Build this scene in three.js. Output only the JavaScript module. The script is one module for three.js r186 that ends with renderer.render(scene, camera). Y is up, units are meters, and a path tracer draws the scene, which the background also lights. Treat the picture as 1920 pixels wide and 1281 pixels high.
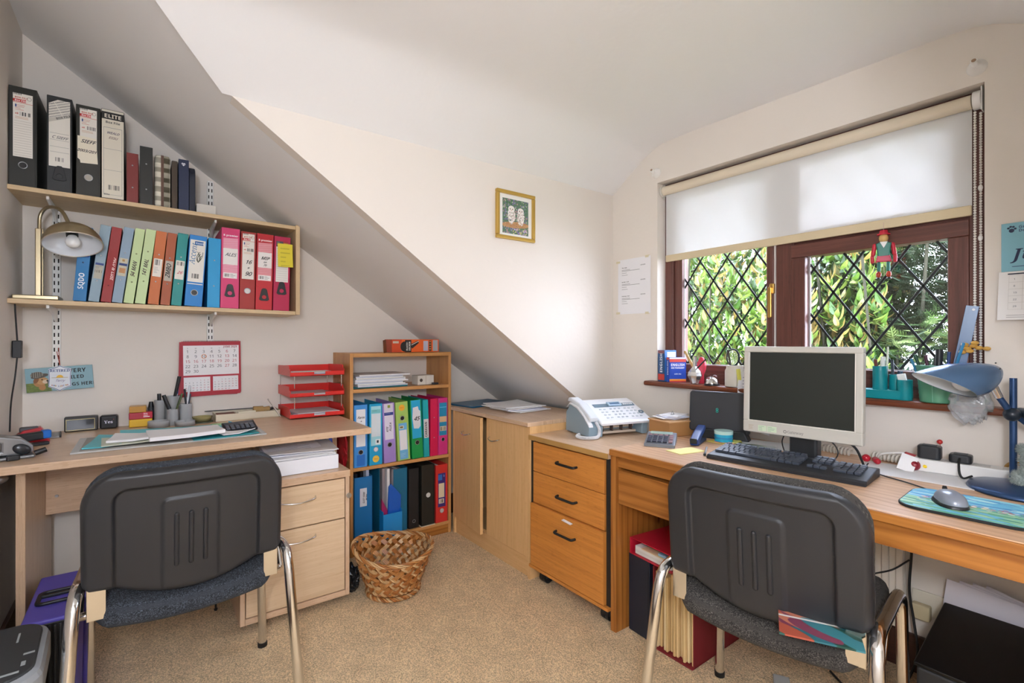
import * as THREE from 'three';
import { RoundedBoxGeometry } from 'three/addons/geometries/RoundedBoxGeometry.js';
import { mergeGeometries } from 'three/addons/utils/BufferGeometryUtils.js';

// ---------------------------------------------------------------- camera, sky, sun, exposure
const scene = new THREE.Scene();
const renderer = new THREE.WebGLRenderer({ antialias: true });
renderer.toneMapping = THREE.LinearToneMapping;
renderer.toneMappingExposure = 1.36;
renderer.shadowMap.enabled = true;
const camera = new THREE.PerspectiveCamera(2 * Math.atan(640.5 / 917.5) * 180 / Math.PI, 1920 / 1281, 0.05, 60);
camera.position.set(0, 1.15, 0);
camera.rotation.set(0, -36.73 * Math.PI / 180, 0);
scene.add(camera);

// bright, lightly clouded summer sky
{
  const W = 256, H = 128, data = new Float32Array(W * H * 4);
  for (let j = 0; j < H; j++) for (let i = 0; i < W; i++) {
    const el = (j + 0.5) / H - 0.5, up = Math.max(0, el) * 2, o = (j * W + i) * 4;
    const cl = 0.5 + 0.5 * Math.sin(i * 0.15 + 3 * Math.sin(j * 0.11)) * Math.sin(j * 0.21 + i * 0.05);
    const k = 0.75 + 0.25 * cl;
    data[o] = (0.93 - 0.22 * up) * k; data[o + 1] = (1.0 - 0.12 * up) * k; data[o + 2] = (1.2 + 0.02 * up) * k; data[o + 3] = 1;
  }
  const sky = new THREE.DataTexture(data, W, H, THREE.RGBAFormat, THREE.FloatType);
  sky.mapping = THREE.EquirectangularReflectionMapping; sky.magFilter = THREE.LinearFilter; sky.needsUpdate = true;
  scene.background = sky; scene.environment = sky;
  scene.backgroundIntensity = 13.5; scene.environmentIntensity = 13.5;
}
// the sun stands high along the house front and lights the hedge outside
const sun = new THREE.DirectionalLight(0xfff1da, 6.5);
sun.position.set(3.4, 9, -8); sun.target.position.set(4, 0, -1); scene.add(sun, sun.target);
sun.castShadow = true; Object.assign(sun.shadow.camera, { left: -8, right: 8, top: 8, bottom: -8, near: 0.5, far: 30 });
sun.shadow.mapSize.set(2048, 2048);
// ---------------------------------------------------------------- helpers
let seed = 7;
const rnd = () => { seed = (seed * 1664525 + 1013904223) >>> 0; return seed / 4294967296; };
const rr = (a, b) => a + (b - a) * rnd();
const PI = Math.PI;
function hash(x, y, s) { let h = (x * 374761393 + y * 668265263 + s * 2147483647) | 0; h = Math.imul(h ^ (h >>> 13), 1274126177); return ((h ^ (h >>> 16)) >>> 0) / 4294967296; }
function vnoise(x, y, px, py, s) {
  const xi = Math.floor(x), yi = Math.floor(y), fx = x - xi, fy = y - yi, u = fx * fx * (3 - 2 * fx), v = fy * fy * (3 - 2 * fy);
  const m = (a, n) => ((a % n) + n) % n, h = (a, b) => hash(m(a, px), m(b, py), s);
  return (h(xi, yi) * (1 - u) + h(xi + 1, yi) * u) * (1 - v) + (h(xi, yi + 1) * (1 - u) + h(xi + 1, yi + 1) * u) * v;
}
function fieldTex(W, H, fn, srgb = true) {
  const d = new Uint8Array(W * H * 4);
  for (let j = 0; j < H; j++) for (let i = 0; i < W; i++) { const c = fn(i / W, j / H), o = (j * W + i) * 4; d[o] = c[0]; d[o + 1] = c[1]; d[o + 2] = c[2]; d[o + 3] = 255; }
  const t = new THREE.DataTexture(d, W, H); t.wrapS = t.wrapT = THREE.RepeatWrapping; t.magFilter = THREE.LinearFilter; t.minFilter = THREE.LinearMipmapLinearFilter; t.generateMipmaps = true;
  if (srgb) t.colorSpace = THREE.SRGBColorSpace; t.needsUpdate = true; return t;
}
const cl = (v) => Math.max(0, Math.min(255, v));
const hx = (h) => [(h >> 16) & 255, (h >> 8) & 255, h & 255];
// wood with the grain along u; the texture covers 1 m along the grain and 0.5 m across it
function woodTex(base, dark, s, { streak = 0.5, rings = 0, knots = 0, fleck = 0.12 } = {}) {
  const a = hx(base), b = hx(dark), kn = [];
  for (let k = 0; k < knots; k++) kn.push([hash(k, 1, s), hash(k, 2, s), 0.008 + 0.008 * hash(k, 3, s)]);
  return fieldTex(512, 512, (u, v) => {
    let w = v + 0.012 * vnoise(u * 4, v * 6, 4, 6, s), g = 0;
    for (const [ku, kv, kr] of kn) { const du = (u - ku) * 1, dv = (v - kv) * 0.5, d = Math.hypot(du * 0.45, dv); w += 0.03 * Math.exp(-d * d / 0.0022) * Math.sign(dv); if (d < kr) g += 1.6 * (1 - d / kr); }
    g += streak * (0.55 * vnoise(u * 5, w * 60, 5, 60, s + 1) + 0.45 * vnoise(u * 9, w * 170, 9, 170, s + 2) - 0.3);
    if (rings) { const q = 0.5 + 0.5 * Math.sin(2 * PI * (w * 14 + 1.2 * vnoise(u * 2, v * 4, 2, 4, s + 5))); g += rings * q * q * q; }
    if (fleck && vnoise(u * 45, v * 130, 45, 130, s + 3) > 0.78) g += fleck;
    g = Math.max(0, Math.min(1.4, g));
    return [0, 1, 2].map((c) => cl(a[c] + (b[c] - a[c]) * g));
  });
}
const std = (o) => new THREE.MeshStandardMaterial({ roughness: 0.6, ...o });
const phy = (o) => new THREE.MeshPhysicalMaterial({ roughness: 0.5, ...o });
const flat = {};
const P = (color, roughness = 0.5, metalness = 0) => flat[color + '/' + roughness + '/' + metalness] ||= std({ color, roughness, metalness });
const wood = (base, dark, s, o, rough = 0.45) => { const t = woodTex(base, dark, s, o); t.repeat.set(1, 2); return std({ map: t, roughness: rough }); };

// ---- geometry
function fin(g) {
  if (g.index) g = g.toNonIndexed();
  for (const k of Object.keys(g.attributes)) if (!['position', 'normal', 'uv'].includes(k)) g.deleteAttribute(k);
  if (!g.attributes.uv) g.setAttribute('uv', new THREE.BufferAttribute(new Float32Array(g.attributes.position.count * 2), 2));
  g.morphAttributes = {}; g.clearGroups(); return g;
}
// texture coordinates in metres, u along the grain axis (0 x, 1 y, 2 z), projected face by face from the thing's own sides
function uvm(g, grain = 0, off) {
  const p = g.attributes.position, n = g.attributes.normal, uv = g.attributes.uv, ou = off ?? hash(Math.round(p.getX(0) * 999), Math.round(p.getY(0) * 999), Math.round(p.getZ(0) * 999));
  for (let i = 0; i < p.count; i++) {
    const N = [Math.abs(n.getX(i)), Math.abs(n.getY(i)), Math.abs(n.getZ(i))], Q = [p.getX(i), p.getY(i), p.getZ(i)];
    let k = N.indexOf(Math.max(...N));
    let a = grain, b;
    if (k === grain) { a = (k + 1) % 3; b = (k + 2) % 3; uv.setXY(i, Q[a] * 0.3 + ou, Q[b] + ou); continue; }
    b = 3 - k - grain; uv.setXY(i, Q[a] + ou * 3.7, Q[b] + ou * 1.9);
  }
  return g;
}
function T(g, p, r, s) {
  const m = new THREE.Matrix4().compose(new THREE.Vector3(...(p || [0, 0, 0])), new THREE.Quaternion().setFromEuler(new THREE.Euler(...(r || [0, 0, 0]))), s ? new THREE.Vector3(...[].concat(s).length === 3 ? s : [s, s, s]) : new THREE.Vector3(1, 1, 1));
  g.applyMatrix4(m); return g;
}
// box from its lowest to its highest corner, edges rounded by r
function bx(x0, y0, z0, x1, y1, z1, r = 0.0015, grain) {
  const w = Math.abs(x1 - x0), h = Math.abs(y1 - y0), d = Math.abs(z1 - z0);
  r = Math.min(r, w * 0.45, h * 0.45, d * 0.45);
  let g = fin(r > 0.0002 ? new RoundedBoxGeometry(w, h, d, r > 0.006 ? 3 : 1, r) : new THREE.BoxGeometry(w, h, d));
  T(g, [(x0 + x1) / 2, (y0 + y1) / 2, (z0 + z1) / 2]);
  return uvm(g, grain ?? [w, h, d].indexOf(Math.max(w, h, d)));
}
const cyl = (r0, r1, h, seg = 24, open = false) => T(fin(new THREE.CylinderGeometry(r1, r0, h, seg, 1, open)), [0, h / 2, 0]);   // r0 below, r1 above, standing on y = 0
const sph = (r, a = 20, b = 14) => fin(new THREE.SphereGeometry(r, a, b));
const tor = (R, r, a = 8, b = 28, arc = 2 * PI) => fin(new THREE.TorusGeometry(R, r, a, b, arc));
const V = (p) => new THREE.Vector3(...p);
const tube = (pts, r, n = 24, seg = 8, closed = false, tension = 0.5) => fin(new THREE.TubeGeometry(new THREE.CatmullRomCurve3(pts.map(V), closed, 'catmullrom', tension), n, r, seg, closed));
function rod(a, b, r, seg = 10) { const A = V(a), B = V(b), d = B.clone().sub(A), g = fin(new THREE.CylinderGeometry(r, r, d.length(), seg)); const q = new THREE.Quaternion().setFromUnitVectors(new THREE.Vector3(0, 1, 0), d.clone().normalize()); g.applyQuaternion(q); return T(g, A.add(B).multiplyScalar(0.5).toArray()); }
const lathe = (prof, seg = 36) => fin(new THREE.LatheGeometry(prof.map(([x, y]) => new THREE.Vector2(x, y)), seg));
function shape(pts, holes = []) { const s = new THREE.Shape(pts.map(([x, y]) => new THREE.Vector2(x, y))); for (const h of holes) s.holes.push(new THREE.Path(h.map(([x, y]) => new THREE.Vector2(x, y)))); return s; }
// a shape in x, y given depth along z (from z = 0 to z = d), edges bevelled by b inside the depth
function ext(s, d, b = 0, curve = 12) {
  if (Array.isArray(s)) s = shape(s);
  const g = fin(new THREE.ExtrudeGeometry(s, { depth: d - 2 * b, bevelEnabled: b > 0, bevelThickness: b, bevelSize: b, bevelOffset: -b, bevelSegments: 2, curveSegments: curve }));
  return b ? T(g, [0, 0, b]) : g;
}
function rrect(w, h, r, n = 6) {   // rounded rectangle round the origin; r one radius or [tl, tr, br, bl]
  const R = [].concat(r), [tl, tr, br, bl] = R.length === 4 ? R : [R[0], R[0], R[0], R[0]], o = [];
  const c = (cx, cy, q, a0) => { for (let i = 0; i <= n; i++) { const a = a0 + PI / 2 * i / n; o.push([cx + q * Math.cos(a), cy + q * Math.sin(a)]); } };
  c(w / 2 - tr, h / 2 - tr, tr, 0); c(-w / 2 + tl, h / 2 - tl, tl, PI / 2); c(-w / 2 + bl, -h / 2 + bl, bl, PI); c(w / 2 - br, -h / 2 + br, br, 1.5 * PI);
  return o;
}
const ellipse = (a, b, n = 40) => Array.from({ length: n }, (_, i) => [a * Math.cos(2 * PI * i / n), b * Math.sin(2 * PI * i / n)]);

// ---- objects
const taken = {};
const numbered = (n) => { const k = taken[n] = (taken[n] ?? -1) + 1; return k ? n + '_' + String(k).padStart(3, '0') : n; };
function thing(name, label, category, p = [0, 0, 0], turn = 0, group) {
  const o = new THREE.Group(); o.name = numbered(name); scene.add(o); o.position.set(...p); o.rotation.y = turn;
  o.userData = { label, category }; if (group) o.userData.group = group; return o;
}
function part(parent, name, geos, mat, label) {
  geos = [].concat(geos); const g = geos.length > 1 ? mergeGeometries(geos.map(fin)) : fin(geos[0]);
  const m = new THREE.Mesh(g, mat); m.name = name; m.castShadow = m.receiveShadow = true; if (label) m.userData.label = label; parent.add(m); return m;
}
function struct(name, geos, mat, label, category) { const m = part(scene, name, geos, mat); m.userData = { kind: 'structure', label, category }; return m; }

// ---- printed labels: cells of a few shared canvases, 2400 pixels to the metre
const pages = [];
function cell(w, h) {
  let pg = pages[pages.length - 1];
  if (pg && pg.x + w > 2044) { pg.x = 4; pg.y += pg.row + 4; pg.row = 0; }
  if (!pg || pg.y + h > 2044) {
    const c = document.createElement('canvas'); c.width = c.height = 2048; const ctx = c.getContext('2d'); ctx.fillStyle = '#fff'; ctx.fillRect(0, 0, 2048, 2048);
    const t = new THREE.CanvasTexture(c); t.colorSpace = THREE.SRGBColorSpace; t.magFilter = THREE.LinearFilter;
    pg = { ctx, t, x: 4, y: 4, row: 0, mat: std({ map: t, roughness: 0.55 }) }; pages.push(pg);
  }
  const r = { pg, x: pg.x, y: pg.y }; pg.x += w + 4; pg.row = Math.max(pg.row, h); return r;
}
// geometry of a flat print w by h metres facing +z, round the origin; draw(ctx, W, H) paints it in pixels
function print(w, h, draw, res = 2400, geo) {
  const W = Math.ceil(w * res), H = Math.ceil(h * res), c = cell(W, H), ctx = c.pg.ctx;
  ctx.save(); ctx.translate(c.x, c.y); ctx.beginPath(); ctx.rect(0, 0, W, H); ctx.clip(); ctx.fillStyle = '#f4f1ea'; ctx.fillRect(0, 0, W, H); draw(ctx, W, H); ctx.restore();
  const g = fin(geo || new THREE.PlaneGeometry(w, h)), uv = g.attributes.uv, p = g.attributes.position;
  for (let i = 0; i < uv.count; i++) { const u = p.getX(i) / w + 0.5, v = p.getY(i) / h + 0.5; uv.setXY(i, (c.x + 0.5 + u * (W - 1)) / 2048, 1 - (c.y + 0.5 + (1 - v) * (H - 1)) / 2048); }
  g.userData.mat = c.pg.mat; return g;
}
function sticker(parent, name, w, h, draw, p, r, label, res, geo) { const g = print(w, h, draw, res, geo), m = g.userData.mat; T(g, p, r); return part(parent, name, g, m, label); }
const text = (ctx, s, x, y, size, color = '#222', font = 'sans-serif', align = 'left', rot = 0) => { ctx.save(); ctx.translate(x, y); ctx.rotate(rot); ctx.fillStyle = color; ctx.textAlign = align; ctx.font = (font.includes('px') ? font : size + 'px ' + font); ctx.fillText(s, 0, 0); ctx.restore(); };
const btext = (ctx, s, x, y, size, color, font = 'sans-serif', align = 'left', rot = 0) => text(ctx, s, x, y, size, color, 'bold ' + size + 'px ' + font, align, rot);
const rect = (ctx, x, y, w, h, c) => { ctx.fillStyle = c; ctx.fillRect(x, y, w, h); };
function bars(ctx, x, y, w, h) { for (let i = 0; i < w; i += 4) if (hash(i, x | 0, 5) > 0.4) rect(ctx, x + i, y, hash(i, 3, 5) > 0.6 ? 3 : 2, h, '#222'); }
function scrawl(ctx, s, x, y, size, color = '#1c1c22', rot = 0, align = 'center') {   // handwriting with a felt pen
  ctx.save(); ctx.translate(x, y); ctx.rotate(rot); ctx.transform(1, 0.03, -0.16, 1, 0, 0); ctx.font = 'italic ' + size + 'px sans-serif'; ctx.textAlign = align; ctx.strokeStyle = ctx.fillStyle = color; ctx.lineWidth = size * 0.05; ctx.lineJoin = 'round'; ctx.fillText(s, 0, 0); ctx.strokeText(s, 0, 0); ctx.restore();
}
function lines(ctx, x, y, w, n, dy, c = '#777', min = 0.4) { for (let i = 0; i < n; i++) rect(ctx, x, y + i * dy, w * (min + (1 - min) * hash(i, n, x | 0)), Math.max(1.5, dy * 0.28), c); }
// ---------------------------------------------------------------- the room
const XL = -0.42, XR = 2.15, ZB = -2.885, ZN = 1.35, ZC = -1.911, ZC2 = -0.045;
const SL = (x) => 2.153 - 0.7012 * x;                     // height of the sloping ceiling
const plaster = fieldTex(256, 256, (u, v) => { const n = 0.5 * vnoise(u * 40, v * 40, 40, 40, 3) + 0.5 * vnoise(u * 90, v * 90, 90, 90, 4); const k = n * 255; return [k, k, k]; }, false);
const wallMat = std({ color: 0xeae2d8, roughness: 0.85, bumpMap: plaster, bumpScale: 0.0006 });
const ceilMat = std({ color: 0xf4f3f2, roughness: 0.9, bumpMap: plaster, bumpScale: 0.0006 });
const carpetTex = fieldTex(512, 512, (u, v) => {
  const a = vnoise(u * 128, v * 128, 128, 128, 11), b = vnoise(u * 256, v * 256, 256, 256, 12), c = vnoise(u * 9, v * 9, 9, 9, 13), k = 0.78 + 0.30 * a + 0.22 * (b - 0.5) + 0.07 * (c - 0.5) - (vnoise(u * 90, v * 90, 90, 90, 17) > 0.9 ? 0.16 : 0);
  return [cl(240 * k), cl(210 * k), cl(168 * k)];
});
const carpetBump = fieldTex(512, 512, (u, v) => { const k = 255 * (0.6 * vnoise(u * 128, v * 128, 128, 128, 11) + 0.4 * vnoise(u * 256, v * 256, 256, 256, 14)); return [k, k, k]; }, false);
for (const t of [carpetTex, carpetBump]) t.repeat.set(2.6, 2.6);
const carpet = std({ map: carpetTex, bumpMap: carpetBump, bumpScale: 0.004, roughness: 1 });
struct('floor', bx(XL - 0.2, -0.1, ZB - 0.2, XR + 0.2, 0, ZN + 0.2, 0), carpet, 'beige speckled fitted carpet covering the floor', 'floor');
struct('wall_back', bx(XL - 0.2, -0.1, ZB - 0.15, XR + 0.2, 2.75, ZB, 0), wallMat, 'cream wall behind the shelves and the left desk', 'wall');
struct('wall_left', bx(XL - 0.15, -0.1, ZB - 0.1, XL, 2.75, ZN + 0.1, 0), wallMat, 'cream wall at the left edge beside the shelves', 'wall');
const RX0 = -0.36, RX1 = 0.1, RY0 = 0.9, RY1 = 1.75;    // a second window behind the viewer, in the gable
struct('wall_rear', [bx(XL - 0.2, -0.1, ZN, RX0, 2.75, ZN + 0.15, 0), bx(RX1, -0.1, ZN, XR + 0.2, 2.75, ZN + 0.15, 0), bx(RX0, -0.1, ZN, RX1, RY0, ZN + 0.15, 0), bx(RX0, RY1, ZN, RX1, 2.75, ZN + 0.15, 0)], wallMat, 'cream wall behind the viewer', 'wall');
{
  const w = new THREE.Group(); w.name = 'window_2'; scene.add(w); w.userData = { kind: 'structure', label: 'plain window in the wall behind the viewer', category: 'window' };
  const m = P(0x4a2b20, 0.4), z0 = ZN + 0.06, z1 = ZN + 0.12;
  part(w, 'frame', [bx(RX0, RY0, z0, RX1, RY0 + 0.05, z1), bx(RX0, RY1 - 0.05, z0, RX1, RY1, z1), bx(RX0, RY0 + 0.05, z0, RX0 + 0.05, RY1 - 0.05, z1), bx(RX1 - 0.05, RY0 + 0.05, z0, RX1, RY1 - 0.05, z1)], m);
  part(w, 'pane', bx(RX0 + 0.04, RY0 + 0.04, z0 + 0.02, RX1 - 0.04, RY1 - 0.04, z0 + 0.026, 0), phy({ color: 0xffffff, transmission: 1, roughness: 0, thickness: 0 }));
}
// window wall with its opening
const WZ0 = -1.604, WZ1 = -0.351, WY0 = 0.93, WY1 = 1.983, WT = 0.16;
struct('wall_right', [bx(XR, -0.1, ZB - 0.1, XR + WT, WY0, ZN + 0.1, 0), bx(XR, WY1, ZC - 0.1, XR + WT, 2.4, ZC2 + 0.1, 0), bx(XR, WY0, ZB - 0.1, XR + WT, WY1, WZ0, 0), bx(XR, WY0, WZ1, XR + WT, WY1, ZN + 0.1, 0)], wallMat, 'cream wall around the leaded window', 'wall');
// dormer cheeks: above the slope, below the dormer ceiling
const XQ = (2.153 - 1.989) / 0.7012;
const cheek = (z0) => T(ext([[XQ, SL(XQ) - 0.001], [XR + 0.02, SL(XR + 0.02) - 0.001], [XR + 0.02, 2.06], [XQ, 2.06]], 0.06), [0, 0, z0]);
struct('wall_dormer', uvm(cheek(ZC - 0.06), 0), wallMat, 'cream side wall of the dormer with the owl picture', 'wall');
struct('wall_dormer_far', uvm(cheek(ZC2), 0), wallMat, 'cream side wall of the dormer on the right', 'wall');
// dormer ceiling: flat, with rounded slanting edges down to the cheeks
const DP = [[-1.911, 1.989], [-1.80, 2.066], [-1.72, 2.118], [-1.665, 2.150], [-1.63, 2.166], [-1.585, 2.178], [-1.52, 2.184], [-1.40, 2.185], [-0.978, 2.180], [-0.60, 2.176], [-0.43, 2.174], [-0.375, 2.169], [-0.33, 2.157], [-0.28, 2.132], [-0.22, 2.096], [-0.12, 2.033], [-0.045, 1.985]];
{
  const pos = [], q = [], xc = (y) => (2.153 - y) / 0.7012 - 0.03;
  for (let i = 0; i < DP.length - 1; i++) {
    const [z0, y0] = DP[i], [z1, y1] = DP[i + 1], f = (a, b, c, d) => pos.push(...a, ...b, ...c, ...a, ...c, ...d);
    for (const [e, flip] of [[0, 0], [0.08, 1]]) { const A = [xc(y0) - e, y0 + e, z0], B = [XR + 0.03, y0 + e, z0], C = [XR + 0.03, y1 + e, z1], D = [xc(y1) - e, y1 + e, z1]; flip ? f(D, C, B, A) : f(A, B, C, D); }
  }
  const g = new THREE.BufferGeometry(); g.setAttribute('position', new THREE.Float32BufferAttribute(pos, 3)); g.computeVertexNormals();
  // smooth normals along the profile
  const nn = DP.map((p, i) => { const a = DP[Math.max(0, i - 1)], b = DP[Math.min(DP.length - 1, i + 1)], dz = b[0] - a[0], dy = b[1] - a[1], l = Math.hypot(dz, dy); return [0, -dz / l, dy / l]; });
  const P3 = g.attributes.position, N3 = g.attributes.normal;
  for (let i = 0; i < P3.count; i++) { const z = P3.getZ(i), k = DP.findIndex((p) => Math.abs(p[0] - z) < 1e-4), s = N3.getY(i) > 0 ? -1 : 1; N3.setXYZ(i, 0, nn[k][1] * s, nn[k][2] * s); }
  struct('ceiling', uvm(fin(g), 0), ceilMat, 'white dormer ceiling with rounded edges', 'ceiling');
  // main roof slope with the dormer cut out of it
  const cut = DP.map(([z, y]) => [(2.153 - y) / 0.7012, z]), e = 0.002;
  cut[0][1] -= e; cut[cut.length - 1][1] += e;
  const out = [[XL - 0.1, ZB - 0.1], [XR + 0.1, ZB - 0.1], [XR + 0.1, ZC - e], ...cut, [XR + 0.1, ZC2 + e], [XR + 0.1, ZN + 0.1], [XL - 0.1, ZN + 0.1]];
  const s = ext(out, 0.05), p = s.attributes.position;
  for (let i = 0; i < p.count; i++) { const x = p.getX(i), z = p.getY(i), e = p.getZ(i); p.setXYZ(i, x + e * 0.574, SL(x) + e * 0.819, z); }
  s.computeVertexNormals();
  struct('ceiling_slope', uvm(s, 0), ceilMat, 'white sloping ceiling running down to the eaves', 'ceiling');
}
// eaves outside, above the window
struct('trim_1', bx(XR + WT, 2.02, ZC - 0.3, XR + WT + 0.3, 2.14, ZC2 + 0.3, 0.004), P(0x4a3128, 0.6), 'dark brown eaves board outside above the window', 'trim');
const skirt = wood(0x4a2b20, 0x2c1812, 21, { streak: 0.7 }, 0.4);
struct('baseboard_left', bx(XL, 0, ZB, XL + 0.016, 0.13, ZN, 0.004), skirt, 'dark brown skirting board along the left wall', 'baseboard');
struct('baseboard_back', bx(XL, 0, ZB, XR, 0.13, ZB + 0.016, 0.004), skirt, 'dark brown skirting board along the back wall', 'baseboard');
struct('baseboard_right', bx(XR - 0.016, 0, ZB, XR, 0.13, ZN, 0.004), skirt, 'dark brown skirting board under the window', 'baseboard');
// globe floor lamp standing behind the viewer
{
  const t = thing('floor_lamp', 'white globe floor lamp standing behind the viewer', 'lamp', [-0.22, 0, 0.3]);
  part(t, 'globe', T(sph(0.12, 32, 20), [0, 1.42, 0]), std({ color: 0xf6f4ee, roughness: 0.4, emissive: 0xeef4ff, emissiveIntensity: 4 }));
  part(t, 'gallery', T(cyl(0.04, 0.045, 0.03, 24), [0, 1.28, 0]), P(0xd8d8d8, 0.3, 0.8)); part(t, 'pole', rod([0, 0.02, 0], [0, 1.29, 0], 0.011, 14), P(0xd8d8d8, 0.3, 0.8)); part(t, 'base', cyl(0.13, 0.125, 0.022, 40), P(0xd8d8d8, 0.3, 0.8));
  const l = new THREE.PointLight(0xeef4ff, 3.5); l.position.set(0, 1.42, 0); l.castShadow = true; l.shadow.radius = 5; t.add(l);
}
// ---------------------------------------------------------------- window, blind, garden
const mahog = wood(0x6d4238, 0x38201b, 31, { streak: 0.8 }, 0.35);
const WXF = 2.216, WXB = 2.285;
{
  const w = new THREE.Group(); w.name = 'window_1'; scene.add(w); w.userData = { kind: 'structure', label: 'dark brown leaded window with a fixed light and an opening casement', category: 'window' };
  const fr = (n, z0, z1, y0, y1, t, x0 = WXF, x1 = WXB) => part(w, n, [bx(x0, y0, z0, x1, y0 + t, z1, 0.004), bx(x0, y1 - t, z0, x1, y1, z1, 0.004), bx(x0, y0 + t, z0, x1, y1 - t, z0 + t, 0.004, 1), bx(x0, y0 + t, z1 - t, x1, y1 - t, z1, 0.004, 1)], mahog);
  fr('frame', WZ0, WZ1, WY0 + 0.012, WY1, 0.05);
  part(w, 'mullion', bx(WXF, 0.99, -1.045, WXB, 1.94, -0.955, 0.004, 1), mahog);
  part(w, 'transom', bx(WXF + 0.01, 1.55, -0.955, WXB, 1.59, -0.395, 0.003, 2), mahog);
  fr('sash', -1.556, -1.03, 0.985, 1.94, 0.048, WXF + 0.012, WXB - 0.004);
  fr('sash', -0.965, -0.398, 0.985, 1.562, 0.056, WXF - 0.006, WXB - 0.01);
  fr('sash', -0.965, -0.398, 1.575, 1.94, 0.045, WXF - 0.002, WXB - 0.01);
  const glass = phy({ color: 0xffffff, transmission: 1, roughness: 0, thickness: 0, ior: 1.45 });
  const panes = [[-1.508, -1.075, 1.033, 1.89, -1.418, 1.556], [-0.905, -0.455, 1.041, 1.506, -0.745, 1.455], [-0.92, -0.443, 1.62, 1.895, -0.745, 1.767]];
  for (const [z0, z1, y0, y1, nz, ny] of panes) {
    part(w, 'pane', bx(2.252, y0 - 0.02, z0 - 0.02, 2.258, y1 + 0.02, z1 + 0.02, 0), glass);
    part(w, 'glazing_bead', [bx(2.244, y0 - 0.004, z0 - 0.006, 2.25, y0 + 0.004, z1 + 0.006, 0.001), bx(2.244, y0, z0 - 0.006, 2.25, y1, z0 + 0.003, 0.001), bx(2.244, y0, z1 - 0.003, 2.25, y1, z1 + 0.006, 0.001)], P(0xb9b4b6, 0.4));
    // lead strips of the diamond lattice, clipped to the pane
    for (const sg of [1, -1]) for (let k = -12; k <= 12; k++) {
      const sl = sg * 0.208 / 0.1445, c = ny - sl * nz + k * 0.208;      // y = sl z + c
      let a = [z0, sl * z0 + c], b = [z1, sl * z1 + c];
      const cy = (y) => [(y - c) / sl, y];
      const lo = sg > 0 ? a : b, hi = sg > 0 ? b : a;
      if (hi[1] < y0 + 0.01 || lo[1] > y1 - 0.01) continue;
      const p0 = lo[1] < y0 ? cy(y0) : lo, p1 = hi[1] > y1 ? cy(y1) : hi, L = Math.hypot(p1[0] - p0[0], p1[1] - p0[1]); if (L < 0.02) continue;
      const g = bx(-0.0022, -L / 2, -0.0045, 0.0022, L / 2, 0.0045, 0.0015); T(g, [2.2495, (p0[1] + p1[1]) / 2, (p0[0] + p1[0]) / 2], [Math.atan2(p1[0] - p0[0], p1[1] - p0[1]), 0, 0]);
      part(w, 'lead_strip', g, P(0x2b2e2d, 0.45, 0.4));
    }
  }
  part(w, 'sealing_strip', bx(2.208, 1.0, -1.034, 2.216, 1.58, -1.028, 0.001), P(0xd9d4d0, 0.5));
  const brass = P(0xc8a25a, 0.28, 1);
  part(w, 'handle', [bx(2.196, 1.36, -1.05, 2.216, 1.405, -1.03, 0.004), T(ext(rrect(0.016, 0.135, 0.005), 0.012, 0.003), [2.188, 1.322, -1.046], [0, PI / 2, 0])], brass, 'brass casement handle');
  part(w, 'stay', [bx(2.2065, 1.603, -0.72, 2.2135, 1.615, -0.58, 0.002), bx(2.2065, 1.595, -0.6, 2.214, 1.62, -0.58, 0.002)], brass, 'brass stay of the top light');
}
const sillWood = wood(0x8a4a2c, 0x4a2415, 33, { streak: 0.8, rings: 0.25 }, 0.35);
{
  const s = bx(2.088, 0.921, -1.648, 2.222, 0.945, -0.292, 0.009, 2);
  struct('trim_2', s, sillWood, 'varnished brown window sill board', 'sill');
}
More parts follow.
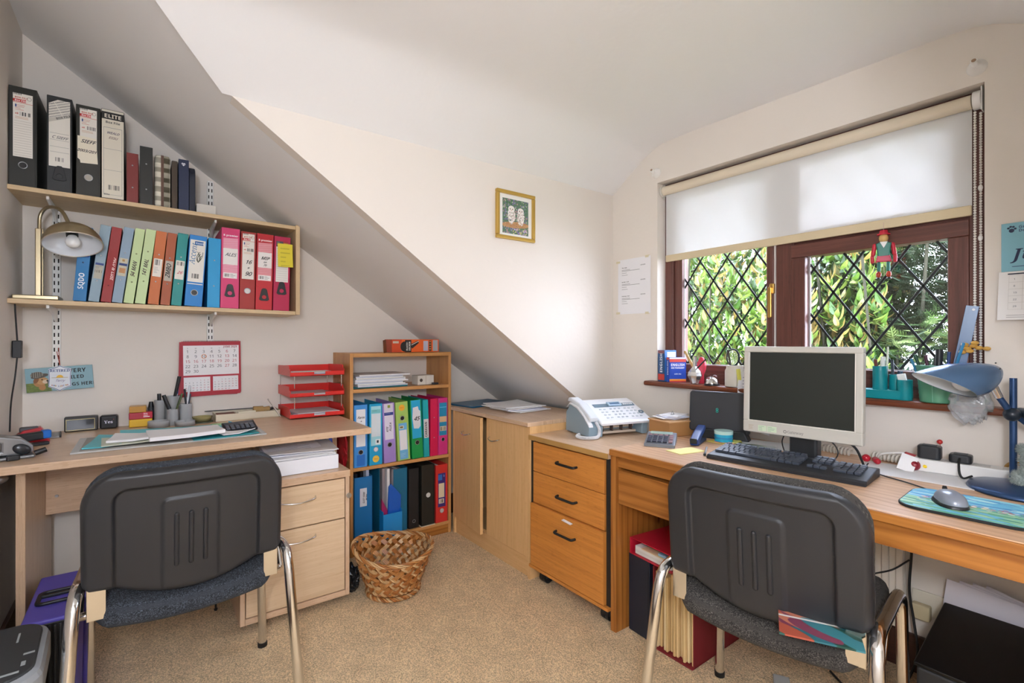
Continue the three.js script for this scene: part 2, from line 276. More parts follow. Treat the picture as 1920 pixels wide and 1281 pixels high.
// roller blind
{
  const b = thing('roller_blind', 'cream roller blind drawn halfway down over the leaded window', 'blind', [2.192, 1.95, -0.98]);
  const cloth = phy({ color: 0xf5f5f4, roughness: 0.95, transmission: 0.3, thickness: 0 });
  const weave = fieldTex(256, 256, (u, v) => { const k = 128 + 90 * (Math.sin(u * 2 * PI * 64) * Math.sin(v * 2 * PI * 64)) + 60 * (vnoise(u * 64, v * 16, 64, 16, 8) - 0.5); return [k, k, k]; }, false); weave.repeat.set(4, 4);
  cloth.bumpMap = weave; cloth.bumpScale = 0.0003;
  const z0 = -0.613, z1 = 0.592;
  part(b, 'roller', T(cyl(0.023, 0.023, 1.205, 28), [0, -0.006, z0], [PI / 2, 0, 0]), P(0xe3d6bf, 0.85));
  part(b, 'cloth', uvm(bx(0.012, -0.352, z0 + 0.004, 0.0128, -0.01, z1 - 0.002, 0), 2), cloth);
  part(b, 'bottom_bar', bx(0.006, -0.38, z0 + 0.004, 0.018, -0.345, z1 - 0.002, 0.004), P(0xdccba8, 0.85));
  part(b, 'end_bracket', [T(cyl(0.029, 0.029, 0.006, 28), [0, -0.008, z0 - 0.008], [PI / 2, 0, 0]), bx(-0.004, -0.04, z0 - 0.011, 0.02, 0.03, z0 - 0.008, 0.001)], P(0xe8e3d8, 0.5));
  part(b, 'end_bracket', [T(cyl(0.03, 0.03, 0.02, 28), [0, -0.006, z1 + 0.004], [PI / 2, 0, 0]), bx(-0.02, -0.045, z1 + 0.024, 0.02, 0.032, z1 + 0.028, 0.001)], P(0xf2f1ee, 0.4));
  const beads = [], bd = new THREE.SphereGeometry(0.0043, 7, 5);
  for (let i = 0; i < 118; i++) for (const s of [-1, 1]) beads.push(T(bd.clone(), [0.0 + s * 0.005, -0.045 - i * 0.0085 - (s > 0 ? 0.004 : 0), z1 + 0.014 + s * 0.0062]));
  const ch = part(b, 'bead_chain', beads.map(fin), P(0xf1ede6, 0.4), 'white plastic bead chain'); ch.userData.kind = 'stuff';
  for (const y of [-0.295, -0.46]) part(b, 'chain_joint', T(sph(0.008, 12, 8), [0.002, y, z1 + 0.02], null, [0.8, 1.3, 0.8]), P(0xf4f2ee, 0.3));
}
// garden: laurel hedge and conifer close to the window
{
  const leafGeo = (L, Wd, bend) => {
    const pos = [], N = 5, row = (t) => { const w = Wd * Math.sin(PI * Math.pow(t, 0.8)) * 0.5, y = L * t, z = -bend * t * t; return [[-w, y, z + w * 0.35], [0, y, z], [w, y, z + w * 0.35]]; };
    for (let i = 0; i < N; i++) { const a = row(i / N), b = row((i + 1) / N); for (const k of [0, 1]) pos.push(...a[k], ...a[k + 1], ...b[k + 1], ...a[k], ...b[k + 1], ...b[k]); }
    const g = new THREE.BufferGeometry(); g.setAttribute('position', new THREE.Float32BufferAttribute(pos, 3)); g.computeVertexNormals(); return fin(g);
  };
  const lg = [leafGeo(0.1, 0.038, 0.02), leafGeo(0.085, 0.034, 0.03), leafGeo(0.115, 0.04, 0.012)];
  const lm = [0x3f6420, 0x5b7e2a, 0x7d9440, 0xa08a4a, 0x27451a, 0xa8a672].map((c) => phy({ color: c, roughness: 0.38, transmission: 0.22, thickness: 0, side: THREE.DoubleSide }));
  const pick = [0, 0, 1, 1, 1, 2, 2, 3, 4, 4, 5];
  const h = thing('laurel_hedge', 'laurel hedge with yellow and orange leaf tips outside the window', 'hedge', [4.0, -1.5, -2.4]);
  const dark = P(0x2b2a1a, 0.9), br = [];
  for (let i = 0; i < 40; i++) { const z = rr(-1.6, 1.5), x = rr(0.1, 0.6); br.push(rod([x, 0, z], [x + rr(-0.2, 0.2), rr(2.6, 3.5), z + rr(-0.3, 0.3)], rr(0.006, 0.014), 6)); }
  part(h, 'branch', br, dark);
  const place = () => {
    // shoots: leaves sit round upright twig tips; the face of the hedge bulges in and out
    const z = rr(-2.1, 1.12 + 0.12 * rnd()), y = rr(1.5, 3.6), x = 0.28 * Math.sin(z * 5 + y * 3) * 0.5 + rr(0, 1) ** 1.4 * 0.95;
    return [x, y, z];
  };
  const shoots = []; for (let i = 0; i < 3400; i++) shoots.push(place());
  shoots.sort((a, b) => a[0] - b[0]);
  const mats = lm.map(() => []); let n = 0;
  shoots.forEach(([x, y, z], si) => {
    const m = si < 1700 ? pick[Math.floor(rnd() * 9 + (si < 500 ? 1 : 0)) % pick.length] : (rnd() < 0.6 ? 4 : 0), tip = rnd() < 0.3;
    for (let k = 0; k < 7; k++) {
      const e = new THREE.Euler(rr(-0.2, 0.2), k * 2.4 + rr(-0.3, 0.3), 0, 'YXZ'), q = new THREE.Quaternion().setFromEuler(e).multiply(new THREE.Quaternion().setFromEuler(new THREE.Euler(0.35 + k * 0.17 + rr(-0.15, 0.25), 0, rr(-0.3, 0.3))));
      const s = rr(0.75, 1.25), M4 = new THREE.Matrix4().compose(new THREE.Vector3(x, y - k * 0.022, z), q, new THREE.Vector3(s, s, s)), mi = k < 2 && tip ? 3 : (rnd() < 0.25 ? pick[Math.floor(rnd() * pick.length)] : m);
      const seen = x < 0.2 && y > 2.3 && y < 3.2 && z > -1.6 && z < 1.1 && n < 300 && rnd() < 0.3;
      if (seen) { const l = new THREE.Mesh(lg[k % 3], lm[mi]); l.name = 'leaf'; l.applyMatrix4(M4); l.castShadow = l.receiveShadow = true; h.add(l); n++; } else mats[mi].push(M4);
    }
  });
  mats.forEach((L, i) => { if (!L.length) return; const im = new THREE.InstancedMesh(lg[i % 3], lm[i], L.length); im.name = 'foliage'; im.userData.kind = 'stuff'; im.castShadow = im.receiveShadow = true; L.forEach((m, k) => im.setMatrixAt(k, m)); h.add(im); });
  // conifer to the right: drooping sprays of fine needles
  const c = thing('conifer_tree', 'feathery green conifer outside the right half of the window', 'tree', [4.9, -2.0, -0.85]);
  part(c, 'trunk', rod([0.5, 0, 0], [0.5, 4.05, 0], 0.1, 10), P(0x4a3424, 0.9));
  const spray = (() => { const gs = []; for (let i = 0; i < 9; i++) for (const s of [-1, 1]) { const t = i / 9; gs.push(T(leafGeo(0.075 * (1 - 0.55 * t), 0.012, 0.01), [0, t * 0.2, -0.05 * t * t], [0, 0, s * 0.75])); } gs.push(leafGeo(0.24, 0.014, 0.06)); return mergeGeometries(gs); })();
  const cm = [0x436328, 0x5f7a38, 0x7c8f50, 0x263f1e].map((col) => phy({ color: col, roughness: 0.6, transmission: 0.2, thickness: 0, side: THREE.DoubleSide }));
  const CL = cm.map(() => []);
  for (let i = 0; i < 12000; i++) {
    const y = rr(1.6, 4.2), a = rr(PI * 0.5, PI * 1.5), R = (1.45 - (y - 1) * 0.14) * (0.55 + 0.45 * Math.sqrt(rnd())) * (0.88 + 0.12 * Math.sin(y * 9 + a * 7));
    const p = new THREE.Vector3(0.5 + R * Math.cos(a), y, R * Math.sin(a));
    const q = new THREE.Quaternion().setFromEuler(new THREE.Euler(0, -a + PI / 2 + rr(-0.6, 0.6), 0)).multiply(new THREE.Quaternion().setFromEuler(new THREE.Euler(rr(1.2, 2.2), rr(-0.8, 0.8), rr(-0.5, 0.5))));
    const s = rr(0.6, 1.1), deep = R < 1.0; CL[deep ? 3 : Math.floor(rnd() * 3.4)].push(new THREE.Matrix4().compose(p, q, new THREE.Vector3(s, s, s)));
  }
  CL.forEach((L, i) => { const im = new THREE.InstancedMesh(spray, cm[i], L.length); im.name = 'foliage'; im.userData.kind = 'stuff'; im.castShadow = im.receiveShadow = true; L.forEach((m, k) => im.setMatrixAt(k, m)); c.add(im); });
  struct('ground_outside', bx(2.4, -2.6, -9, 14, -2.4, 7, 0), P(0x4f6130, 0.95), 'grass below the window outside', 'ground');
}
// ---------------------------------------------------------------- shared materials
const beech = wood(0xdcbc9c, 0xb08866, 41, { streak: 0.55, fleck: 0.22 }, 0.32);
const shelfWood = wood(0xd8bd94, 0xb0905f, 42, { streak: 0.45, fleck: 0.15 }, 0.5);
const caseWood = wood(0xd09a5e, 0x9c6330, 43, { streak: 0.7 }, 0.4);
const cabWood = wood(0xe8bc84, 0xc08c50, 44, { streak: 0.4, fleck: 0.12 }, 0.42);
const drawWood = wood(0xd88f42, 0xa25e26, 45, { streak: 0.6, fleck: 0.15 }, 0.42);
const pine = wood(0xb97a38, 0x7c4416, 46, { streak: 0.5, rings: 0.4, knots: 3, fleck: 0 }, 0.38);
const chrome = P(0xdcdcdc, 0.12, 1), steel = P(0xb9bcc0, 0.32, 1), white = P(0xf3f2ee, 0.5), black = P(0x17181a, 0.45), paper = P(0xf2f1f2, 0.8), satinGold = P(0xb7a888, 0.3, 0.9);
const paperEdge = (() => { const t = fieldTex(64, 256, (u, v) => { const k = 205 + 50 * vnoise(u * 2, v * 120, 2, 120, 9); return [k, k, k - 4]; }); return std({ map: t, roughness: 0.85 }); })();

// ---------------------------------------------------------------- files and binders
// spine at local z = 0 facing +z, standing on y = 0 between x = -w and x = 0
const hole = (parent, x, y, r, m = steel, inside = black) => { part(parent, 'finger_ring', T(tor(r, r * 0.13, 6, 22), [x, y, 0.001]), m); part(parent, 'finger_hole', T(fin(new THREE.CircleGeometry(r, 22)), [x, y, 0.0006]), inside); };
function pull(parent, x, y, s = 1, m = black) { const pts = [[-0.014, -0.03], [0.014, -0.03], [0.022, -0.024], [0.012, 0.024], [0.006, 0.03], [-0.006, 0.03], [-0.012, 0.024], [-0.022, -0.024]].map(([a, b]) => [a * s, b * s]); part(parent, 'finger_pull', T(ext(shape(pts, [ellipse(0.0095 * s, 0.0095 * s, 18).map(([a, b]) => [a, b - 0.012 * s])]), 0.003, 0.0008), [x, y, 0]), m); }
function file(kind, name, label, category, o) {
  const { x0, x1, y, z, h, d = 0.272, color, dx = 0, group, rough = 0.5 } = o, w = x1 - x0, t = thing(name, label, category, [x1, y, z], 0, group);
  t.rotation.z = -Math.atan2(dx, h); if (dx < 0) t.position.y += w * -dx / h; const m = P(color, rough), k = 0.0025;
  if (kind === 'box') {
    part(t, 'case', bx(-w, 0, -d, 0, h, -0.001, 0.002), m);
    part(t, 'lid_edge', [bx(-0.006, 0.004, -d + 0.004, -0.0045, h - 0.004, 0, 0.0004)], P(0x0c0d0e, 0.6));
  } else {
    part(t, 'spine', bx(-w, 0, -k, 0, h, 0, 0.0012), m);
    for (const s of [-w, -k]) part(t, 'cover', bx(s, 0, -d, s + k, h, -k, 0.0008), m);
    if (kind === 'lever' || kind === 'ring') part(t, 'papers', bx(-w + 0.005, 0.008, -d + 0.012, -0.006 - w * (kind === 'ring' ? 0.1 : 0.15), h - 0.022, -0.032, 0.0005), paperEdge);
  }
  if (o.rivets) for (const ry of o.rivets) part(t, 'rivet', T(sph(0.0032, 10, 6), [-w / 2, ry * h, 0], null, [1, 1, 0.5]), o.rivetMat || steel);
  if (o.hole) hole(t, -w / 2, o.hole * h, o.holeR || 0.0125, o.ringMat || steel, o.inside || black);
  if (o.pull) pull(t, -w / 2, o.pull * h, o.pullS || 1);
  if (o.lab) { const [lw, lh, ly, draw] = o.lab; sticker(t, 'spine_label', lw, lh, draw, [-w / 2 + (o.labX || 0), ly * h, 0.0008], [0, 0, o.labRot || 0]); }
  if (o.lab2) { const [lw, lh, ly, draw] = o.lab2; sticker(t, 'spine_label', lw, lh, draw, [-w / 2, ly * h, 0.0009], [0, 0, o.lab2Rot || 0]); }
  return t;
}
const fill = (c) => (ctx, W, H) => rect(ctx, 0, 0, W, H, c);
// ---------------------------------------------------------------- wall shelves on slotted uprights
const ySh = (x, top) => top ? 1.742 - 0.0167 * (x + 0.42) : 1.313 - 0.0127 * (x + 0.42);
{
  const t = thing('wall_shelves', 'two pale wood wall shelves with an end panel on white slotted uprights', 'shelves', [0, 1.3, ZB]);
  const dz = 0.285, S = (top) => { const g = bx(XL, -0.018, 0.002, 0.594, 0, dz, 0.0015, 0); g.rotateZ(top ? -0.0167 : -0.0127); T(g, [0, ySh(0, top) - 1.3, 0]); return g; };
  part(t, 'shelf_board', S(true), shelfWood); part(t, 'shelf_board', S(false), shelfWood);
  part(t, 'end_panel', bx(0.5945, -0.016, 0.004, 0.614, 0.43, dz + 0.003, 0.0015, 1), shelfWood);
  const slots = (y0, y1) => { const q = []; for (let y = y0; y < y1; y += 0.032) for (const s of [-1, 1]) q.push(bx(s * 0.0066 - 0.0022, y, 0.0135, s * 0.0066 + 0.0022, y + 0.017, 0.0145, 0)); return q; };
  for (const [x, y0, y1] of [[-0.313, -0.27, 0.66], [0.255, -0.15, 0.655]]) {
    const u = part(t, 'upright', bx(x - 0.0135, y0, 0.001, x + 0.0135, y1, 0.014, 0.002, 1), white);
    const sl = part(u, 'slots', slots(y0 + 0.012, y1 - 0.02).map((g) => T(g, [x, 0, 0])), P(0x2a2622, 0.8)); sl.userData.kind = 'stuff';
    for (const top of [true, false]) { const yy = ySh(x, top) - 1.3 - 0.0185; part(t, 'bracket', T(ext([[0.012, 0], [0.25, 0], [0.25, -0.012], [0.1, -0.03], [0.03, -0.058], [0.012, -0.06]], 0.009, 0.001), [x + 0.0045, yy, 0], [0, -PI / 2, 0]), white); }
  }
}
const cent = (ctx, W, H) => { rect(ctx, 0, 0, W, H, '#e9e5da'); ctx.save(); ctx.translate(W * 0.5, H * 0.16); ctx.rotate(-0.45); for (let i = -3; i < 3; i++) btext(ctx, 'centurion centurion', 0, i * 22, 22, i % 2 ? '#555' : '#888', 'sans-serif', 'center'); rect(ctx, -W, 46, 2 * W, 30, '#c9c5ba'); btext(ctx, 'BOX FILE', 0, 70, 26, '#333', 'sans-serif', 'center'); ctx.restore(); ctx.fillStyle = '#202224'; ctx.beginPath(); ctx.moveTo(0, 0); ctx.lineTo(W * 0.42, 0); ctx.lineTo(0, H * 0.07); ctx.fill(); for (const y of [0.5, 0.6, 0.7, 0.78]) rect(ctx, 8, H * y, W - 16, 2, '#777'); scrawl(ctx, 'C SIEFF', W / 2, H * 0.58, 34, '#777'); bars(ctx, W * 0.28, H * 0.86, W * 0.42, 38); };
const boxf = (lined) => (ctx, W, H) => { rect(ctx, 0, 0, W, H, '#ece7dd'); for (let i = 0; i < 6; i++) rect(ctx, 6 + i * 9, 0, 4, 14, '#333'); btext(ctx, 'BOX FILE', 12, 44, 20, '#c0392b'); rect(ctx, 0, 52, W * 0.66, 26, '#c9352a'); btext(ctx, 'Box File', 12, 72, 20, '#fff'); rect(ctx, 0, 84, W, 3, '#c9352a'); ctx.strokeStyle = '#9a968c'; ctx.lineWidth = 3; ctx.beginPath(); ctx.arc(W * 0.82, 38, 15, 0, 7); ctx.stroke(); lines(ctx, 14, 104, W * 0.6, 4, 14, '#d08a80'); rect(ctx, 14, 100, 10, 26, '#39538c'); btext(ctx, 'x8', 14, 190, 20, '#c0392b'); bars(ctx, W * 0.36, 166, W * 0.55, 34); lines(ctx, 14, 212, W * 0.8, 2, 12, '#d0a080'); if (lined) for (let y = 250; y < H - 12; y += 22) rect(ctx, 8, y, W - 16, 2, '#a9a598'); };
const upG = 'box files on the top shelf', yT = (x) => ySh(x, true) + 0.001, yL = (x) => ySh(x, false) + 0.001, ZF = ZB + 0.28;
file('box', 'box_file', 'black box file with a lined paper label, leftmost on the top shelf', 'box file', { x0: -0.417, x1: -0.339, y: yT(-0.34), z: ZF, h: 0.376, color: 0x24251f, hole: 0.21, holeR: 0.012, group: upG, lab: [0.054, 0.24, 0.61, boxf(true)] });
file('box', 'box_file', 'black box file with a diagonally striped grey label, second on the top shelf', 'box file', { x0: -0.312, x1: -0.238, y: yT(-0.24), z: ZF, h: 0.372, color: 0x26292a, pull: 0.19, pullS: 0.95, group: upG, lab: [0.062, 0.262, 0.61, cent] });
{
  const f = file('box', 'box_file', 'black box file with a cream handwritten slip over its label on the top shelf', 'box file', { x0: -0.227, x1: -0.151, y: yT(-0.15), z: ZF, h: 0.362, color: 0x26261f, hole: 0.2, inside: P(0xa8a499, 0.5), group: upG, lab: [0.052, 0.16, 0.74, boxf(false)] });
  sticker(f, 'paper_slip', 0.062, 0.108, (c, W, H) => { rect(c, 0, 0, W, H, '#efe7d2'); scrawl(c, 'SIEFF', W / 2, 62, 44); scrawl(c, '2003/2011', W / 2, 150, 34); }, [-0.04, 0.182, 0.0012], null, 'cream paper slip', 2400, new THREE.ShapeGeometry(shape([[-0.031, 0.054], [0.026, 0.052], [0.031, -0.05], [-0.022, -0.054], [-0.024, -0.042], [-0.031, -0.036]])));
}
file('box', 'box_file', 'white-spined box file headed ELITE in a black band, fourth on the top shelf', 'box file', { x0: -0.149, x1: -0.076, y: yT(-0.08), z: ZF, h: 0.368, color: 0x2a2721, group: upG, lab: [0.07, 0.362, 0.5, (c, W, H) => { rect(c, 0, 0, W, H, '#e4ddcb'); rect(c, 0, 22, W, 70, '#1d1b18'); btext(c, 'ELITE', W / 2, 78, 52, '#eee6d4', 'sans-serif', 'center'); btext(c, 'Box File', W / 2, 132, 30, '#333', 'sans-serif', 'center'); for (const y of [0.2, 0.44, 0.68]) { rect(c, 16, H * y, W - 32, 2, '#777'); } c.strokeStyle = '#777'; c.lineWidth = 2; c.strokeRect(14, H * 0.2, W - 28, H * 0.76); scrawl(c, 'WEALD', W / 2, H * 0.27, 30, '#6a6470'); scrawl(c, 'ESSU', W / 2, H * 0.325, 30, '#8a7470'); bars(c, W * 0.3, H * 0.85, W * 0.5, 46); btext(c, 'Elite', W * 0.1, H * 0.965, 20, '#444'); }] });
const tall = (n, l, o) => file('ring', n, l, 'binder', { z: ZF, y: yT(o.x1), d: 0.2, ...o });
tall('ring_binder', 'small dark red ring binder on the top shelf', { x0: -0.068, x1: -0.029, h: 0.206, color: 0x7e2a24, rivets: [0.3, 0.75] });
tall('ring_binder', 'small black ring binder beside the dark red one on the top shelf', { x0: -0.024, x1: 0.02, h: 0.245, color: 0x23241f, rivets: [0.26, 0.7] });
{
  const t = thing('notebook', 'black and cream checked cloth notebook on the top shelf', 'notebook', [0.055, yT(0.055), ZF - 0.006]), g = bx(-0.028, 0, -0.19, 0.028, 0.225, 0, 0.012);
  part(t, 'cover', g, std({ map: fieldTex(256, 256, (u, v) => { const a = (u * 24 % 1 < 0.5), b = (v * 16 % 1 < 0.5), n = 20 * vnoise(u * 64, v * 64, 64, 64, 4); const k = a && b ? 70 : (a || b ? 150 : 215); return [k + n, k - 4 + n, k - 20 + n]; }), roughness: 0.9 }));
  part(t, 'strap', bx(-0.006, 0.002, -0.001, 0.004, 0.223, 0.0015, 0.0005), P(0x6b5348, 0.8));
  part(thing('notebook', 'slim brown notebook between the checked one and the navy binder', 'notebook', [0.098, yT(0.1), ZF - 0.01]), 'cover', bx(-0.011, 0, -0.18, 0.011, 0.212, 0, 0.004), P(0x5a5046, 0.9));
  const nb = tall('ring_binder', 'navy blue curved binder with a white heart mark on the top shelf', { x0: 0.112, x1: 0.15, h: 0.222, color: 0x1d2a4a });
  sticker(nb, 'heart_mark', 0.02, 0.02, (c, W, H) => { rect(c, 0, 0, W, H, '#1d2a4a'); c.fillStyle = '#e6e6ec'; c.beginPath(); c.arc(W * 0.32, H * 0.36, 9, 0, 7); c.arc(W * 0.66, H * 0.36, 9, 0, 7); c.moveTo(5, H * 0.45); c.lineTo(W / 2, H - 5); c.lineTo(W - 5, H * 0.45); c.fill(); }, [-0.02, 0.2, 0.0008]);
  part(thing('notebook', 'dark navy album with a rounded top leaning beside the navy binder', 'notebook', [0.163, yT(0.16), ZF - 0.004]), 'cover', T(ext(rrect(0.17, 0.205, [0.05, 0.004, 0.004, 0.004]), 0.024, 0.003), [-0.012, 0.1025, -0.09], [0, PI / 2, 0]), P(0x232838, 0.6));
  const wb = thing('card_tray', 'low white open card box at the end of the top shelf', 'box', [0.215, yT(0.215), ZF - 0.02]);
  for (const g of [bx(-0.035, 0, -0.1, 0.04, 0.003, 0, 0), bx(-0.035, 0.003, -0.003, 0.04, 0.042, 0, 0.0008), bx(-0.035, 0.003, -0.1, 0.04, 0.042, -0.097, 0.0008), bx(-0.035, 0.003, -0.097, -0.032, 0.042, -0.003, 0.0008), bx(0.037, 0.003, -0.097, 0.04, 0.042, -0.003, 0.0008)]) part(wb, 'panel', g, P(0xd9d5cc, 0.7));
}
// lower row
const lo = (kind, n, l, o) => file(kind, n, l, o.cat || (kind === 'lever' ? 'lever file' : 'binder'), { z: ZF - 0.004, y: yL(o.x1), ...o });
const hand = (bg, s, col, size = 40) => (c, W, H) => { rect(c, 0, 0, W, H, bg); scrawl(c, s, W / 2 + size * 0.3, H / 2, size, col, -PI / 2); };
lo('ring', 'ring_binder', 'bright blue ring binder with white lettering behind the dome lamp', { x0: -0.237, x1: -0.197, h: 0.3, dx: 0.022, color: 0x1d78b4, rivets: [0.52], rivetMat: P(0x3a5c80), lab: [0.034, 0.1, 0.3, (c, W, H) => { rect(c, 0, 0, W, H, '#1d78b4'); btext(c, 'SQDO', W * 0.72, H * 0.92, 58, '#f2f6fa', 'sans-serif', 'left', -PI / 2); }], lab2: [0.034, 0.075, 0.72, (c, W, H) => { rect(c, 0, 0, W, H, '#e9e4d6'); rect(c, W * 0.72, 0, 10, H, '#b0304a'); rect(c, 0, H * 0.72, W, H * 0.28, '#3450a0'); }] });
lo('ring', 'ring_binder', 'pale blue-grey binder directly left of the dark red binder', { x0: -0.191, x1: -0.157, h: 0.317, dx: 0.04, color: 0x8ea6b4, rivets: [0.27, 0.6], lab: [0.026, 0.065, 0.4, (c, W, H) => { rect(c, 0, 0, W, H, '#b9b6a4'); rect(c, 0, 0, W, 22, '#27407c'); bars(c, 6, 70, W - 12, 26); lines(c, 4, 34, W - 8, 3, 9); }] });
lo('ring', 'ring_binder', 'dark red binder with white writing down its spine', { x0: -0.152, x1: -0.119, h: 0.314, dx: 0.037, color: 0x9c1f1d, rivets: [0.22], rivetMat: P(0x6a1010), lab: [0.024, 0.16, 0.45, (c, W, H) => { rect(c, 0, 0, W, H, '#9c1f1d'); scrawl(c, 'Alco & Lust', W * 0.66, H / 2, 44, '#e8c8c0', PI / 2); }] });
lo('ring', 'ring_binder', 'pale blue-grey binder directly right of the dark red binder', { x0: -0.117, x1: -0.083, h: 0.319, dx: 0.041, color: 0x8ca3b6, rivets: [0.3, 0.66], lab: [0.026, 0.075, 0.47, (c, W, H) => { rect(c, 0, 0, W, H, '#c9c2a8'); rect(c, 0, 52, W, 24, '#27407c'); rect(c, 8, 100, W - 16, 50, '#c08a5a'); rect(c, 20, 12, 20, 22, '#b08a50'); }] });
lo('ring', 'ring_binder', 'pale green binder marked 94, left one of the green pair', { x0: -0.079, x1: -0.046, h: 0.32, dx: 0.041, color: 0xc6dba0, rivets: [0.28, 0.66], rivetMat: P(0x8a9668, 0.5), lab: [0.03, 0.09, 0.45, hand('#c6dba0', '94 MAN', '#3a2a2a', 44)] });
lo('ring', 'ring_binder', 'pale green binder marked 141, right one of the green pair', { x0: -0.041, x1: -0.006, h: 0.322, dx: 0.039, color: 0xc9dea4, rivets: [0.3, 0.7], rivetMat: P(0x8a9668, 0.5), lab: [0.03, 0.1, 0.48, hand('#c9dea4', '141 MAL', '#3a2a2a', 44)] });
lo('ring', 'ring_binder', 'bright orange binder with a white price label on its spine', { x0: 0.002, x1: 0.04, h: 0.319, dx: 0.031, color: 0xc96a2c, rivets: [0.31, 0.68], lab: [0.03, 0.078, 0.5, (c, W, H) => { rect(c, 0, 0, W, H, '#ece6da'); bars(c, 12, 10, W - 24, 58); lines(c, 10, 90, W - 20, 5, 14, '#aaa'); }] });
lo('ring', 'ring_binder', 'brown-orange binder with 2 MBO written on a grey label', { x0: 0.046, x1: 0.08, h: 0.317, dx: 0.027, color: 0xa85226, rivets: [0.29, 0.65], lab: [0.027, 0.088, 0.47, hand('#b9b2a4', 'ZMBO', '#17171c', 52)] });
lo('ring', 'ring_binder', 'teal green binder with a small barcode label', { x0: 0.084, x1: 0.122, h: 0.321, dx: 0.027, color: 0x138f8c, rivets: [0.3, 0.67], lab: [0.032, 0.083, 0.49, (c, W, H) => { rect(c, 0, 0, W, H, '#ece6da'); bars(c, 10, 12, W - 20, 40); scrawl(c, '26', W / 2, H * 0.7, 40, '#c0606a'); }] });
lo('lever', 'lever_arch_file', 'bright blue lever arch file with Accent printed on a leafy label', { x0: 0.133, x1: 0.199, h: 0.319, dx: 0.021, color: 0x1480cc, hole: 0.19, group: 'lever arch files on the lower shelf', lab: [0.058, 0.2, 0.62, (c, W, H) => { rect(c, 0, 0, W, H, '#e9e6dc'); rect(c, W * 0.3, 14, W * 0.55, 40, '#1c5c9c'); btext(c, 'Esselte', W * 0.36, 44, 26, '#d8e6f4'); text(c, 'Accent', W * 0.36, H * 0.56, 70, '#20689c', 'italic 70px serif', 'left', -PI / 2 + 0.06); c.strokeStyle = '#3f4a3a'; c.lineWidth = 5; for (let i = 0; i < 7; i++) { c.beginPath(); c.moveTo(W * 0.6, H * 0.5); c.quadraticCurveTo(W * 0.6 + 40 * Math.cos(i), H * 0.4, W * (0.5 + 0.06 * i), H * (0.26 + 0.04 * (i % 3))); c.stroke(); } bars(c, W * 0.22, H * 0.76, W * 0.5, 50); rect(c, 0, H - 26, W, 16, '#1480cc'); }] });
lo('ring', 'ring_binder', 'plain bright cyan-blue ring binder beside the pink file', { x0: 0.219, x1: 0.268, h: 0.317, dx: 0.006, color: 0x1a9ad4, rivets: [0.31, 0.68] });
const rex = (bg, st, s1, s2) => (c, W, H) => { rect(c, 0, 0, W, H, bg); btext(c, 'R premier', W / 2, 34, 30, '#fff', 'sans-serif', 'center'); rect(c, 0, 52, W, H - 52, st); c.strokeStyle = '#fff'; c.lineWidth = 2; for (let y = 70; y < H; y += 14) { c.beginPath(); c.moveTo(0, y); c.lineTo(W, y - 22); c.stroke(); } rect(c, 0, H * 0.33, W, H * 0.36, '#f2ece8'); scrawl(c, s1, W / 2, H * 0.5, s1.length > 4 ? 26 : 48, s2 ? '#141416' : '#6c6a74'); if (s2) { scrawl(c, s2[0], W / 2, H * 0.575, 28); scrawl(c, s2[1], W / 2, H * 0.65, 30); } rect(c, 6, H - 66, W - 12, 60, '#f6f0ee'); bars(c, 14, H - 54, W * 0.35, 34); lines(c, W * 0.5, H - 52, W * 0.4, 3, 14); };
const lvG = 'lever arch files on the lower shelf';
lo('lever', 'lever_arch_file', 'hot pink lever arch file with ALES handwritten on its label', { x0: 0.271, x1: 0.345, h: 0.373, d: 0.276, dx: 0.006, color: 0xd93a72, pull: 0.22, group: lvG, lab: [0.06, 0.21, 0.65, rex('#d93a72', '#e88aa4', 'ALES')] });
lo('lever', 'lever_arch_file', 'brick red lever arch file with 16 + 90 written on its label', { x0: 0.348, x1: 0.412, h: 0.366, d: 0.276, dx: 0.008, color: 0xa4271f, hole: 0.235, inside: P(0xd8d4d0, 0.4), group: lvG, lab: [0.05, 0.215, 0.68, (c, W, H) => { boxf(false)(c, W, H); scrawl(c, '16', W / 2, H * 0.66, 56); scrawl(c, '+', W / 2, H * 0.78, 44); scrawl(c, '90', W / 2, H * 0.92, 60); }] });
lo('lever', 'lever_arch_file', 'bright red lever arch file with a red and white striped label', { x0: 0.416, x1: 0.488, h: 0.366, d: 0.276, dx: 0.008, color: 0xc4202a, pull: 0.2, group: lvG, lab: [0.06, 0.205, 0.66, rex('#c4202a', '#e0808a', 'MIP', ['on', '70'])] });
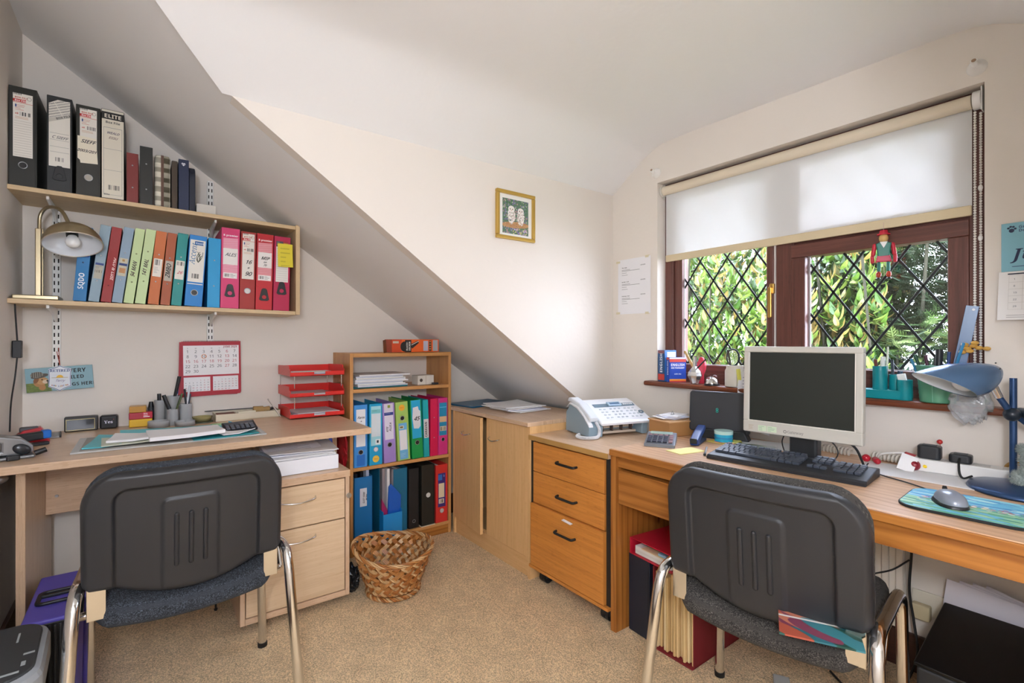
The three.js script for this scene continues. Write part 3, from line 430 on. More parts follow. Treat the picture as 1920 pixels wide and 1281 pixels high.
{
  const f = lo('lever', 'lever_arch_file', 'crimson lever arch file with a yellow note at the lower shelf end', { x0: 0.493, x1: 0.566, h: 0.364, d: 0.276, dx: 0.007, color: 0xb8184a, pull: 0.3, pullS: 1.05, group: lvG, lab: [0.056, 0.2, 0.66, (c, W, H) => { rect(c, 0, 0, W, H, '#eeeae4'); rect(c, 0, 0, W, 66, '#4b4a4c'); rect(c, W * 0.55, 0, W * 0.45, 66, '#a02a34'); lines(c, 8, 12, W * 0.4, 3, 14, '#aaa'); btext(c, 'M3C', W * 0.58, 34, 26, '#e0b030'); for (let y = 90; y < H; y += 26) rect(c, 8, y, W - 16, 2, '#a9a6a0'); }] });
  const n = thing('sticky_note', 'yellow sticky note curling off the crimson file at the shelf end', 'note', [0.546, 1.573, ZF + 0.003]);
  const g = new THREE.PlaneGeometry(0.068, 0.115, 6, 6), p = g.attributes.position; for (let i = 0; i < p.count; i++) { const v = 0.5 - p.getY(i) / 0.115, u = p.getX(i) / 0.068; p.setZ(i, 0.002 + 0.012 * v * v + 0.004 * u * v); } g.computeVertexNormals();
  const ng = print(0.068, 0.115, (c, W, H) => { rect(c, 0, 0, W, H, '#e6d53a'); lines(c, 20, 34, W - 40, 5, 34, '#c9b832', 0.5); }, 1600, g); part(n, 'sheet', ng, ng.userData.mat);
}
// dome lamp on the lower shelf
{
  const t = thing('dome_lamp', 'brushed metal desk lamp with a dome shade on the lower shelf', 'lamp', [-0.345, ySh(-0.345, false), -2.69]);
  const bs = part(t, 'base', [bx(-0.066, 0.0005, -0.06, 0.066, 0.018, 0.075, 0.004)], satinGold);
  part(t, 'post', [bx(-0.012, 0.018, -0.02, 0.006, 0.29, -0.004, 0.003), bx(0.008, 0.018, -0.02, 0.013, 0.29, -0.004, 0.002)], satinGold);
  part(t, 'arm', tube([[0, 0.28, -0.012], [0.002, 0.34, -0.012], [0.02, 0.372, 0.0], [0.05, 0.372, 0.04], [0.08, 0.345, 0.1], [0.1, 0.3, 0.13]], 0.0065, 30, 10), satinGold);
  const sh = new THREE.Group(); sh.position.set(0.118, 0.21, 0.175); sh.rotation.set(-0.4, 0, 0.1); 
  const prof = []; for (let i = 0; i <= 14; i++) { const a = PI / 2 * i / 14; prof.push([0.088 * Math.cos(a * 0.97) + 0.002, 0.082 * Math.sin(a)]); }
  const m4 = new THREE.Matrix4().compose(sh.position, new THREE.Quaternion().setFromEuler(sh.rotation), new THREE.Vector3(1, 1, 1)), ap = (g) => { g.applyMatrix4(m4); return g; };
  const sd = part(t, 'shade', ap(lathe(prof, 44)), satinGold);
  part(sd, 'shade_lining', ap(lathe(prof.map(([x, y]) => [Math.max(0, x - 0.0025), y - 0.002]), 44)), std({ color: 0xe6eaee, roughness: 0.35, side: THREE.DoubleSide }));
  part(sd, 'shade_rim', ap(T(tor(0.089, 0.0022, 8, 48), [0, 0, 0], [PI / 2, 0, 0])), P(0xd8d2c4, 0.3, 0.8));
  part(t, 'lamp_holder', ap(T(cyl(0.018, 0.02, 0.045, 20), [0, 0.036, 0])), black);
  part(t, 'bulb', ap(lathe([[0, -0.012], [0.012, -0.0095], [0.0205, 0], [0.023, 0.011], [0.021, 0.022], [0.014, 0.036], [0.013, 0.044]], 24)), P(0xf4f4f2, 0.25));
  part(t, 'cord', tube([[-0.05, 0.008, -0.03], [-0.062, 0.003, 0.03], [-0.062, -0.03, 0.034], [-0.06, -0.1, 0.026], [-0.058, -0.16, 0.02]], 0.0028, 24, 6), black);
  const c2 = part(t, 'cord', tube([[-0.058, -0.22, 0.02], [-0.064, -0.3, 0.022], [-0.068, -0.37, 0.05], [-0.064, -0.42, 0.1], [-0.066, -0.5, 0.1]], 0.0028, 24, 6), black);
  part(t, 'switch', bx(-0.072, -0.226, 0.006, -0.044, -0.158, 0.032, 0.004), black, 'black inline cord switch');
}
// plaque and badge hanging on the left upright
{
  const t = thing('dog_plaque', 'blue wooden plaque with a painted dog and black lettering on the wall', 'sign', [-0.3, 0.99, -2.866]);
  t.rotation.z = 0.06;
  part(t, 'board', bx(-0.108, -0.051, -0.004, 0.108, 0.051, 0.004, 0.001), P(0x8fb6c0, 0.7));
  sticker(t, 'painting', 0.214, 0.1, (c, W, H) => {
    rect(c, 0, 0, W, H, '#8db4bf'); rect(c, 0, H * 0.62, W * 0.36, H * 0.38, '#6d7f3c'); for (let i = 0; i < 90; i++) rect(c, hash(i, 1, 2) * W * 0.36, H * (0.62 + 0.36 * hash(i, 2, 2)), 12, 3, i % 2 ? '#879548' : '#55662e');
    const el = (x, y, a, b, col, r = 0) => { c.fillStyle = col; c.beginPath(); c.ellipse(x, y, a, b, r, 0, 7); c.fill(); };
    el(100, 150, 44, 40, '#b98550'); el(120, 130, 46, 38, '#c99a66'); el(148, 140, 26, 20, '#e6d2b4'); el(76, 120, 18, 34, '#8a5a32', 0.4); el(160, 132, 9, 7, '#2a2018'); el(120, 118, 6, 6, '#241a14'); el(118, 196, 26, 30, '#b98550'); el(104, 80, 66, 22, '#5d564c', -0.18); el(84, 66, 48, 30, '#8b8578', -0.1); for (let i = 0; i < 5; i++) rect(c, 48 + i * 16, 40, 6, 52, '#4c463e');
    btext(c, 'VERY', W * 0.63, 66, 58, '#1c2226'); btext(c, 'SPOILED', W * 0.47, 130, 50, '#1c2226'); btext(c, 'DOGS HERE', W * 0.53, 205, 48, '#1c2226'); rect(c, W * 0.31, H * 0.55, 40, 30, '#3a4430');
  }, [0, 0, 0.0046]);
  const b = thing('hanging_badge', 'small white enamel badge reading RETIRED hung over the plaque', 'badge', [-0.3, 0.992, -2.852]);
  const out = [[0, 0.056], [0.018, 0.046], [0.037, 0.04], [0.035, 0], [0.037, -0.036], [0.018, -0.044], [0, -0.056], [-0.018, -0.044], [-0.037, -0.036], [-0.035, 0], [-0.037, 0.04], [-0.018, 0.046]];
  part(b, 'plate', T(ext(out, 0.004, 0.001), [0, 0, -0.003]), P(0xe9edf2, 0.3));
  sticker(b, 'print', 0.072, 0.11, (c, W, H) => { rect(c, 0, 0, W, H, '#e9edf2'); c.strokeStyle = '#2a4a8c'; c.lineWidth = 5; c.beginPath(); out.forEach(([x, y], i) => c[i ? 'lineTo' : 'moveTo'](W / 2 + x * 2260, H / 2 - y * 2260)); c.closePath(); c.stroke(); btext(c, 'RETIRED', W / 2, 66, 34, '#1f3f78', 'serif', 'center'); c.fillStyle = '#e8b83a'; c.beginPath(); c.arc(W / 2, 124, 26, PI, 0); c.fill(); rect(c, 24, 124, W - 48, 4, '#b8a070'); scrawl(c, 'Terry', W / 2, 166, 30, '#a6a0b8'); ['A', 'N', 'D', ' ', 'L', 'O', 'V', 'I', 'N', 'G'].forEach((s, i) => btext(c, s, 22 + i * 13, 208 + (i < 5 ? i * 3 : (9 - i) * 3), 18, ['#b03a3a', '#2a4a8c', '#c08a2a'][i % 3])); }, [0, 0, 0.0014], null, undefined, 2400, new THREE.ShapeGeometry(shape(out.map(([x, y]) => [x * 0.96, y * 0.96]))));
  part(b, 'string', [rod([0, 0.055, 0], [-0.012, 0.115, -0.016], 0.0012, 6), rod([0, 0.055, 0], [-0.006, 0.13, -0.016], 0.0012, 6)], P(0xb8452a, 0.7));
}
// June calendar
{
  const t = thing('wall_calendar', 'red and white June calendar hanging over the left desk', 'calendar', [0.262, 1.02, -2.862]); t.rotation.z = 0.012;
  const red = P(0xb01c30, 0.5), w = 0.253, h = 0.262;
  part(t, 'back_pages', [T(bx(-w / 2, -h / 2, 0, w / 2, h / 2, 0.0015, 0.0004), [-0.012, -0.006, -0.008], [0, 0, -0.03]), T(bx(-w / 2, -h / 2, 0, w / 2, h / 2, 0.0015, 0.0004), [-0.004, -0.008, -0.004], [0, 0, 0.015])], red);
  part(t, 'page', bx(-w / 2, -h / 2, 0, w / 2, h / 2, 0.002, 0.0005), red);
  const bind = []; for (let i = 0; i < 36; i++) bind.push(T(tor(0.0035, 0.0007, 5, 10), [-w / 2 + 0.01 + i * (w - 0.02) / 35, h / 2, 0], [0, PI / 2, 0])); part(t, 'wire_binding', bind, P(0x3a3a3c, 0.4, 0.6)).userData.kind = 'stuff';
  const grid = (c, x, y, w2, h2, first, days, size, heads) => { for (let d = 1; d <= days; d++) { const k = d - 1 + first, col = k % 7, r = Math.floor(k / 7); text(c, String(d), x + (col + 0.5) * w2 / 7, y + r * h2, size, (d * 5 + col) % 3 === 0 || col === 5 ? '#a82a3c' : '#2c2e36', 'sans-serif', 'center'); } if (heads) 'SMTWTFS'.split('').forEach((s, i) => text(c, s, x + (i + 0.5) * w2 / 7, y - h2 * 0.82, size * 0.42, '#777', 'sans-serif', 'center')); };
  sticker(t, 'print', w - 0.008, h - 0.012, (c, W, H) => { rect(c, 0, 0, W, H, '#b01c30'); rect(c, 6, 30, W - 18, H * 0.585, '#f1eff0'); btext(c, 'JUNE 2025', W * 0.95, 58, 30, '#9a3a4a', 'sans-serif', 'right'); grid(c, 10, 118, W - 28, 58, 0, 30, 46, true); rect(c, 8, H * 0.67, W * 0.45, H * 0.285, '#efeef0'); rect(c, W * 0.51, H * 0.67, W * 0.455, H * 0.285, '#efeef0'); grid(c, 10, H * 0.745, W * 0.44, 29, 4, 31, 18); grid(c, W * 0.515, H * 0.745, W * 0.44, 29, 2, 31, 18); c.strokeStyle = '#e07a2a'; c.lineWidth = 5; c.beginPath(); c.arc(W * 0.36, 160, 24, 0, 7); c.stroke(); }, [0, -0.002, 0.0026]);
}
// ---------------------------------------------------------------- left desk
const DY = 0.76;
{
  const t = thing('office_desk', 'pale beech office desk against the back wall under the shelves', 'desk', [0, 0, -2.5]);
  const q = (x0, y0, z0, x1, y1, z1, g) => bx(x0, y0, z0 + 2.5, x1, y1, z1 + 2.5, 0.003, g);
  part(t, 'desk_top', q(XL + 0.002, 0.733, ZB + 0.002, 0.815, DY, -2.155, 0), beech);
  part(t, 'leg_panel', q(-0.342, 0, -2.78, -0.318, 0.733, -2.235, 1), beech);
  part(t, 'leg_panel', q(0.786, 0, -2.8, 0.81, 0.733, -2.64, 1), beech);
  const m = part(t, 'modesty_panel', q(-0.318, 0.47, -2.64, 0.786, 0.733, -2.622, 0), beech);
  part(m, 'screw', T(cyl(0.006, 0.005, 0.003, 14), [-0.285, 0.54, -0.122], [PI / 2, 0, 0]), steel);
  const rib = []; for (let i = 0; i < 7; i++) rib.push(bx(-0.3405 + i * 0.0034, 0.01, 0.264, -0.3390 + i * 0.0034, 0.72, 0.2665, 0.0004)); part(t, 'leg_ribs', rib, beech).userData.kind = 'stuff';
  part(t, 'slide_rail', [T(cyl(0.011, 0.011, 0.055, 18), [0.735, 0.716, 0.13], [0, 0, -PI / 2]), bx(0.69, 0.712, 0.09, 0.735, 0.73, 0.13, 0.002)], steel, 'grey metal rail end under the desk top');
  part(t, 'slide_rail', T(sph(0.03, 18, 12), [-0.385, 0.712, 0.27], null, [1, 0.6, 1]), steel);
}
// pedestal drawers
{
  const t = thing('drawer_pedestal', 'pale beech two-drawer pedestal under the right end of the left desk', 'drawers', [0.505, 0, -2.4]);
  const W = 0.214, zf = 0.235, light = wood(0xdfc3a0, 0xbf9a70, 47, { streak: 0.5, fleck: 0.1 }, 0.38);
  part(t, 'top', bx(-W, 0.555, -0.23, W, 0.585, zf + 0.008, 0.002, 0), beech);
  part(t, 'side_panel', bx(-W, 0.032, -0.225, -W + 0.018, 0.555, zf, 0.002, 1), beech);
  part(t, 'side_panel', bx(W - 0.018, 0.032, -0.225, W, 0.555, zf, 0.002, 1), beech);
  part(t, 'bottom_panel', bx(-W + 0.018, 0.032, -0.225, W - 0.018, 0.056, zf, 0.002, 0), beech);
  part(t, 'back_panel', bx(-W + 0.018, 0.056, -0.225, W - 0.018, 0.555, -0.21, 0), beech);
  for (const [y0, y1, hy] of [[0.06, 0.371, 0.327], [0.376, 0.548, 0.49]]) {
    const d = part(t, 'drawer', bx(-W + 0.021, y0, zf - 0.4, W - 0.021, y1, zf - 0.002, 0.0015, 0), light);
    part(d, 'handle', tube([[-0.07, hy, zf - 0.003], [-0.06, hy - 0.004, zf + 0.014], [0, hy - 0.008, zf + 0.026], [0.06, hy - 0.002, zf + 0.014], [0.07, hy + 0.003, zf - 0.003]], 0.0036, 24, 8), chrome, 'chrome bow handle');
  }
  part(t, 'lock', [T(cyl(0.011, 0.011, 0.006, 20), [W - 0.004, 0.47, zf], [PI / 2, 0, 0]), bx(W - 0.006, 0.466, zf + 0.004, W - 0.002, 0.474, zf + 0.008, 0)], steel, 'chrome lock');
  for (const [x, z] of [[-0.17, -0.18], [0.17, -0.18], [-0.17, 0.17], [0.17, 0.17]]) part(t, 'castor', [T(cyl(0.018, 0.018, 0.022, 18), [x - 0.011, 0.018, z], [0, 0, -PI / 2]), bx(x - 0.012, 0.018, z - 0.012, x + 0.012, 0.033, z + 0.012, 0.003)], black);
  // on the pedestal
  const rm = thing('paper_box', 'white open paper box full of documents on the beech pedestal', 'box', [0.55, 0.586, -2.34]);
  part(rm, 'carton', [bx(-0.16, 0, -0.16, 0.135, 0.062, 0.13, 0.003)], P(0xeff0f4, 0.6));
  for (let i = 0; i < 5; i++) { const g = bx(-0.16, 0, -0.15, 0.13, 0.003, 0.12, 0.0005), p = g.attributes.position; for (let k = 0; k < p.count; k++) { const x = p.getX(k); p.setY(k, p.getY(k) + 0.25 * Math.max(0, x) ** 2 * (i % 2 ? 1 : -1) * 0.3); } part(rm, 'sheet', T(g, [rr(-0.02, 0.02), 0.065 + i * 0.0055, rr(-0.01, 0.012)], [0.02 * (i % 2), rr(-0.12, 0.12), rr(-0.015, 0.02)]), i === 3 ? P(0xd4d6e2, 0.8) : paper); }
  const sh = print(0.23, 0.17, (c, W2, H2) => { rect(c, 0, 0, W2, H2, '#e4e3ea'); rect(c, 12, 10, 40, 18, '#7a7e88'); rect(c, 70, 8, 60, 18, '#9aa0aa'); lines(c, 12, 44, W2 - 40, 12, 13, '#b4b4c0', 0.5); }, 1000);
  part(rm, 'form', T(sh, [-0.04, 0.105, -0.02], [-PI / 2 + 0.22, 0, 0.12]), sh.userData.mat);
  const bf = thing('plastic_wallet', 'dark blue plastic wallet with a white label standing on the papers under the desk', 'folder', [0.71, 0.588, -2.44]); bf.rotation.set(-0.25, 0.1, 0.06);
  part(bf, 'sleeve', T(ext(rrect(0.09, 0.13, 0.02), 0.006, 0.001), [-0.02, 0.066, 0]), P(0x1a3fae, 0.3)); sticker(bf, 'label', 0.034, 0.042, (c, W2, H2) => { rect(c, 0, 0, W2, H2, '#d6d6dc'); bars(c, 10, 14, 40, 60); }, [-0.01, 0.09, 0.0066], [0, 0, 0.15]);
  const bk = thing('document_case', 'slim black document case between the pedestal and the bookcase', 'case', [0.762, 0, -2.66]);
  part(bk, 'case', bx(-0.014, 0.001, -0.2, 0.014, 0.4, 0.26, 0.006), P(0x15191f, 0.4));
  const rb = thing('carrier_bag', 'red and white plastic carrier bag squashed behind the desk end', 'bag', [0.836, 0.44, -2.68]);
  { const g = fin(new THREE.SphereGeometry(1, 24, 18)), p = g.attributes.position; for (let i = 0; i < p.count; i++) { const x = p.getX(i), y = p.getY(i), z = p.getZ(i), n = 0.82 + 0.3 * vnoise(x * 3 + 9, y * 4 + 9 + z * 2, 99, 99, 5); p.setXYZ(i, x * 0.02 * n, y * 0.15 * n + 0.15, z * 0.12 * n); } g.computeVertexNormals(); part(rb, 'bag', g, P(0xb3202c, 0.35)); }
  const pb = thing('plastic_bag', 'crumpled black plastic bag on the floor beside the pedestal', 'bag', [0.76, 0, -2.27]);
  { const g = fin(new THREE.SphereGeometry(1, 28, 20)), p = g.attributes.position; for (let i = 0; i < p.count; i++) { const x = p.getX(i), y = p.getY(i), z = p.getZ(i), n = 0.75 + 0.4 * vnoise(x * 5 + 9, y * 5 + 9 + z * 3, 99, 99, 6); p.setXYZ(i, x * 0.034 * n, Math.max(0, (y + 0.75) * 0.07 * n), z * 0.06 * n); } g.computeVertexNormals(); part(pb, 'bag', g, P(0x1b1d20, 0.25)); }
}
// ---------------------------------------------------------------- things on the left desk
{
  // red letter trays
  for (let i = 0; i < 3; i++) {
    const y = DY + 0.001 + i * 0.105, where = ['bottom', 'middle', 'top'][i];
    const t = thing('letter_tray', `red plastic letter tray, ${where} one of the stack on the left desk`, 'letter tray', [0.703, y, -2.735], 0, 'red letter trays');
    const m = P(0xdf2a22, 0.35), w = 0.132, d = 0.137, k = 0.003;
    part(t, 'base', bx(-w, 0.004, -d, w, 0.008, d, 0.001), m);
    part(t, 'back_wall', bx(-w, 0.004, -d, w, 0.05, -d + k, 0.001), m);
    for (const s of [-1, 1]) { const g = T(ext([[-d, 0.004], [d, 0.004], [d, 0.036], [d - 0.018, 0.04], [d - 0.022, 0.056], [d - 0.06, 0.058], [-d, 0.052]], k, 0.0008), [s * (w - (s > 0 ? k : 0)) , 0, 0], [0, -PI / 2, 0]); if (s > 0) T(g, [k, 0, 0]); part(t, 'side_wall', g, m); }
    part(t, 'front_lip', bx(-w, 0.004, d - k, -0.02, 0.024, d, 0.001), m); part(t, 'front_lip', bx(0.035, 0.004, d - k, w, 0.026, d, 0.001), m); part(t, 'front_lip', bx(-0.02, 0.004, d - k, 0.035, 0.012, d, 0.001), m);
    if (i) for (const [x, z] of [[-w + 0.02, d - 0.01], [w - 0.012, d - 0.01], [-w + 0.006, -d + 0.01], [w - 0.012, -d + 0.01]]) part(t, 'spacer_rod', rod([x, -0.056, z], [x, 0.006, z], 0.0022, 8), chrome, 'chrome spacer rod');
    const n = [4, 2, 3][i];
    for (let k2 = 0; k2 < n; k2++) { const p = thing('paper_sheet', `${['lowest', 'second', 'third', 'topmost'][k2]} paper sheet lying in the ${where} red letter tray`, 'paper', [0.7 + rr(-0.02, 0.015), y + 0.0085 + k2 * 0.0035, -2.73 + rr(-0.012, 0.01)], rr(-0.12, 0.12), 'papers in the letter trays'); const g = bx(-0.105, 0, -0.115, 0.105, 0.0025, 0.115, 0.0006), q = g.attributes.position; for (let j = 0; j < q.count; j++) q.setY(j, q.getY(j) + 0.06 * Math.max(0, q.getZ(j)) * (0.4 + k2 * 0.15) * 0.5); part(p, 'sheet', g, k2 === n - 2 && i !== 1 ? P(0xb9c0d4, 0.8) : paper); }
  }
  // blotter and what lies on it
  const bl = thing('desk_blotter', 'grey desk pad lying under the papers on the left desk', 'desk pad', [0.1, DY, -2.41]);
  part(bl, 'pad', bx(-0.312, 0.0005, -0.17, 0.302, 0.006, 0.155, 0.001), P(0xc4c4c2, 0.5)); part(bl, 'inlay', bx(-0.29, 0.006, -0.155, 0.285, 0.007, 0.14, 0.0003), P(0xa5a09a, 0.6));
  const sheet = (name, label, cat, x, y, z, w, d, h, turn, mat, curl = 0, grp) => { const t = thing(name, label, cat, [x, DY + y, z], turn, grp), g = fin(new THREE.BoxGeometry(w, h, d, 8, 1, 8)), p = g.attributes.position; for (let i = 0; i < p.count; i++) { const u = p.getX(i) / w, v = p.getZ(i) / d; p.setY(i, p.getY(i) + h / 2 + curl * (Math.max(0, u * v * 4) + 0.3 * Math.max(0, Math.abs(u) - 0.3))); } g.computeVertexNormals(); part(t, 'sheet', g, mat); return t; };
  const cyan = P(0x58c3cf, 0.45);
  sheet('folder', 'pale cyan folder at the left end of the desk pad', 'folder', -0.115, 0.0075, -2.42, 0.11, 0.26, 0.004, -0.12, cyan, 0.006);
  sheet('folder', 'long cyan folder fanned out behind the white papers on the desk pad', 'folder', 0.13, 0.012, -2.475, 0.43, 0.17, 0.006, 0.03, cyan, 0.01);
  sheet('folder', 'teal folder sticking out at the right end of the desk pad', 'folder', 0.255, 0.0072, -2.35, 0.23, 0.2, 0.003, 0.04, P(0x2a9aa4, 0.45), 0.003);
  sheet('envelope', 'grey-green envelope under the white papers on the desk pad', 'envelope', -0.045, 0.013, -2.36, 0.18, 0.16, 0.004, 0.05, P(0xc9cdb9, 0.7), 0.004);
  sheet('paper_pad', 'loose white papers at the left of the big white pad', 'paper', -0.035, 0.019, -2.37, 0.15, 0.14, 0.008, -0.15, paper, 0.006);
  sheet('paper_pad', 'big white paper pad in the middle of the left desk', 'paper', 0.125, 0.02, -2.34, 0.245, 0.175, 0.014, 0.06, paper, 0.004);
  sheet('paper_sheet', 'crumpled white letter beside the black calculator', 'paper', 0.295, 0.014, -2.31, 0.12, 0.09, 0.003, 0.2, paper, 0.012);
  const cb = thing('pocket_calculator', 'black pocket calculator lying tilted on the papers of the left desk', 'calculator', [0.318, DY + 0.022, -2.375], 0.08); cb.rotation.x = 0.32;
  part(cb, 'body', bx(-0.062, 0, -0.04, 0.062, 0.011, 0.04, 0.003), P(0x1b1d24, 0.4)); part(cb, 'display', bx(-0.054, 0.011, -0.034, 0.054, 0.0118, -0.014, 0.0004), P(0x4c5058, 0.2));
  for (let i = 0; i < 6; i++) for (let j = 0; j < 3; j++) part(cb, 'key', bx(-0.054 + i * 0.0185, 0.011, -0.008 + j * 0.0145, -0.041 + i * 0.0185, 0.0145, 0.002 + j * 0.0145, 0.001), P(0x5e626c, 0.5));
  sheet('sticky_note', 'pale green sticky note pad behind the calculator', 'note', 0.262, 0.019, -2.53, 0.06, 0.05, 0.003, 0.1, P(0xa9dca8, 0.7)); sheet('sticky_note', 'bright blue sticky note pad behind the calculator', 'note', 0.33, 0.006, -2.55, 0.065, 0.05, 0.008, -0.1, P(0x2cacd0, 0.7), 0.01);
  // ivory tray of odds and ends
  const ty = thing('pen_tray', 'ivory open tray of odds and ends at the back of the left desk', 'tray', [0.41, DY, -2.815], 0.03);
  { const m = P(0xdcd2ba, 0.5), w = 0.145, d = 0.055; part(ty, 'base', bx(-w, 0.0005, -d, w, 0.004, d, 0.001), m); part(ty, 'front_wall', bx(-w, 0.004, d - 0.003, w, 0.034, d, 0.001), m); part(ty, 'back_wall', bx(-w, 0.004, -d, w, 0.04, -d + 0.003, 0.001), m); for (const s of [-1, 1]) part(ty, 'end_wall', bx(s * w - (s > 0 ? 0.003 : 0), 0.004, -d, s * w + (s > 0 ? 0 : 0.003), 0.036, d, 0.001), m); part(ty, 'divider', bx(-0.05, 0.004, -d, -0.047, 0.03, d, 0.001), m); }
  const inT = (n, l, c, x, y, z, g, m) => part(thing(n, l, c, [0.41 + x, DY + y, -2.815 + z]), 'body', g, m);
  inT('wooden_box', 'small brown wooden box in the ivory tray', 'box', -0.095, 0.005, 0, bx(-0.04, 0, -0.035, 0.04, 0.027, 0.04, 0.002), P(0x7b4a38, 0.6));
  inT('eraser', 'cream printed eraser lying across the ivory tray', 'eraser', -0.005, 0.025, 0.028, bx(-0.04, 0, -0.012, 0.04, 0.014, 0.012, 0.002), P(0xe6dec6, 0.7));
  inT('wooden_stamp', 'round wooden rubber stamp in the ivory tray', 'stamp', 0.05, 0.03, 0.01, [T(cyl(0.02, 0.018, 0.045, 20), [-0.022, 0.008, 0], [0, 0, -PI / 2]), T(cyl(0.012, 0.016, 0.03, 18), [0.023, 0.008, 0], [0, 0, -PI / 2])], P(0xa98a55, 0.6));
  inT('stapler_remover', 'dark claw staple remover in the ivory tray', 'tool', 0.108, 0.015, 0.005, [bx(-0.02, 0, -0.02, 0.02, 0.012, 0.02, 0.003), T(bx(-0.02, 0, -0.018, 0.02, 0.01, 0.018, 0.003), [0, 0.018, 0], [0, 0, 0.35]), T(tor(0.012, 0.003), [-0.022, 0.014, 0.01])], P(0x2c2420, 0.4));
  inT('ruler', 'thin dark ruler resting along the back of the ivory tray', 'ruler', -0.04, 0.041, -0.045, bx(-0.14, 0, -0.008, 0.14, 0.003, 0.008, 0.0006), P(0x33363e, 0.5));
  inT('ruler', 'thin white plastic ruler leaning against the bottom red tray', 'ruler', 0.145, 0.001, 0.06, T(bx(-0.002, 0, -0.012, 0.002, 0.11, 0.012, 0.0006), [0, 0, 0], [0.0, 0, 0.55]), P(0xd8d4cc, 0.4));
  part(thing('coaster', 'dark olive coaster beside the pen pots', 'coaster', [0.215, DY, -2.79]), 'disc', cyl(0.045, 0.045, 0.006, 28), P(0x4a4c38, 0.5));
  part(thing('glass_dish', 'shallow amber glass dish standing on the dark coaster', 'dish', [0.215, DY + 0.0065, -2.79]), 'bowl', lathe([[0, 0], [0.034, 0], [0.043, 0.022], [0.0405, 0.022], [0.032, 0.004], [0, 0.004]], 30), P(0xa39a6a, 0.25));
  // grey pen pots
  const pot = (x, z, r, h, l) => { const t = thing('pen_pot', l, 'pen pot', [x, DY, z], 0, 'grey pen pots'); part(t, 'cup', lathe([[0, 0.0005], [r, 0.0005], [r, h], [r - 0.002, h], [r - 0.0025, 0.004], [0, 0.004]], 28), P(0xa9abac, 0.5)); return t; };
  pot(0.048, -2.83, 0.021, 0.115, 'tall slim grey pen pot beside the yellow box'); pot(0.098, -2.845, 0.03, 0.13, 'tallest wide grey pen pot at the back of the cluster'); pot(0.097, -2.775, 0.022, 0.075, 'short grey pen pot in front of the tall ones'); pot(0.148, -2.79, 0.025, 0.095, 'medium grey pen pot at the right of the cluster'); pot(0.044, -2.755, 0.042, 0.028, 'low round grey clip dish left of the pots'); pot(0.142, -2.728, 0.04, 0.022, 'low round grey clip dish right of the pots');
  const pen = (l, a, b, r, m, cap, frac = 0.4) => { const t = thing('pen', l, 'pen', a, 0, 'pens in the grey pots'), v = b.map((q, i) => q - a[i]), mid = v.map((q) => q * (1 - frac)); part(t, 'barrel', rod([0, 0, 0], mid, r, 10), m); part(t, 'cap', rod(mid, v, r * 1.18, 10), cap || m); return t; };
  const g4 = P(0xc8cacc, 0.5), bk = P(0x1a1c20, 0.4);
  pen('black capped marker pen standing in the tall slim pot', [0.048, DY + 0.01, -2.83], [0.046, DY + 0.145, -2.832], 0.007, g4, bk, 0.3);
  pen('white marker pen with a black cap leaning left in the short pot', [0.105, DY + 0.01, -2.772], [0.062, DY + 0.142, -2.77], 0.0072, P(0xd9d9dc, 0.4), bk, 0.5);
  pen('black pen leaning right out of the tallest pot', [0.088, DY + 0.01, -2.85], [0.125, DY + 0.222, -2.84], 0.0066, bk, bk, 0.5);
  pen('blue and white pen in the tallest pot', [0.1, DY + 0.01, -2.84], [0.118, DY + 0.172, -2.845], 0.005, P(0xe6e8ee, 0.4), P(0x34508c, 0.4), 0.2);
  pen('dark green pen leaning right in the short pot', [0.092, DY + 0.01, -2.77], [0.133, DY + 0.145, -2.772], 0.0042, P(0x4c5a2c, 0.4), P(0x3c4a24, 0.4));
  pen('white ballpoint pen in the medium pot', [0.142, DY + 0.01, -2.79], [0.164, DY + 0.178, -2.79], 0.0042, P(0xe8e8ec, 0.4), P(0xd8dce4, 0.4));
  pen('slim black ballpoint pen in the medium pot', [0.155, DY + 0.01, -2.79], [0.143, DY + 0.165, -2.785], 0.004, P(0x24262c, 0.4));
  pen('short dark pencil in the medium pot', [0.15, DY + 0.01, -2.8], [0.166, DY + 0.14, -2.795], 0.0036, P(0x3a4250, 0.5));
  // yellow and red see-through box, black lid bottle
  const yb = thing('note_box', 'clear yellow and red plastic note box at the back of the left desk', 'box', [-0.022, DY, -2.835]);
  part(yb, 'lower_box', bx(-0.043, 0.0005, -0.035, 0.043, 0.036, 0.035, 0.004), P(0xe0b414, 0.3)); part(yb, 'band', bx(-0.0435, 0.036, -0.0355, 0.0435, 0.066, 0.0355, 0.003), P(0xb01f34, 0.35)); part(yb, 'upper_box', bx(-0.042, 0.066, -0.034, 0.02, 0.094, 0.034, 0.003), P(0xc08a28, 0.3)); sticker(yb, 'label', 0.036, 0.026, (c, W, H) => { rect(c, 0, 0, W, H, '#c8203c'); btext(c, 'free', 10, 22, 18, '#fff'); btext(c, 'from', 10, 40, 16, '#fff'); rect(c, 8, 46, 56, 8, '#fff'); }, [0.024, 0.054, 0.0362]);
  const gb = thing('glue_bottle', 'small dark grey capped bottle behind the yellow box', 'bottle', [0.016, DY, -2.868]); part(gb, 'bottle', cyl(0.0135, 0.0135, 0.08, 20), P(0x3a3d40, 0.4)); part(gb, 'cap', T(cyl(0.012, 0.008, 0.026, 18), [0, 0.08, 0]), bk);
  // two black gadgets
  const ck = thing('desk_clock', 'black digital desk clock with a thin brass rim', 'clock', [-0.229, DY, -2.835], 0.05);
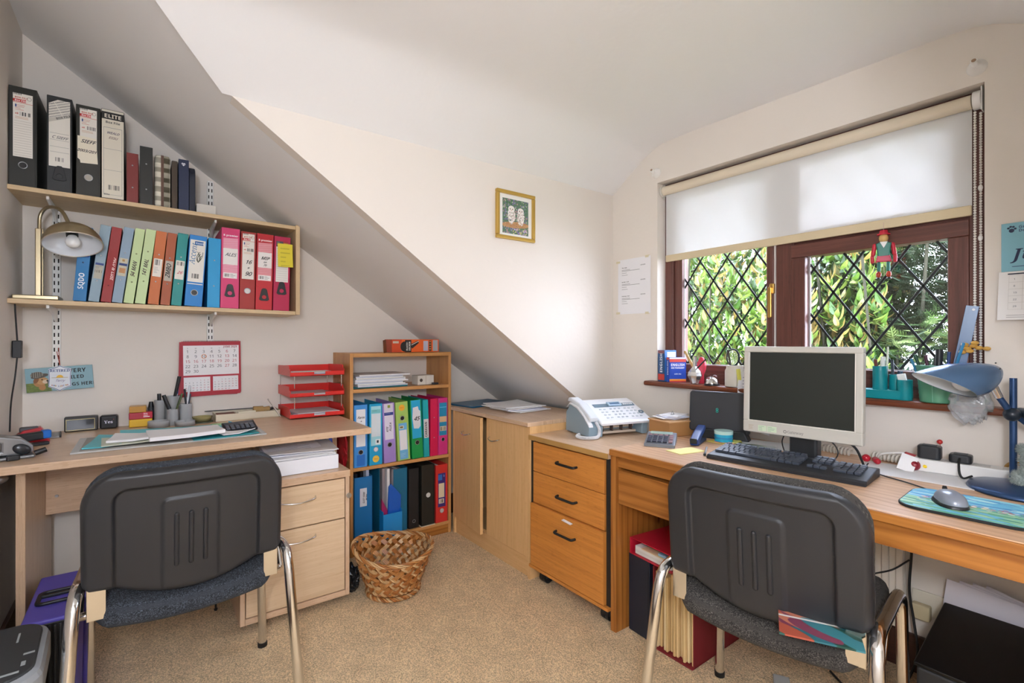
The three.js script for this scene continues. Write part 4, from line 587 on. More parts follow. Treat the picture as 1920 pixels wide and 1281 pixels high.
  part(ck, 'case', bx(-0.055, 0.0005, -0.025, 0.055, 0.064, 0.015, 0.004), P(0x15161a, 0.4)); part(ck, 'rim', [bx(-0.05, 0.006, 0.015, 0.045, 0.008, 0.017, 0.0005), bx(-0.05, 0.052, 0.015, 0.045, 0.054, 0.017, 0.0005), bx(-0.05, 0.008, 0.015, -0.048, 0.052, 0.017, 0.0005), bx(0.043, 0.008, 0.015, 0.045, 0.052, 0.017, 0.0005)], P(0xb8a878, 0.3, 0.8)); part(ck, 'screen', bx(-0.047, 0.009, 0.0145, 0.042, 0.051, 0.0155, 0), P(0x22242a, 0.15));
  const yes = thing('talking_button', 'small black box printed Yes beside the desk clock', 'gadget', [-0.136, DY, -2.845], -0.05);
  part(yes, 'case', bx(-0.031, 0.0005, -0.025, 0.031, 0.06, 0.02, 0.008), P(0x16171c, 0.4)); sticker(yes, 'face', 0.044, 0.04, (c, W, H) => { rect(c, 0, 0, W, H, '#16171c'); btext(c, 'Yes', W / 2, H * 0.62, 42, '#eef', 'serif', 'center'); rect(c, W * 0.86, 16, 8, 6, '#b04040'); }, [0, 0.03, 0.0205]);
  // left corner: punch, stapler, notebook
  const np = thing('spiral_notebook', 'small grey wire-bound notebook lying flat near the left wall', 'notebook', [-0.33, DY, -2.74], 0.1); part(np, 'pages', bx(-0.045, 0.0005, -0.06, 0.04, 0.008, 0.06, 0.001), P(0xaeb0b2, 0.6)); part(np, 'spine', bx(0.04, 0.0005, -0.06, 0.046, 0.011, 0.06, 0.003), P(0x26282c, 0.5));
  const st = thing('tape_dispenser', 'red and grey tape dispenser in the left corner of the desk', 'dispenser', [-0.362, DY, -2.63], 0.15); part(st, 'body', T(ext([[-0.05, 0.02], [0.056, 0.02], [0.05, 0.05], [0.03, 0.078], [-0.02, 0.07], [-0.05, 0.04]], 0.06, 0.006), [0, -0.02, -0.03]), P(0xb9202c, 0.3)); part(st, 'top_cover', bx(-0.03, 0.042, -0.02, 0.025, 0.06, 0.02, 0.006), P(0x55565a, 0.5));
  const st2 = thing('stapler', 'black and blue stapler in front of the red tape dispenser', 'stapler', [-0.347, DY, -2.53], 0.35); part(st2, 'body', [bx(-0.07, 0.0005, -0.017, 0.05, 0.012, 0.017, 0.004), T(bx(-0.07, 0.02, -0.016, 0.045, 0.05, 0.016, 0.008), [0, 0, 0], [0, 0, 0.06])], P(0x22262c, 0.4)); part(st2, 'blue_tip', bx(0.03, 0.024, -0.018, 0.056, 0.056, 0.018, 0.006), P(0x1f6fcc, 0.35));
  const pu = thing('hole_punch', 'silver and black hole punch at the front left of the desk', 'hole punch', [-0.36, DY, -2.31], 0.25);
  part(pu, 'base_plate', bx(-0.075, 0.0005, -0.05, 0.05, 0.012, 0.05, 0.005), P(0x8f9296, 0.3, 0.6));
  part(pu, 'lever', T(ext([[-0.07, 0.02], [0.02, 0.012], [0.048, 0.02], [0.046, 0.04], [0.02, 0.066], [-0.03, 0.08], [-0.075, 0.082], [-0.07, 0.06], [-0.03, 0.055], [-0.03, 0.03]], 0.075, 0.006), [0, 0, -0.038]), P(0x9a9da2, 0.25, 0.7));
  part(pu, 'grip', T(sph(0.024, 18, 12), [0.018, 0.032, 0.038], [0, 0, -0.5], [1, 0.7, 0.35]), P(0x22262c, 0.25)); part(pu, 'foot', bx(-0.02, 0.0005, 0.05, 0.012, 0.018, 0.062, 0.004), bk); part(pu, 'guide', T(cyl(0.009, 0.009, 0.03, 14), [0.05, 0.012, 0.03], [0, 0, -PI / 2 + 0.3]), bk);
}
// ---------------------------------------------------------------- floor on the left
{
  const t = thing('storage_case', 'purple storage case with a carry handle and black slatted front under the left desk', 'case', [-0.226, 0, -2.125]);
  const pur = P(0x5d52b4, 0.45); part(t, 'case', bx(-0.065, 0.001, -0.185, 0.055, 0.34, 0.175, 0.006), pur);
  part(t, 'front_frame', bx(-0.064, 0.005, 0.175, 0.054, 0.33, 0.18, 0.002), P(0x101114, 0.4));
  for (let i = 0; i < 10; i++) part(t, 'slat', bx(-0.062 + i * 0.0118, 0.012, 0.18, -0.057 + i * 0.0118, 0.325, 0.188, 0.001), P(0x26282c, 0.4));
  part(t, 'handle', [T(ext(shape(rrect(0.1, 0.1, 0.02), [rrect(0.076, 0.076, 0.012)]), 0.008, 0.002), [0, 0.349, 0.02], [PI / 2, 0, 0]), bx(-0.045, 0.34, -0.002, 0.045, 0.35, 0.012, 0.003)], P(0x15161a, 0.4), 'black recessed carry handle');
  const s = thing('paper_shredder', 'silver and black paper shredder in the bottom left corner', 'shredder', [-0.3, 0, -1.68], 0.05);
  const sp = (w, d, r) => shape(rrect(w, d, r, 8));
  part(s, 'bin', T(ext(sp(0.18, 0.3, 0.06), 0.3, 0.004), [0, 0.301, 0], [PI / 2, 0, 0]), P(0x2b2e32, 0.4)); part(s, 'head_rim', T(ext(sp(0.2, 0.33, 0.075), 0.085, 0.018), [0, 0.39, 0], [PI / 2, 0, 0]), P(0x9b9fa3, 0.35)); part(s, 'head_top', T(ext(sp(0.17, 0.29, 0.06), 0.01, 0.003), [0, 0.396, 0], [PI / 2, 0, 0]), P(0x33373a, 0.45));
  part(s, 'feed_slot', [bx(-0.035, 0.396, -0.09, 0.0, 0.4, 0.11, 0.006)], P(0xb9bdc0, 0.3)); part(s, 'slot_opening', bx(-0.022, 0.4, -0.075, -0.014, 0.4006, 0.095, 0), P(0x0a0a0a, 0.6)); for (const [x, z, w, d] of [[0.04, -0.09, 0.004, 0.05], [0.06, 0.03, 0.02, 0.008], [0.06, 0.07, 0.008, 0.02], [0.03, 0.11, 0.03, 0.008]]) part(s, 'marking', bx(x, 0.396, z, x + w, 0.3966, z + d, 0), P(0xaab0b2, 0.5));
  part(thing('power_cable', 'grey cable hanging at the left end of the left desk', 'cable'), 'cable', tube([[-0.4, 0.72, -2.2], [-0.4, 0.6, -2.22], [-0.398, 0.45, -2.26], [-0.395, 0.3, -2.25], [-0.4, 0.12, -2.2], [-0.396, 0.005, -2.1]], 0.004, 30, 6), P(0x5a616c, 0.5));
  part(thing('metal_rod', 'thin black rod lying on the carpet behind the left chair', 'rod'), 'rod', [rod([0.236, 0.006, -2.43], [0.25, 0.03, -2.6], 0.004, 8), T(sph(0.007, 10, 8), [0.236, 0.007, -2.43])], black);
}
// ---------------------------------------------------------------- chairs
function chair(label, p, turn, fabCol) {
  const t = thing('office_chair', label, 'chair', p, turn);
  const shell = std({ color: 0x27282b, roughness: 0.45 });
  const fab = std({ roughness: 1, map: fieldTex(256, 256, (u, v) => { const n = vnoise(u * 128, v * 128, 128, 128, 31), m = vnoise(u * 60, v * 60, 60, 60, 32), k = 0.45 + 0.9 * n * n + 0.35 * (m - 0.5), c = hx(fabCol); return c.map((q) => cl(q * k * 1.2)); }) }); fab.map.repeat.set(6, 6);
  const bendZ = 0.34, bend = (g) => { const q = g.attributes.position; for (let i = 0; i < q.count; i++) { const x = q.getX(i), y = q.getY(i); q.setZ(i, q.getZ(i) - bendZ * x * x + 0.10 * (y - 0.66)); } g.computeVertexNormals(); return g; };
  // a panel built as a grid between its left and right outline, bent round the sitter; relief(x, y) raises its back face
  const slab = (w, y0, y1, r, th, z0, bulge = 0, relief, N = 28, Mv = 22) => {
    const hw = (y) => { const dt = y1 - y, db = y - y0, rt = r[0], rb = r[1]; let e = 0; if (dt < rt) e = rt - Math.sqrt(Math.max(0, rt * rt - (rt - dt) ** 2)); if (db < rb) e = Math.max(e, rb - Math.sqrt(Math.max(0, rb * rb - (rb - db) ** 2))); return w / 2 - e; };
    const ys = []; for (let j = 0; j <= Mv; j++) { const s = j / Mv; ys.push(y0 + (y1 - y0) * (relief ? s + (0.5 - 0.5 * Math.cos(PI * s) - s) * 0.5 : 0.5 - 0.5 * Math.cos(PI * s))); }
    const pos = [], pt = (i, j, f) => { const y = ys[j], h = Math.max(0.004, hw(y)), s = -1 + 2 * i / N, x = (relief ? (0.6 * s + 0.4 * Math.sin(s * PI / 2)) : Math.sin(s * PI / 2)) * h; const ed = Math.min(1, Math.min(h - Math.abs(x), y1 - y, y - y0) / 0.016), rd = Math.sqrt(Math.max(0, 1 - (1 - ed) ** 2)); return [x, y - bulge * Math.max(0, 1 - (2 * x / (w * 0.72)) ** 2) * Math.max(0, 1 - (y - y0) / 0.12), z0 + (f ? th * (0.5 + 0.5 * rd) + (relief ? relief(x, y) * rd : 0) : th * (0.5 - 0.5 * rd))]; };
    for (let f = 0; f < 2; f++) for (let j = 0; j < Mv; j++) for (let i = 0; i < N; i++) { const a = pt(i, j, f), b = pt(i + 1, j, f), c = pt(i + 1, j + 1, f), d = pt(i, j + 1, f); f ? pos.push(...a, ...b, ...c, ...a, ...c, ...d) : pos.push(...c, ...b, ...a, ...d, ...c, ...a); }
    const ring = []; for (let i = 0; i <= N; i++) ring.push([i, 0]); for (let j = 1; j <= Mv; j++) ring.push([N, j]); for (let i = N - 1; i >= 0; i--) ring.push([i, Mv]); for (let j = Mv - 1; j > 0; j--) ring.push([0, j]);
    ring.forEach(([i, j], k) => { const [i2, j2] = ring[(k + 1) % ring.length], a = pt(i, j, 0), b = pt(i2, j2, 0), c = pt(i2, j2, 1), d = pt(i, j, 1); pos.push(...a, ...b, ...c, ...a, ...c, ...d); });
    const g = new THREE.BufferGeometry(); g.setAttribute('position', new THREE.Float32BufferAttribute(pos, 3)); g.computeVertexNormals(); return smooth(bend(fin(g)));
  };
  const sst = (a, b, v) => { const k = Math.max(0, Math.min(1, (v - a) / (b - a))); return k * k * (3 - 2 * k); };
  const rr2 = (x, y, hx2, top, rad) => { const qx = Math.abs(x) - (hx2 - rad), qy = y - (top - rad); return Math.hypot(Math.max(qx, 0), Math.max(qy, 0)) + Math.min(Math.max(qx, qy), 0) - rad; };   // distance to a panel open below
  const relief = (x, y) => 0.017 * sst(-0.004, 0.006, rr2(x, y, 0.168, 0.762, 0.03)) + 0.0045 * (1 - sst(-0.003, 0.002, rr2(x, y, 0.066, 0.722, 0.016)));
  const b = part(t, 'backrest', slab(0.474, 0.5, 0.81, [0.09, 0.03], 0.022, 0.186, 0.045, relief, 150, 100), shell, 'black plastic back shell');
  for (const x of [-0.034, 0, 0.034]) part(b, 'rib', bend(T(fin(new THREE.CapsuleGeometry(0.0062, 0.14, 8, 12, 12)), [x, 0.605, 0.2132])), shell);
  for (const [x, y] of [[-0.158, 0.735], [0.158, 0.735], [-0.158, 0.54], [0.158, 0.54]]) part(b, 'screw', bend(T(cyl(0.004, 0.004, 0.003, 10), [x, y, 0.204], [PI / 2, 0, 0])), black);
  part(t, 'back_cushion', uvm(slab(0.468, 0.508, 0.819, [0.09, 0.03], 0.05, 0.14), 0), fab, 'dark speckled fabric cushion');
  // seat: grid slab laid flat
  const seat = (() => { const g = slab(0.44, 0.44, 0.875, [0.06, 0.06], 0.055, 0), q = g.attributes.position; for (let i = 0; i < q.count; i++) { const x = q.getX(i), y = q.getY(i), z = q.getZ(i) + bendZ * x * x - 0.10 * (y - 0.66); const Z = (y - 0.6575); q.setXYZ(i, x, 0.425 + z + 0.12 * x * x - 0.25 * Math.max(0, Z - 0.12) - 0.02 * (Z > 0.1 ? 1 - (2 * x / 0.44) ** 2 : 0), Z - 0.02); } g.computeVertexNormals(); return uvm(smooth(g), 0); })();
  part(t, 'seat', seat, fab, 'dark speckled fabric seat');
  part(t, 'seat_pan', T(ext(rrect(0.42, 0.42, 0.07), 0.012, 0.004), [0, 0.424, -0.02], [PI / 2, 0, 0]), shell);
  for (const s of [-1, 1]) {
    const leg = (pts) => tube(pts, 0.0145, 30, 14, false, 0.35);
    part(t, 'leg', leg([[s * 0.272, 0.008, 0.30], [s * 0.256, 0.3, 0.255], [s * 0.249, 0.45, 0.23], [s * 0.246, 0.5, 0.208], [s * 0.244, 0.512, 0.16], [s * 0.243, 0.5, 0.05]]), chrome, 'chrome rear leg');
    part(t, 'leg', leg([[s * 0.243, 0.5, 0.05], [s * 0.242, 0.485, -0.1], [s * 0.242, 0.47, -0.168], [s * 0.243, 0.43, -0.2], [s * 0.246, 0.25, -0.204], [s * 0.25, 0.008, -0.206]]), chrome, 'chrome front leg');
    part(t, 'foot_cap', T(cyl(0.0165, 0.0165, 0.016, 14), [s * 0.272, 0, 0.3]), black); part(t, 'foot_cap', T(cyl(0.0165, 0.0165, 0.016, 14), [s * 0.25, 0, -0.206]), black);
    part(t, 'back_bracket', [T(bx(-0.02, -0.07, -0.003, 0.02, 0.08, 0.003, 0.002), [s * 0.205, 0.5, 0.186]), bx(s * 0.205 - 0.02, 0.43, 0.1, s * 0.205 + 0.02, 0.436, 0.187, 0.002)], chrome, 'flat chrome back bracket');
  }
  part(t, 'cross_bar', rod([-0.243, 0.425, 0.13], [0.243, 0.425, 0.13], 0.011, 12), chrome); part(t, 'cross_bar', rod([-0.243, 0.43, -0.16], [0.243, 0.43, -0.16], 0.011, 12), chrome);
  part(t, 'side_strut', [rod([-0.243, 0.425, 0.13], [-0.2435, 0.5, 0.06], 0.009, 10), rod([0.243, 0.425, 0.13], [0.2435, 0.5, 0.06], 0.009, 10)], chrome).userData.kind = 'stuff';
  return t;
}
function smooth(g) {   // average the normals of vertices that share a place
  const p = g.attributes.position, n = g.attributes.normal, map = new Map(), key = (i) => Math.round(p.getX(i) * 5e3) + ',' + Math.round(p.getY(i) * 5e3) + ',' + Math.round(p.getZ(i) * 5e3);
  for (let i = 0; i < p.count; i++) { const k = key(i), a = map.get(k) || [0, 0, 0]; a[0] += n.getX(i); a[1] += n.getY(i); a[2] += n.getZ(i); map.set(k, a); }
  for (let i = 0; i < p.count; i++) { const a = map.get(key(i)), l = Math.hypot(...a) || 1; n.setXYZ(i, a[0] / l, a[1] / l, a[2] / l); } return g;
}
chair('black plastic-backed office chair with chrome legs in front of the beech desk', [0.1, 0, -1.84], 0, 0x3c4149);
chair('black plastic-backed office chair with chrome legs in front of the pine desk', [1.415, 0, -0.645], -1.42, 0x45423f);
// ---------------------------------------------------------------- bookcase
{
  const t = thing('bookcase', 'orange-brown open bookcase full of colourful files under the slope', 'bookcase', [1.168, 0, -2.738]);
  const W = 0.306, D = 0.147, q = (x0, y0, x1, y1, g) => bx(x0, y0, -D + 0.002, x1, y1, D, 0.0015, g);
  part(t, 'side_panel', q(-W, 0, -W + 0.018, 1.087, 1), caseWood); part(t, 'side_panel', q(W - 0.018, 0, W, 1.087, 1), caseWood);
  part(t, 'top_board', q(-W + 0.018, 1.065, W - 0.018, 1.086, 0), caseWood);
  for (const y of [0.893, 0.473, 0.072]) part(t, 'shelf_board', q(-W + 0.018, y - 0.019, W - 0.018, y, 0), caseWood);
  part(t, 'plinth', bx(-W + 0.018, 0, D - 0.024, W - 0.018, 0.053, D - 0.006, 0.001, 0), pine);
}
const bc = (kind, n, l, o) => file(kind, n, l, o.cat || 'lever file', { z: -2.595, y: 0.4735, d: 0.27, h: 0.335, ...o });
{
  const g2 = 'lever arch files in the bookcase';
  bc('lever', 'lever_arch_file', 'sky blue lever arch file at the left end of the bookcase', { x0: 0.886, x1: 0.958, color: 0x3f93dc, hole: 0.24, group: g2, lab: [0.05, 0.2, 0.63, (c, W, H) => { rect(c, 0, 0, W, H, '#f0f1f4'); scrawl(c, 'Farm', W / 2, H * 0.25, 40); scrawl(c, '+', W / 2, H * 0.35, 36); scrawl(c, 'Alex', W / 2, H * 0.48, 42); }], lab2: [0.044, 0.06, 0.11, fill('#2470c4')] });
  bc('lever', 'lever_arch_file', 'turquoise lever arch file with a round yellow sticker near its foot', { x0: 0.97, x1: 1.042, color: 0x14a6d6, hole: 0.255, inside: P(0xe6dfe6, 0.4), group: g2, lab: [0.056, 0.215, 0.64, (c, W, H) => { rect(c, 0, 0, W, H, '#a8e0ea'); rect(c, 6, 44, W - 12, 48, '#7cc8cc'); rect(c, 8, 100, W - 16, H * 0.58, '#dfe9ee'); rect(c, W * 0.45, H - 80, W * 0.48, 66, '#eef2f4'); rect(c, W * 0.58, H - 66, 26, 34, '#33404a'); lines(c, 26, 60, 100, 1, 10, '#4a5a66'); }], lab2: [0.038, 0.038, 0.1, (c, W, H) => { rect(c, 0, 0, W, H, '#14a6d6'); c.fillStyle = '#f0c648'; c.beginPath(); c.arc(W / 2, H / 2, W / 2 - 1, 0, 7); c.fill(); btext(c, 'SALE', W / 2, H * 0.58, 22, '#d07a30', 'sans-serif', 'center'); }] });
  bc('lever', 'lever_arch_file', 'lilac lever arch file with a handwritten white label', { x0: 1.054, x1: 1.124, color: 0xa48ad0, h: 0.332, dx: -0.012, hole: 0.3, group: g2, lab: [0.052, 0.2, 0.69, (c, W, H) => { rect(c, 0, 0, W, H, '#e4dff0'); rect(c, 0, 0, W, 110, '#d4cfe0'); rect(c, W * 0.4, 20, 36, 36, '#8a9a3c'); rect(c, 0, 116, W, 40, '#2c3e8c'); lines(c, 12, 130, W - 30, 1, 10, '#c9d0ee'); scrawl(c, 'KITE', W * 0.4, H * 0.72, 36, '#33333c', -PI / 2); scrawl(c, 'PLUS A', W * 0.75, H * 0.66, 36, '#33333c', -PI / 2); }] });
  bc('lever', 'lever_arch_file', 'lime green lever arch file with a round orange sticker at its top', { x0: 1.136, x1: 1.21, color: 0xa8cc66, h: 0.333, dx: -0.018, hole: 0.72, group: g2, lab: [0.05, 0.205, 0.33, (c, W, H) => { rect(c, 0, 0, W, H, '#6fb6e4'); rect(c, 14, 36, 60, 40, '#f0e6d4'); rect(c, 20, 44, 44, 24, '#7a7448'); rect(c, 8, 96, W - 16, H * 0.55, '#eaeaf0'); lines(c, 14, H * 0.84, W - 28, 4, 16, '#a8d4f0'); }], lab2: [0.036, 0.036, 0.9, (c, W, H) => { rect(c, 0, 0, W, H, '#a8cc66'); c.fillStyle = '#f2b030'; c.beginPath(); c.arc(W / 2, H / 2, W / 2 - 1, 0, 7); c.fill(); btext(c, 'SALE', W / 2, H * 0.58, 22, '#d87830', 'sans-serif', 'center'); }] });
  const gf = bc('lever', 'lever_arch_file', 'green lever arch file with 45 on a torn white paper', { x0: 1.223, x1: 1.292, color: 0x119a4a, h: 0.338, dx: -0.016, hole: 0.27, group: g2, lab: [0.058, 0.22, 0.67, fill('#25aede')] });
  sticker(gf, 'torn_paper', 0.052, 0.13, (c, W, H) => { rect(c, 0, 0, W, H, '#e6e4ea'); scrawl(c, '45', W / 2, H * 0.62, 74); }, [-0.034, 0.235, 0.0014], null, 'torn white paper', 2400, new THREE.ShapeGeometry(shape([[-0.02, 0.06], [0.012, 0.065], [0.016, 0.045], [0.026, 0.036], [0.024, -0.05], [0.012, -0.064], [-0.018, -0.06], [-0.025, 0.0], [-0.022, 0.03]])));
  bc('ring', 'ring_binder', 'slim teal binder with a lettered white label beside the green file', { cat: 'binder', x0: 1.298, x1: 1.332, color: 0x14aab4, h: 0.335, dx: -0.01, lab: [0.03, 0.11, 0.5, (c, W, H) => { rect(c, 0, 0, W, H, '#dcd8dc'); btext(c, 'CARAVAN', W * 0.68, H * 0.95, 46, '#20202a', 'sans-serif', 'left', -PI / 2); }] });
  bc('ring', 'ring_binder', 'crimson-pink ring binder with two rivets in the bookcase', { cat: 'binder', x0: 1.338, x1: 1.386, color: 0xd2104e, h: 0.338, rivets: [0.32, 0.67] });
  bc('lever', 'lever_arch_file', 'magenta lever arch file with a turquoise label at the right end of the bookcase', { x0: 1.39, x1: 1.452, color: 0xcf2f80, h: 0.338, hole: 0.27, holeR: 0.011, group: g2, lab: [0.05, 0.195, 0.63, (c, W, H) => { rect(c, 0, 0, W, H, '#1c8cb8'); rect(c, 6, 60, W - 12, 8, '#7fd0ee'); rect(c, 4, H * 0.42, W - 8, 80, '#dcb890'); rect(c, 10, H * 0.72, W - 20, 66, '#e0d0b0'); bars(c, 18, H * 0.74, W - 36, 50); }] });
  // bottom shelf
  const y3 = 0.0725;
  const mag = (n, l, x0, x1, h, col, fh) => { const t = thing(n, l, 'magazine file', [(x0 + x1) / 2, y3, -2.6]), w = (x1 - x0) / 2, m = P(col, 0.4), k = 0.003; part(t, 'front_panel', bx(-w, 0, -k, w, fh, 0, 0.001), m); part(t, 'base', bx(-w, 0, -0.25, w, k, -k, 0.0005), m); part(t, 'back_panel', bx(-w, 0, -0.25, w, h, -0.247, 0.0005), m); for (const s of [-w, w - k]) part(t, 'side_panel', T(ext([[0, 0], [0.247, 0], [0.247, h], [0.18, h], [0, fh]], k, 0.0005), [s, 0, 0], [0, PI / 2, 0]), m); return t; };
  const m1 = mag('magazine_file', 'blue cardboard magazine file with a handwritten label in the bookcase bottom', 0.888, 0.988, 0.352, 0x1670ae, 0.345);
  sticker(m1, 'label', 0.038, 0.098, (c, W, H) => { rect(c, 0, 0, W, H, '#d9d9de'); scrawl(c, 'SEED LISTS', W * 0.45, H / 2, 30, '#1c1c24', PI / 2); scrawl(c, 'FROM', W * 0.85, H / 2, 30, '#1c1c24', PI / 2); }, [0, 0.235, 0.0006]);
  for (let i = 0; i < 3; i++) part(thing('plastic_sleeve', `${['left', 'middle', 'right'][i]} document sleeve sticking out of the blue magazine file`, 'sleeve', [0.912 + i * 0.028, y3 + 0.004, -2.72], 0.05 * i, 'sleeves in the blue magazine file'), 'sleeve', bx(-0.009, 0, -0.1, 0.009, 0.352 + 0.008 * i, 0.08, 0.002), i === 2 ? P(0xc9d2e6, 0.15) : P(0x20242c, 0.25));
  const big = thing('magazine_file', 'large teal-blue open magazine file holding brochures in the bookcase bottom', 'magazine file', [1.112, y3, -2.61]);
  { const m = P(0x136a8e, 0.4), k = 0.003; part(big, 'side_panel', bx(-0.078, 0, -0.24, -0.075, 0.375, -0.01, 0.0008), m); part(big, 'side_panel', bx(0.082, 0, -0.24, 0.085, 0.36, 0, 0.0008), m); part(big, 'front_panel', bx(0.002, 0, -k, 0.082, 0.355, 0, 0.0008), m); part(big, 'back_panel', bx(-0.075, 0, -0.24, 0.082, 0.37, -0.237, 0.0008), m); part(big, 'base', bx(-0.075, 0, -0.237, 0.082, k, -k, 0.0005), m); }
  for (let i = 0; i < 5; i++) part(thing('brochure', `${['leftmost', 'second', 'middle', 'fourth', 'rightmost'][i]} brochure standing in the large teal magazine file`, 'brochure', [1.062 + i * 0.028, y3 + 0.004, -2.725], 0, 'brochures in the teal file'), 'pages', bx(-0.008, 0, -0.1, 0.008, 0.362 - i * 0.006, 0.1, 0.001), i % 2 ? paper : P(0x9a8f92, 0.6));
  const cy = thing('desk_bin', 'bright blue open-topped card box in front of the teal magazine file', 'box', [1.082, y3, -2.572]);
  { const m = P(0x1f90d8, 0.4); part(cy, 'front_panel', bx(-0.055, 0, 0.026, 0.055, 0.135, 0.029, 0.001), m); for (const s of [-1, 1]) part(cy, 'side_panel', bx(s * 0.055 - (s > 0 ? 0.003 : 0), 0, -0.028, s * 0.055 + (s > 0 ? 0 : 0.003), 0.15, 0.026, 0.001), m); part(cy, 'base', bx(-0.052, 0, -0.028, 0.052, 0.003, 0.026, 0), m); }
  part(thing('plastic_wallet', 'translucent royal blue wallet standing in the bright blue card box', 'wallet', [1.1, y3 + 0.004, -2.574]), 'wallet', T(ext([[-0.04, 0], [0.036, 0], [0.042, 0.215], [-0.016, 0.285], [-0.03, 0.27]], 0.014, 0.003), [0, 0, -0.007]), P(0x1d5fc4, 0.2));
  part(thing('plastic_wallet', 'pink plastic wallet beside the royal blue one', 'wallet', [1.047, y3 + 0.004, -2.58]), 'wallet', T(ext([[-0.015, 0], [0.02, 0], [0.02, 0.14], [-0.015, 0.21]], 0.008, 0.002), [0, 0, -0.007]), P(0xa82a62, 0.25));
  file('box', 'box_file', 'black box file left of the one with a white thumb hole, bookcase bottom', 'box file', { x0: 1.203, x1: 1.266, y: y3, z: -2.6, h: 0.345, d: 0.26, color: 0x191a1c, hole: 0.12, holeR: 0.009, inside: P(0x303236, 0.3) });
  file('box', 'box_file', 'black box file with a white thumb hole standing on a white card, bookcase bottom', 'box file', { x0: 1.276, x1: 1.36, y: y3 + 0.0045, z: -2.585, h: 0.352, d: 0.26, color: 0x1d1d18, hole: 0.5, holeR: 0.0125, ringMat: P(0xe2e0dc, 0.4), inside: P(0xd9d8d4, 0.5) });
  part(thing('card_sheet', 'white card under the black box file in the bookcase bottom', 'card', [1.318, y3, -2.7]), 'sheet', bx(-0.044, 0, -0.14, 0.044, 0.004, 0.118, 0.0006), P(0xe8dcc4, 0.7));
  file('lever', 'lever_arch_file', 'red lever arch file with a purple label at the right of the bookcase bottom', 'lever file', { x0: 1.372, x1: 1.45, y: y3, z: -2.592, h: 0.342, d: 0.26, color: 0xcf2f28, hole: 0.2, inside: P(0xbdb8b0, 0.4), lab: [0.05, 0.2, 0.56, (c, W, H) => { rect(c, 0, 0, W, H, '#3c2a78'); rect(c, 0, 20, W * 0.55, 80, '#2c6ab8'); btext(c, 'S', W * 0.7, 56, 40, '#9ab8ec'); rect(c, 10, H * 0.3, W - 30, H * 0.42, '#e0cfae'); rect(c, 12, H * 0.76, W - 36, 66, '#d9cdb8'); bars(c, 28, H * 0.78, W - 66, 46); }] });
  // first shelf
  for (let i = 0; i < 9; i++) { const p = thing('magazine', i === 0 ? 'teal-edged folder at the bottom of the paper pile in the bookcase' : `${['', 'second', 'third', 'fourth', 'fifth', 'sixth', 'seventh', 'eighth', 'ninth'][i]} magazine from the bottom of the paper pile in the bookcase`, 'magazine', [1.055 + rr(-0.012, 0.012), 0.894 + i * 0.0082, -2.73], rr(-0.05, 0.05), i ? 'magazines piled in the bookcase' : undefined); const g = bx(-0.155 + (i % 3) * 0.006, 0, -0.11, 0.155 - (i % 4) * 0.012, 0.0075, 0.112 + (i % 2) * 0.008, 0.001); part(p, 'pages', g, i === 0 ? P(0x14707c, 0.5) : [paper, P(0xdfe3ee, 0.7), paperEdge, P(0xcdd2e0, 0.7)][i % 4]); }
  const wb = thing('small_box', 'small white cardboard box on the upper bookcase shelf', 'box', [1.325, 0.894, -2.67], 0.05); part(wb, 'carton', bx(-0.052, 0, -0.04, 0.056, 0.055, 0.035, 0.002), P(0xdad5cb, 0.7)); part(wb, 'mark', T(fin(new THREE.CircleGeometry(0.01, 16)), [-0.03, 0.027, 0.0356]), P(0x4a443e, 0.6)); part(wb, 'flap', bx(0.0, 0.002, 0.0352, 0.003, 0.053, 0.0358, 0), P(0xb8b0a4, 0.7));
  part(thing('pencil_sharpener', 'tiny dark object in front of the small white box', 'sharpener', [1.375, 0.894, -2.615]), 'body', bx(-0.016, 0, -0.01, 0.022, 0.012, 0.01, 0.003), P(0x33363c, 0.4));
  // power tool box on top
  const tb = thing('tool_box_carton', 'orange and black power tool carton on top of the bookcase', 'box', [1.255, 1.0882, -2.67], -0.02);
  part(tb, 'carton', bx(-0.145, 0, -0.06, 0.15, 0.074, 0.05, 0.001), P(0xb4421c, 0.5)); part(tb, 'open_flap', T(bx(-0.03, 0, -0.055, 0, 0.072, -0.052, 0.0005), [-0.145, 0, 0.1], [0, 0.7, 0.12]), P(0x6a3a20, 0.6));
  sticker(tb, 'print', 0.293, 0.073, (c, W, H) => { rect(c, 0, 0, W, H, '#e8641e'); rect(c, 0, 0, W * 0.2, H, '#cf4a20'); rect(c, 14, 24, 84, 30, '#cfc6b4'); c.fillStyle = '#20201e'; c.beginPath(); c.ellipse(W * 0.26, H * 0.56, 60, 70, 0, 0, 7); c.fill(); c.fillStyle = '#1c1c1c'; c.beginPath(); c.moveTo(W * 0.36, H * 0.42); c.lineTo(W * 0.55, 14); c.lineTo(W * 0.56, 50); c.lineTo(W * 0.42, H * 0.72); c.fill(); c.strokeStyle = '#e8e0d4'; c.lineWidth = 8; c.beginPath(); c.moveTo(W * 0.38, H * 0.48); c.lineTo(W * 0.56, 24); c.stroke(); rect(c, W * 0.27, 8, 92, H - 10, '#1a1a1a'); btext(c, 'BLACK+', W * 0.27 + 40, H - 20, 34, '#f2efe8', 'sans-serif', 'left', -PI / 2); btext(c, 'DECKER', W * 0.27 + 78, H - 20, 34, '#f2efe8', 'sans-serif', 'left', -PI / 2); rect(c, W * 0.66, 20, 72, H - 36, '#b9bcd0'); rect(c, W * 0.78, 14, 40, H - 28, '#33302c'); rect(c, W * 0.87, 8, 76, H - 20, '#a9b0b8'); for (let i = 0; i < 4; i++) rect(c, W * 0.79, 24 + i * 34, 26, 14, '#d8843a'); }, [0.0025, 0.037, 0.0506]);
}
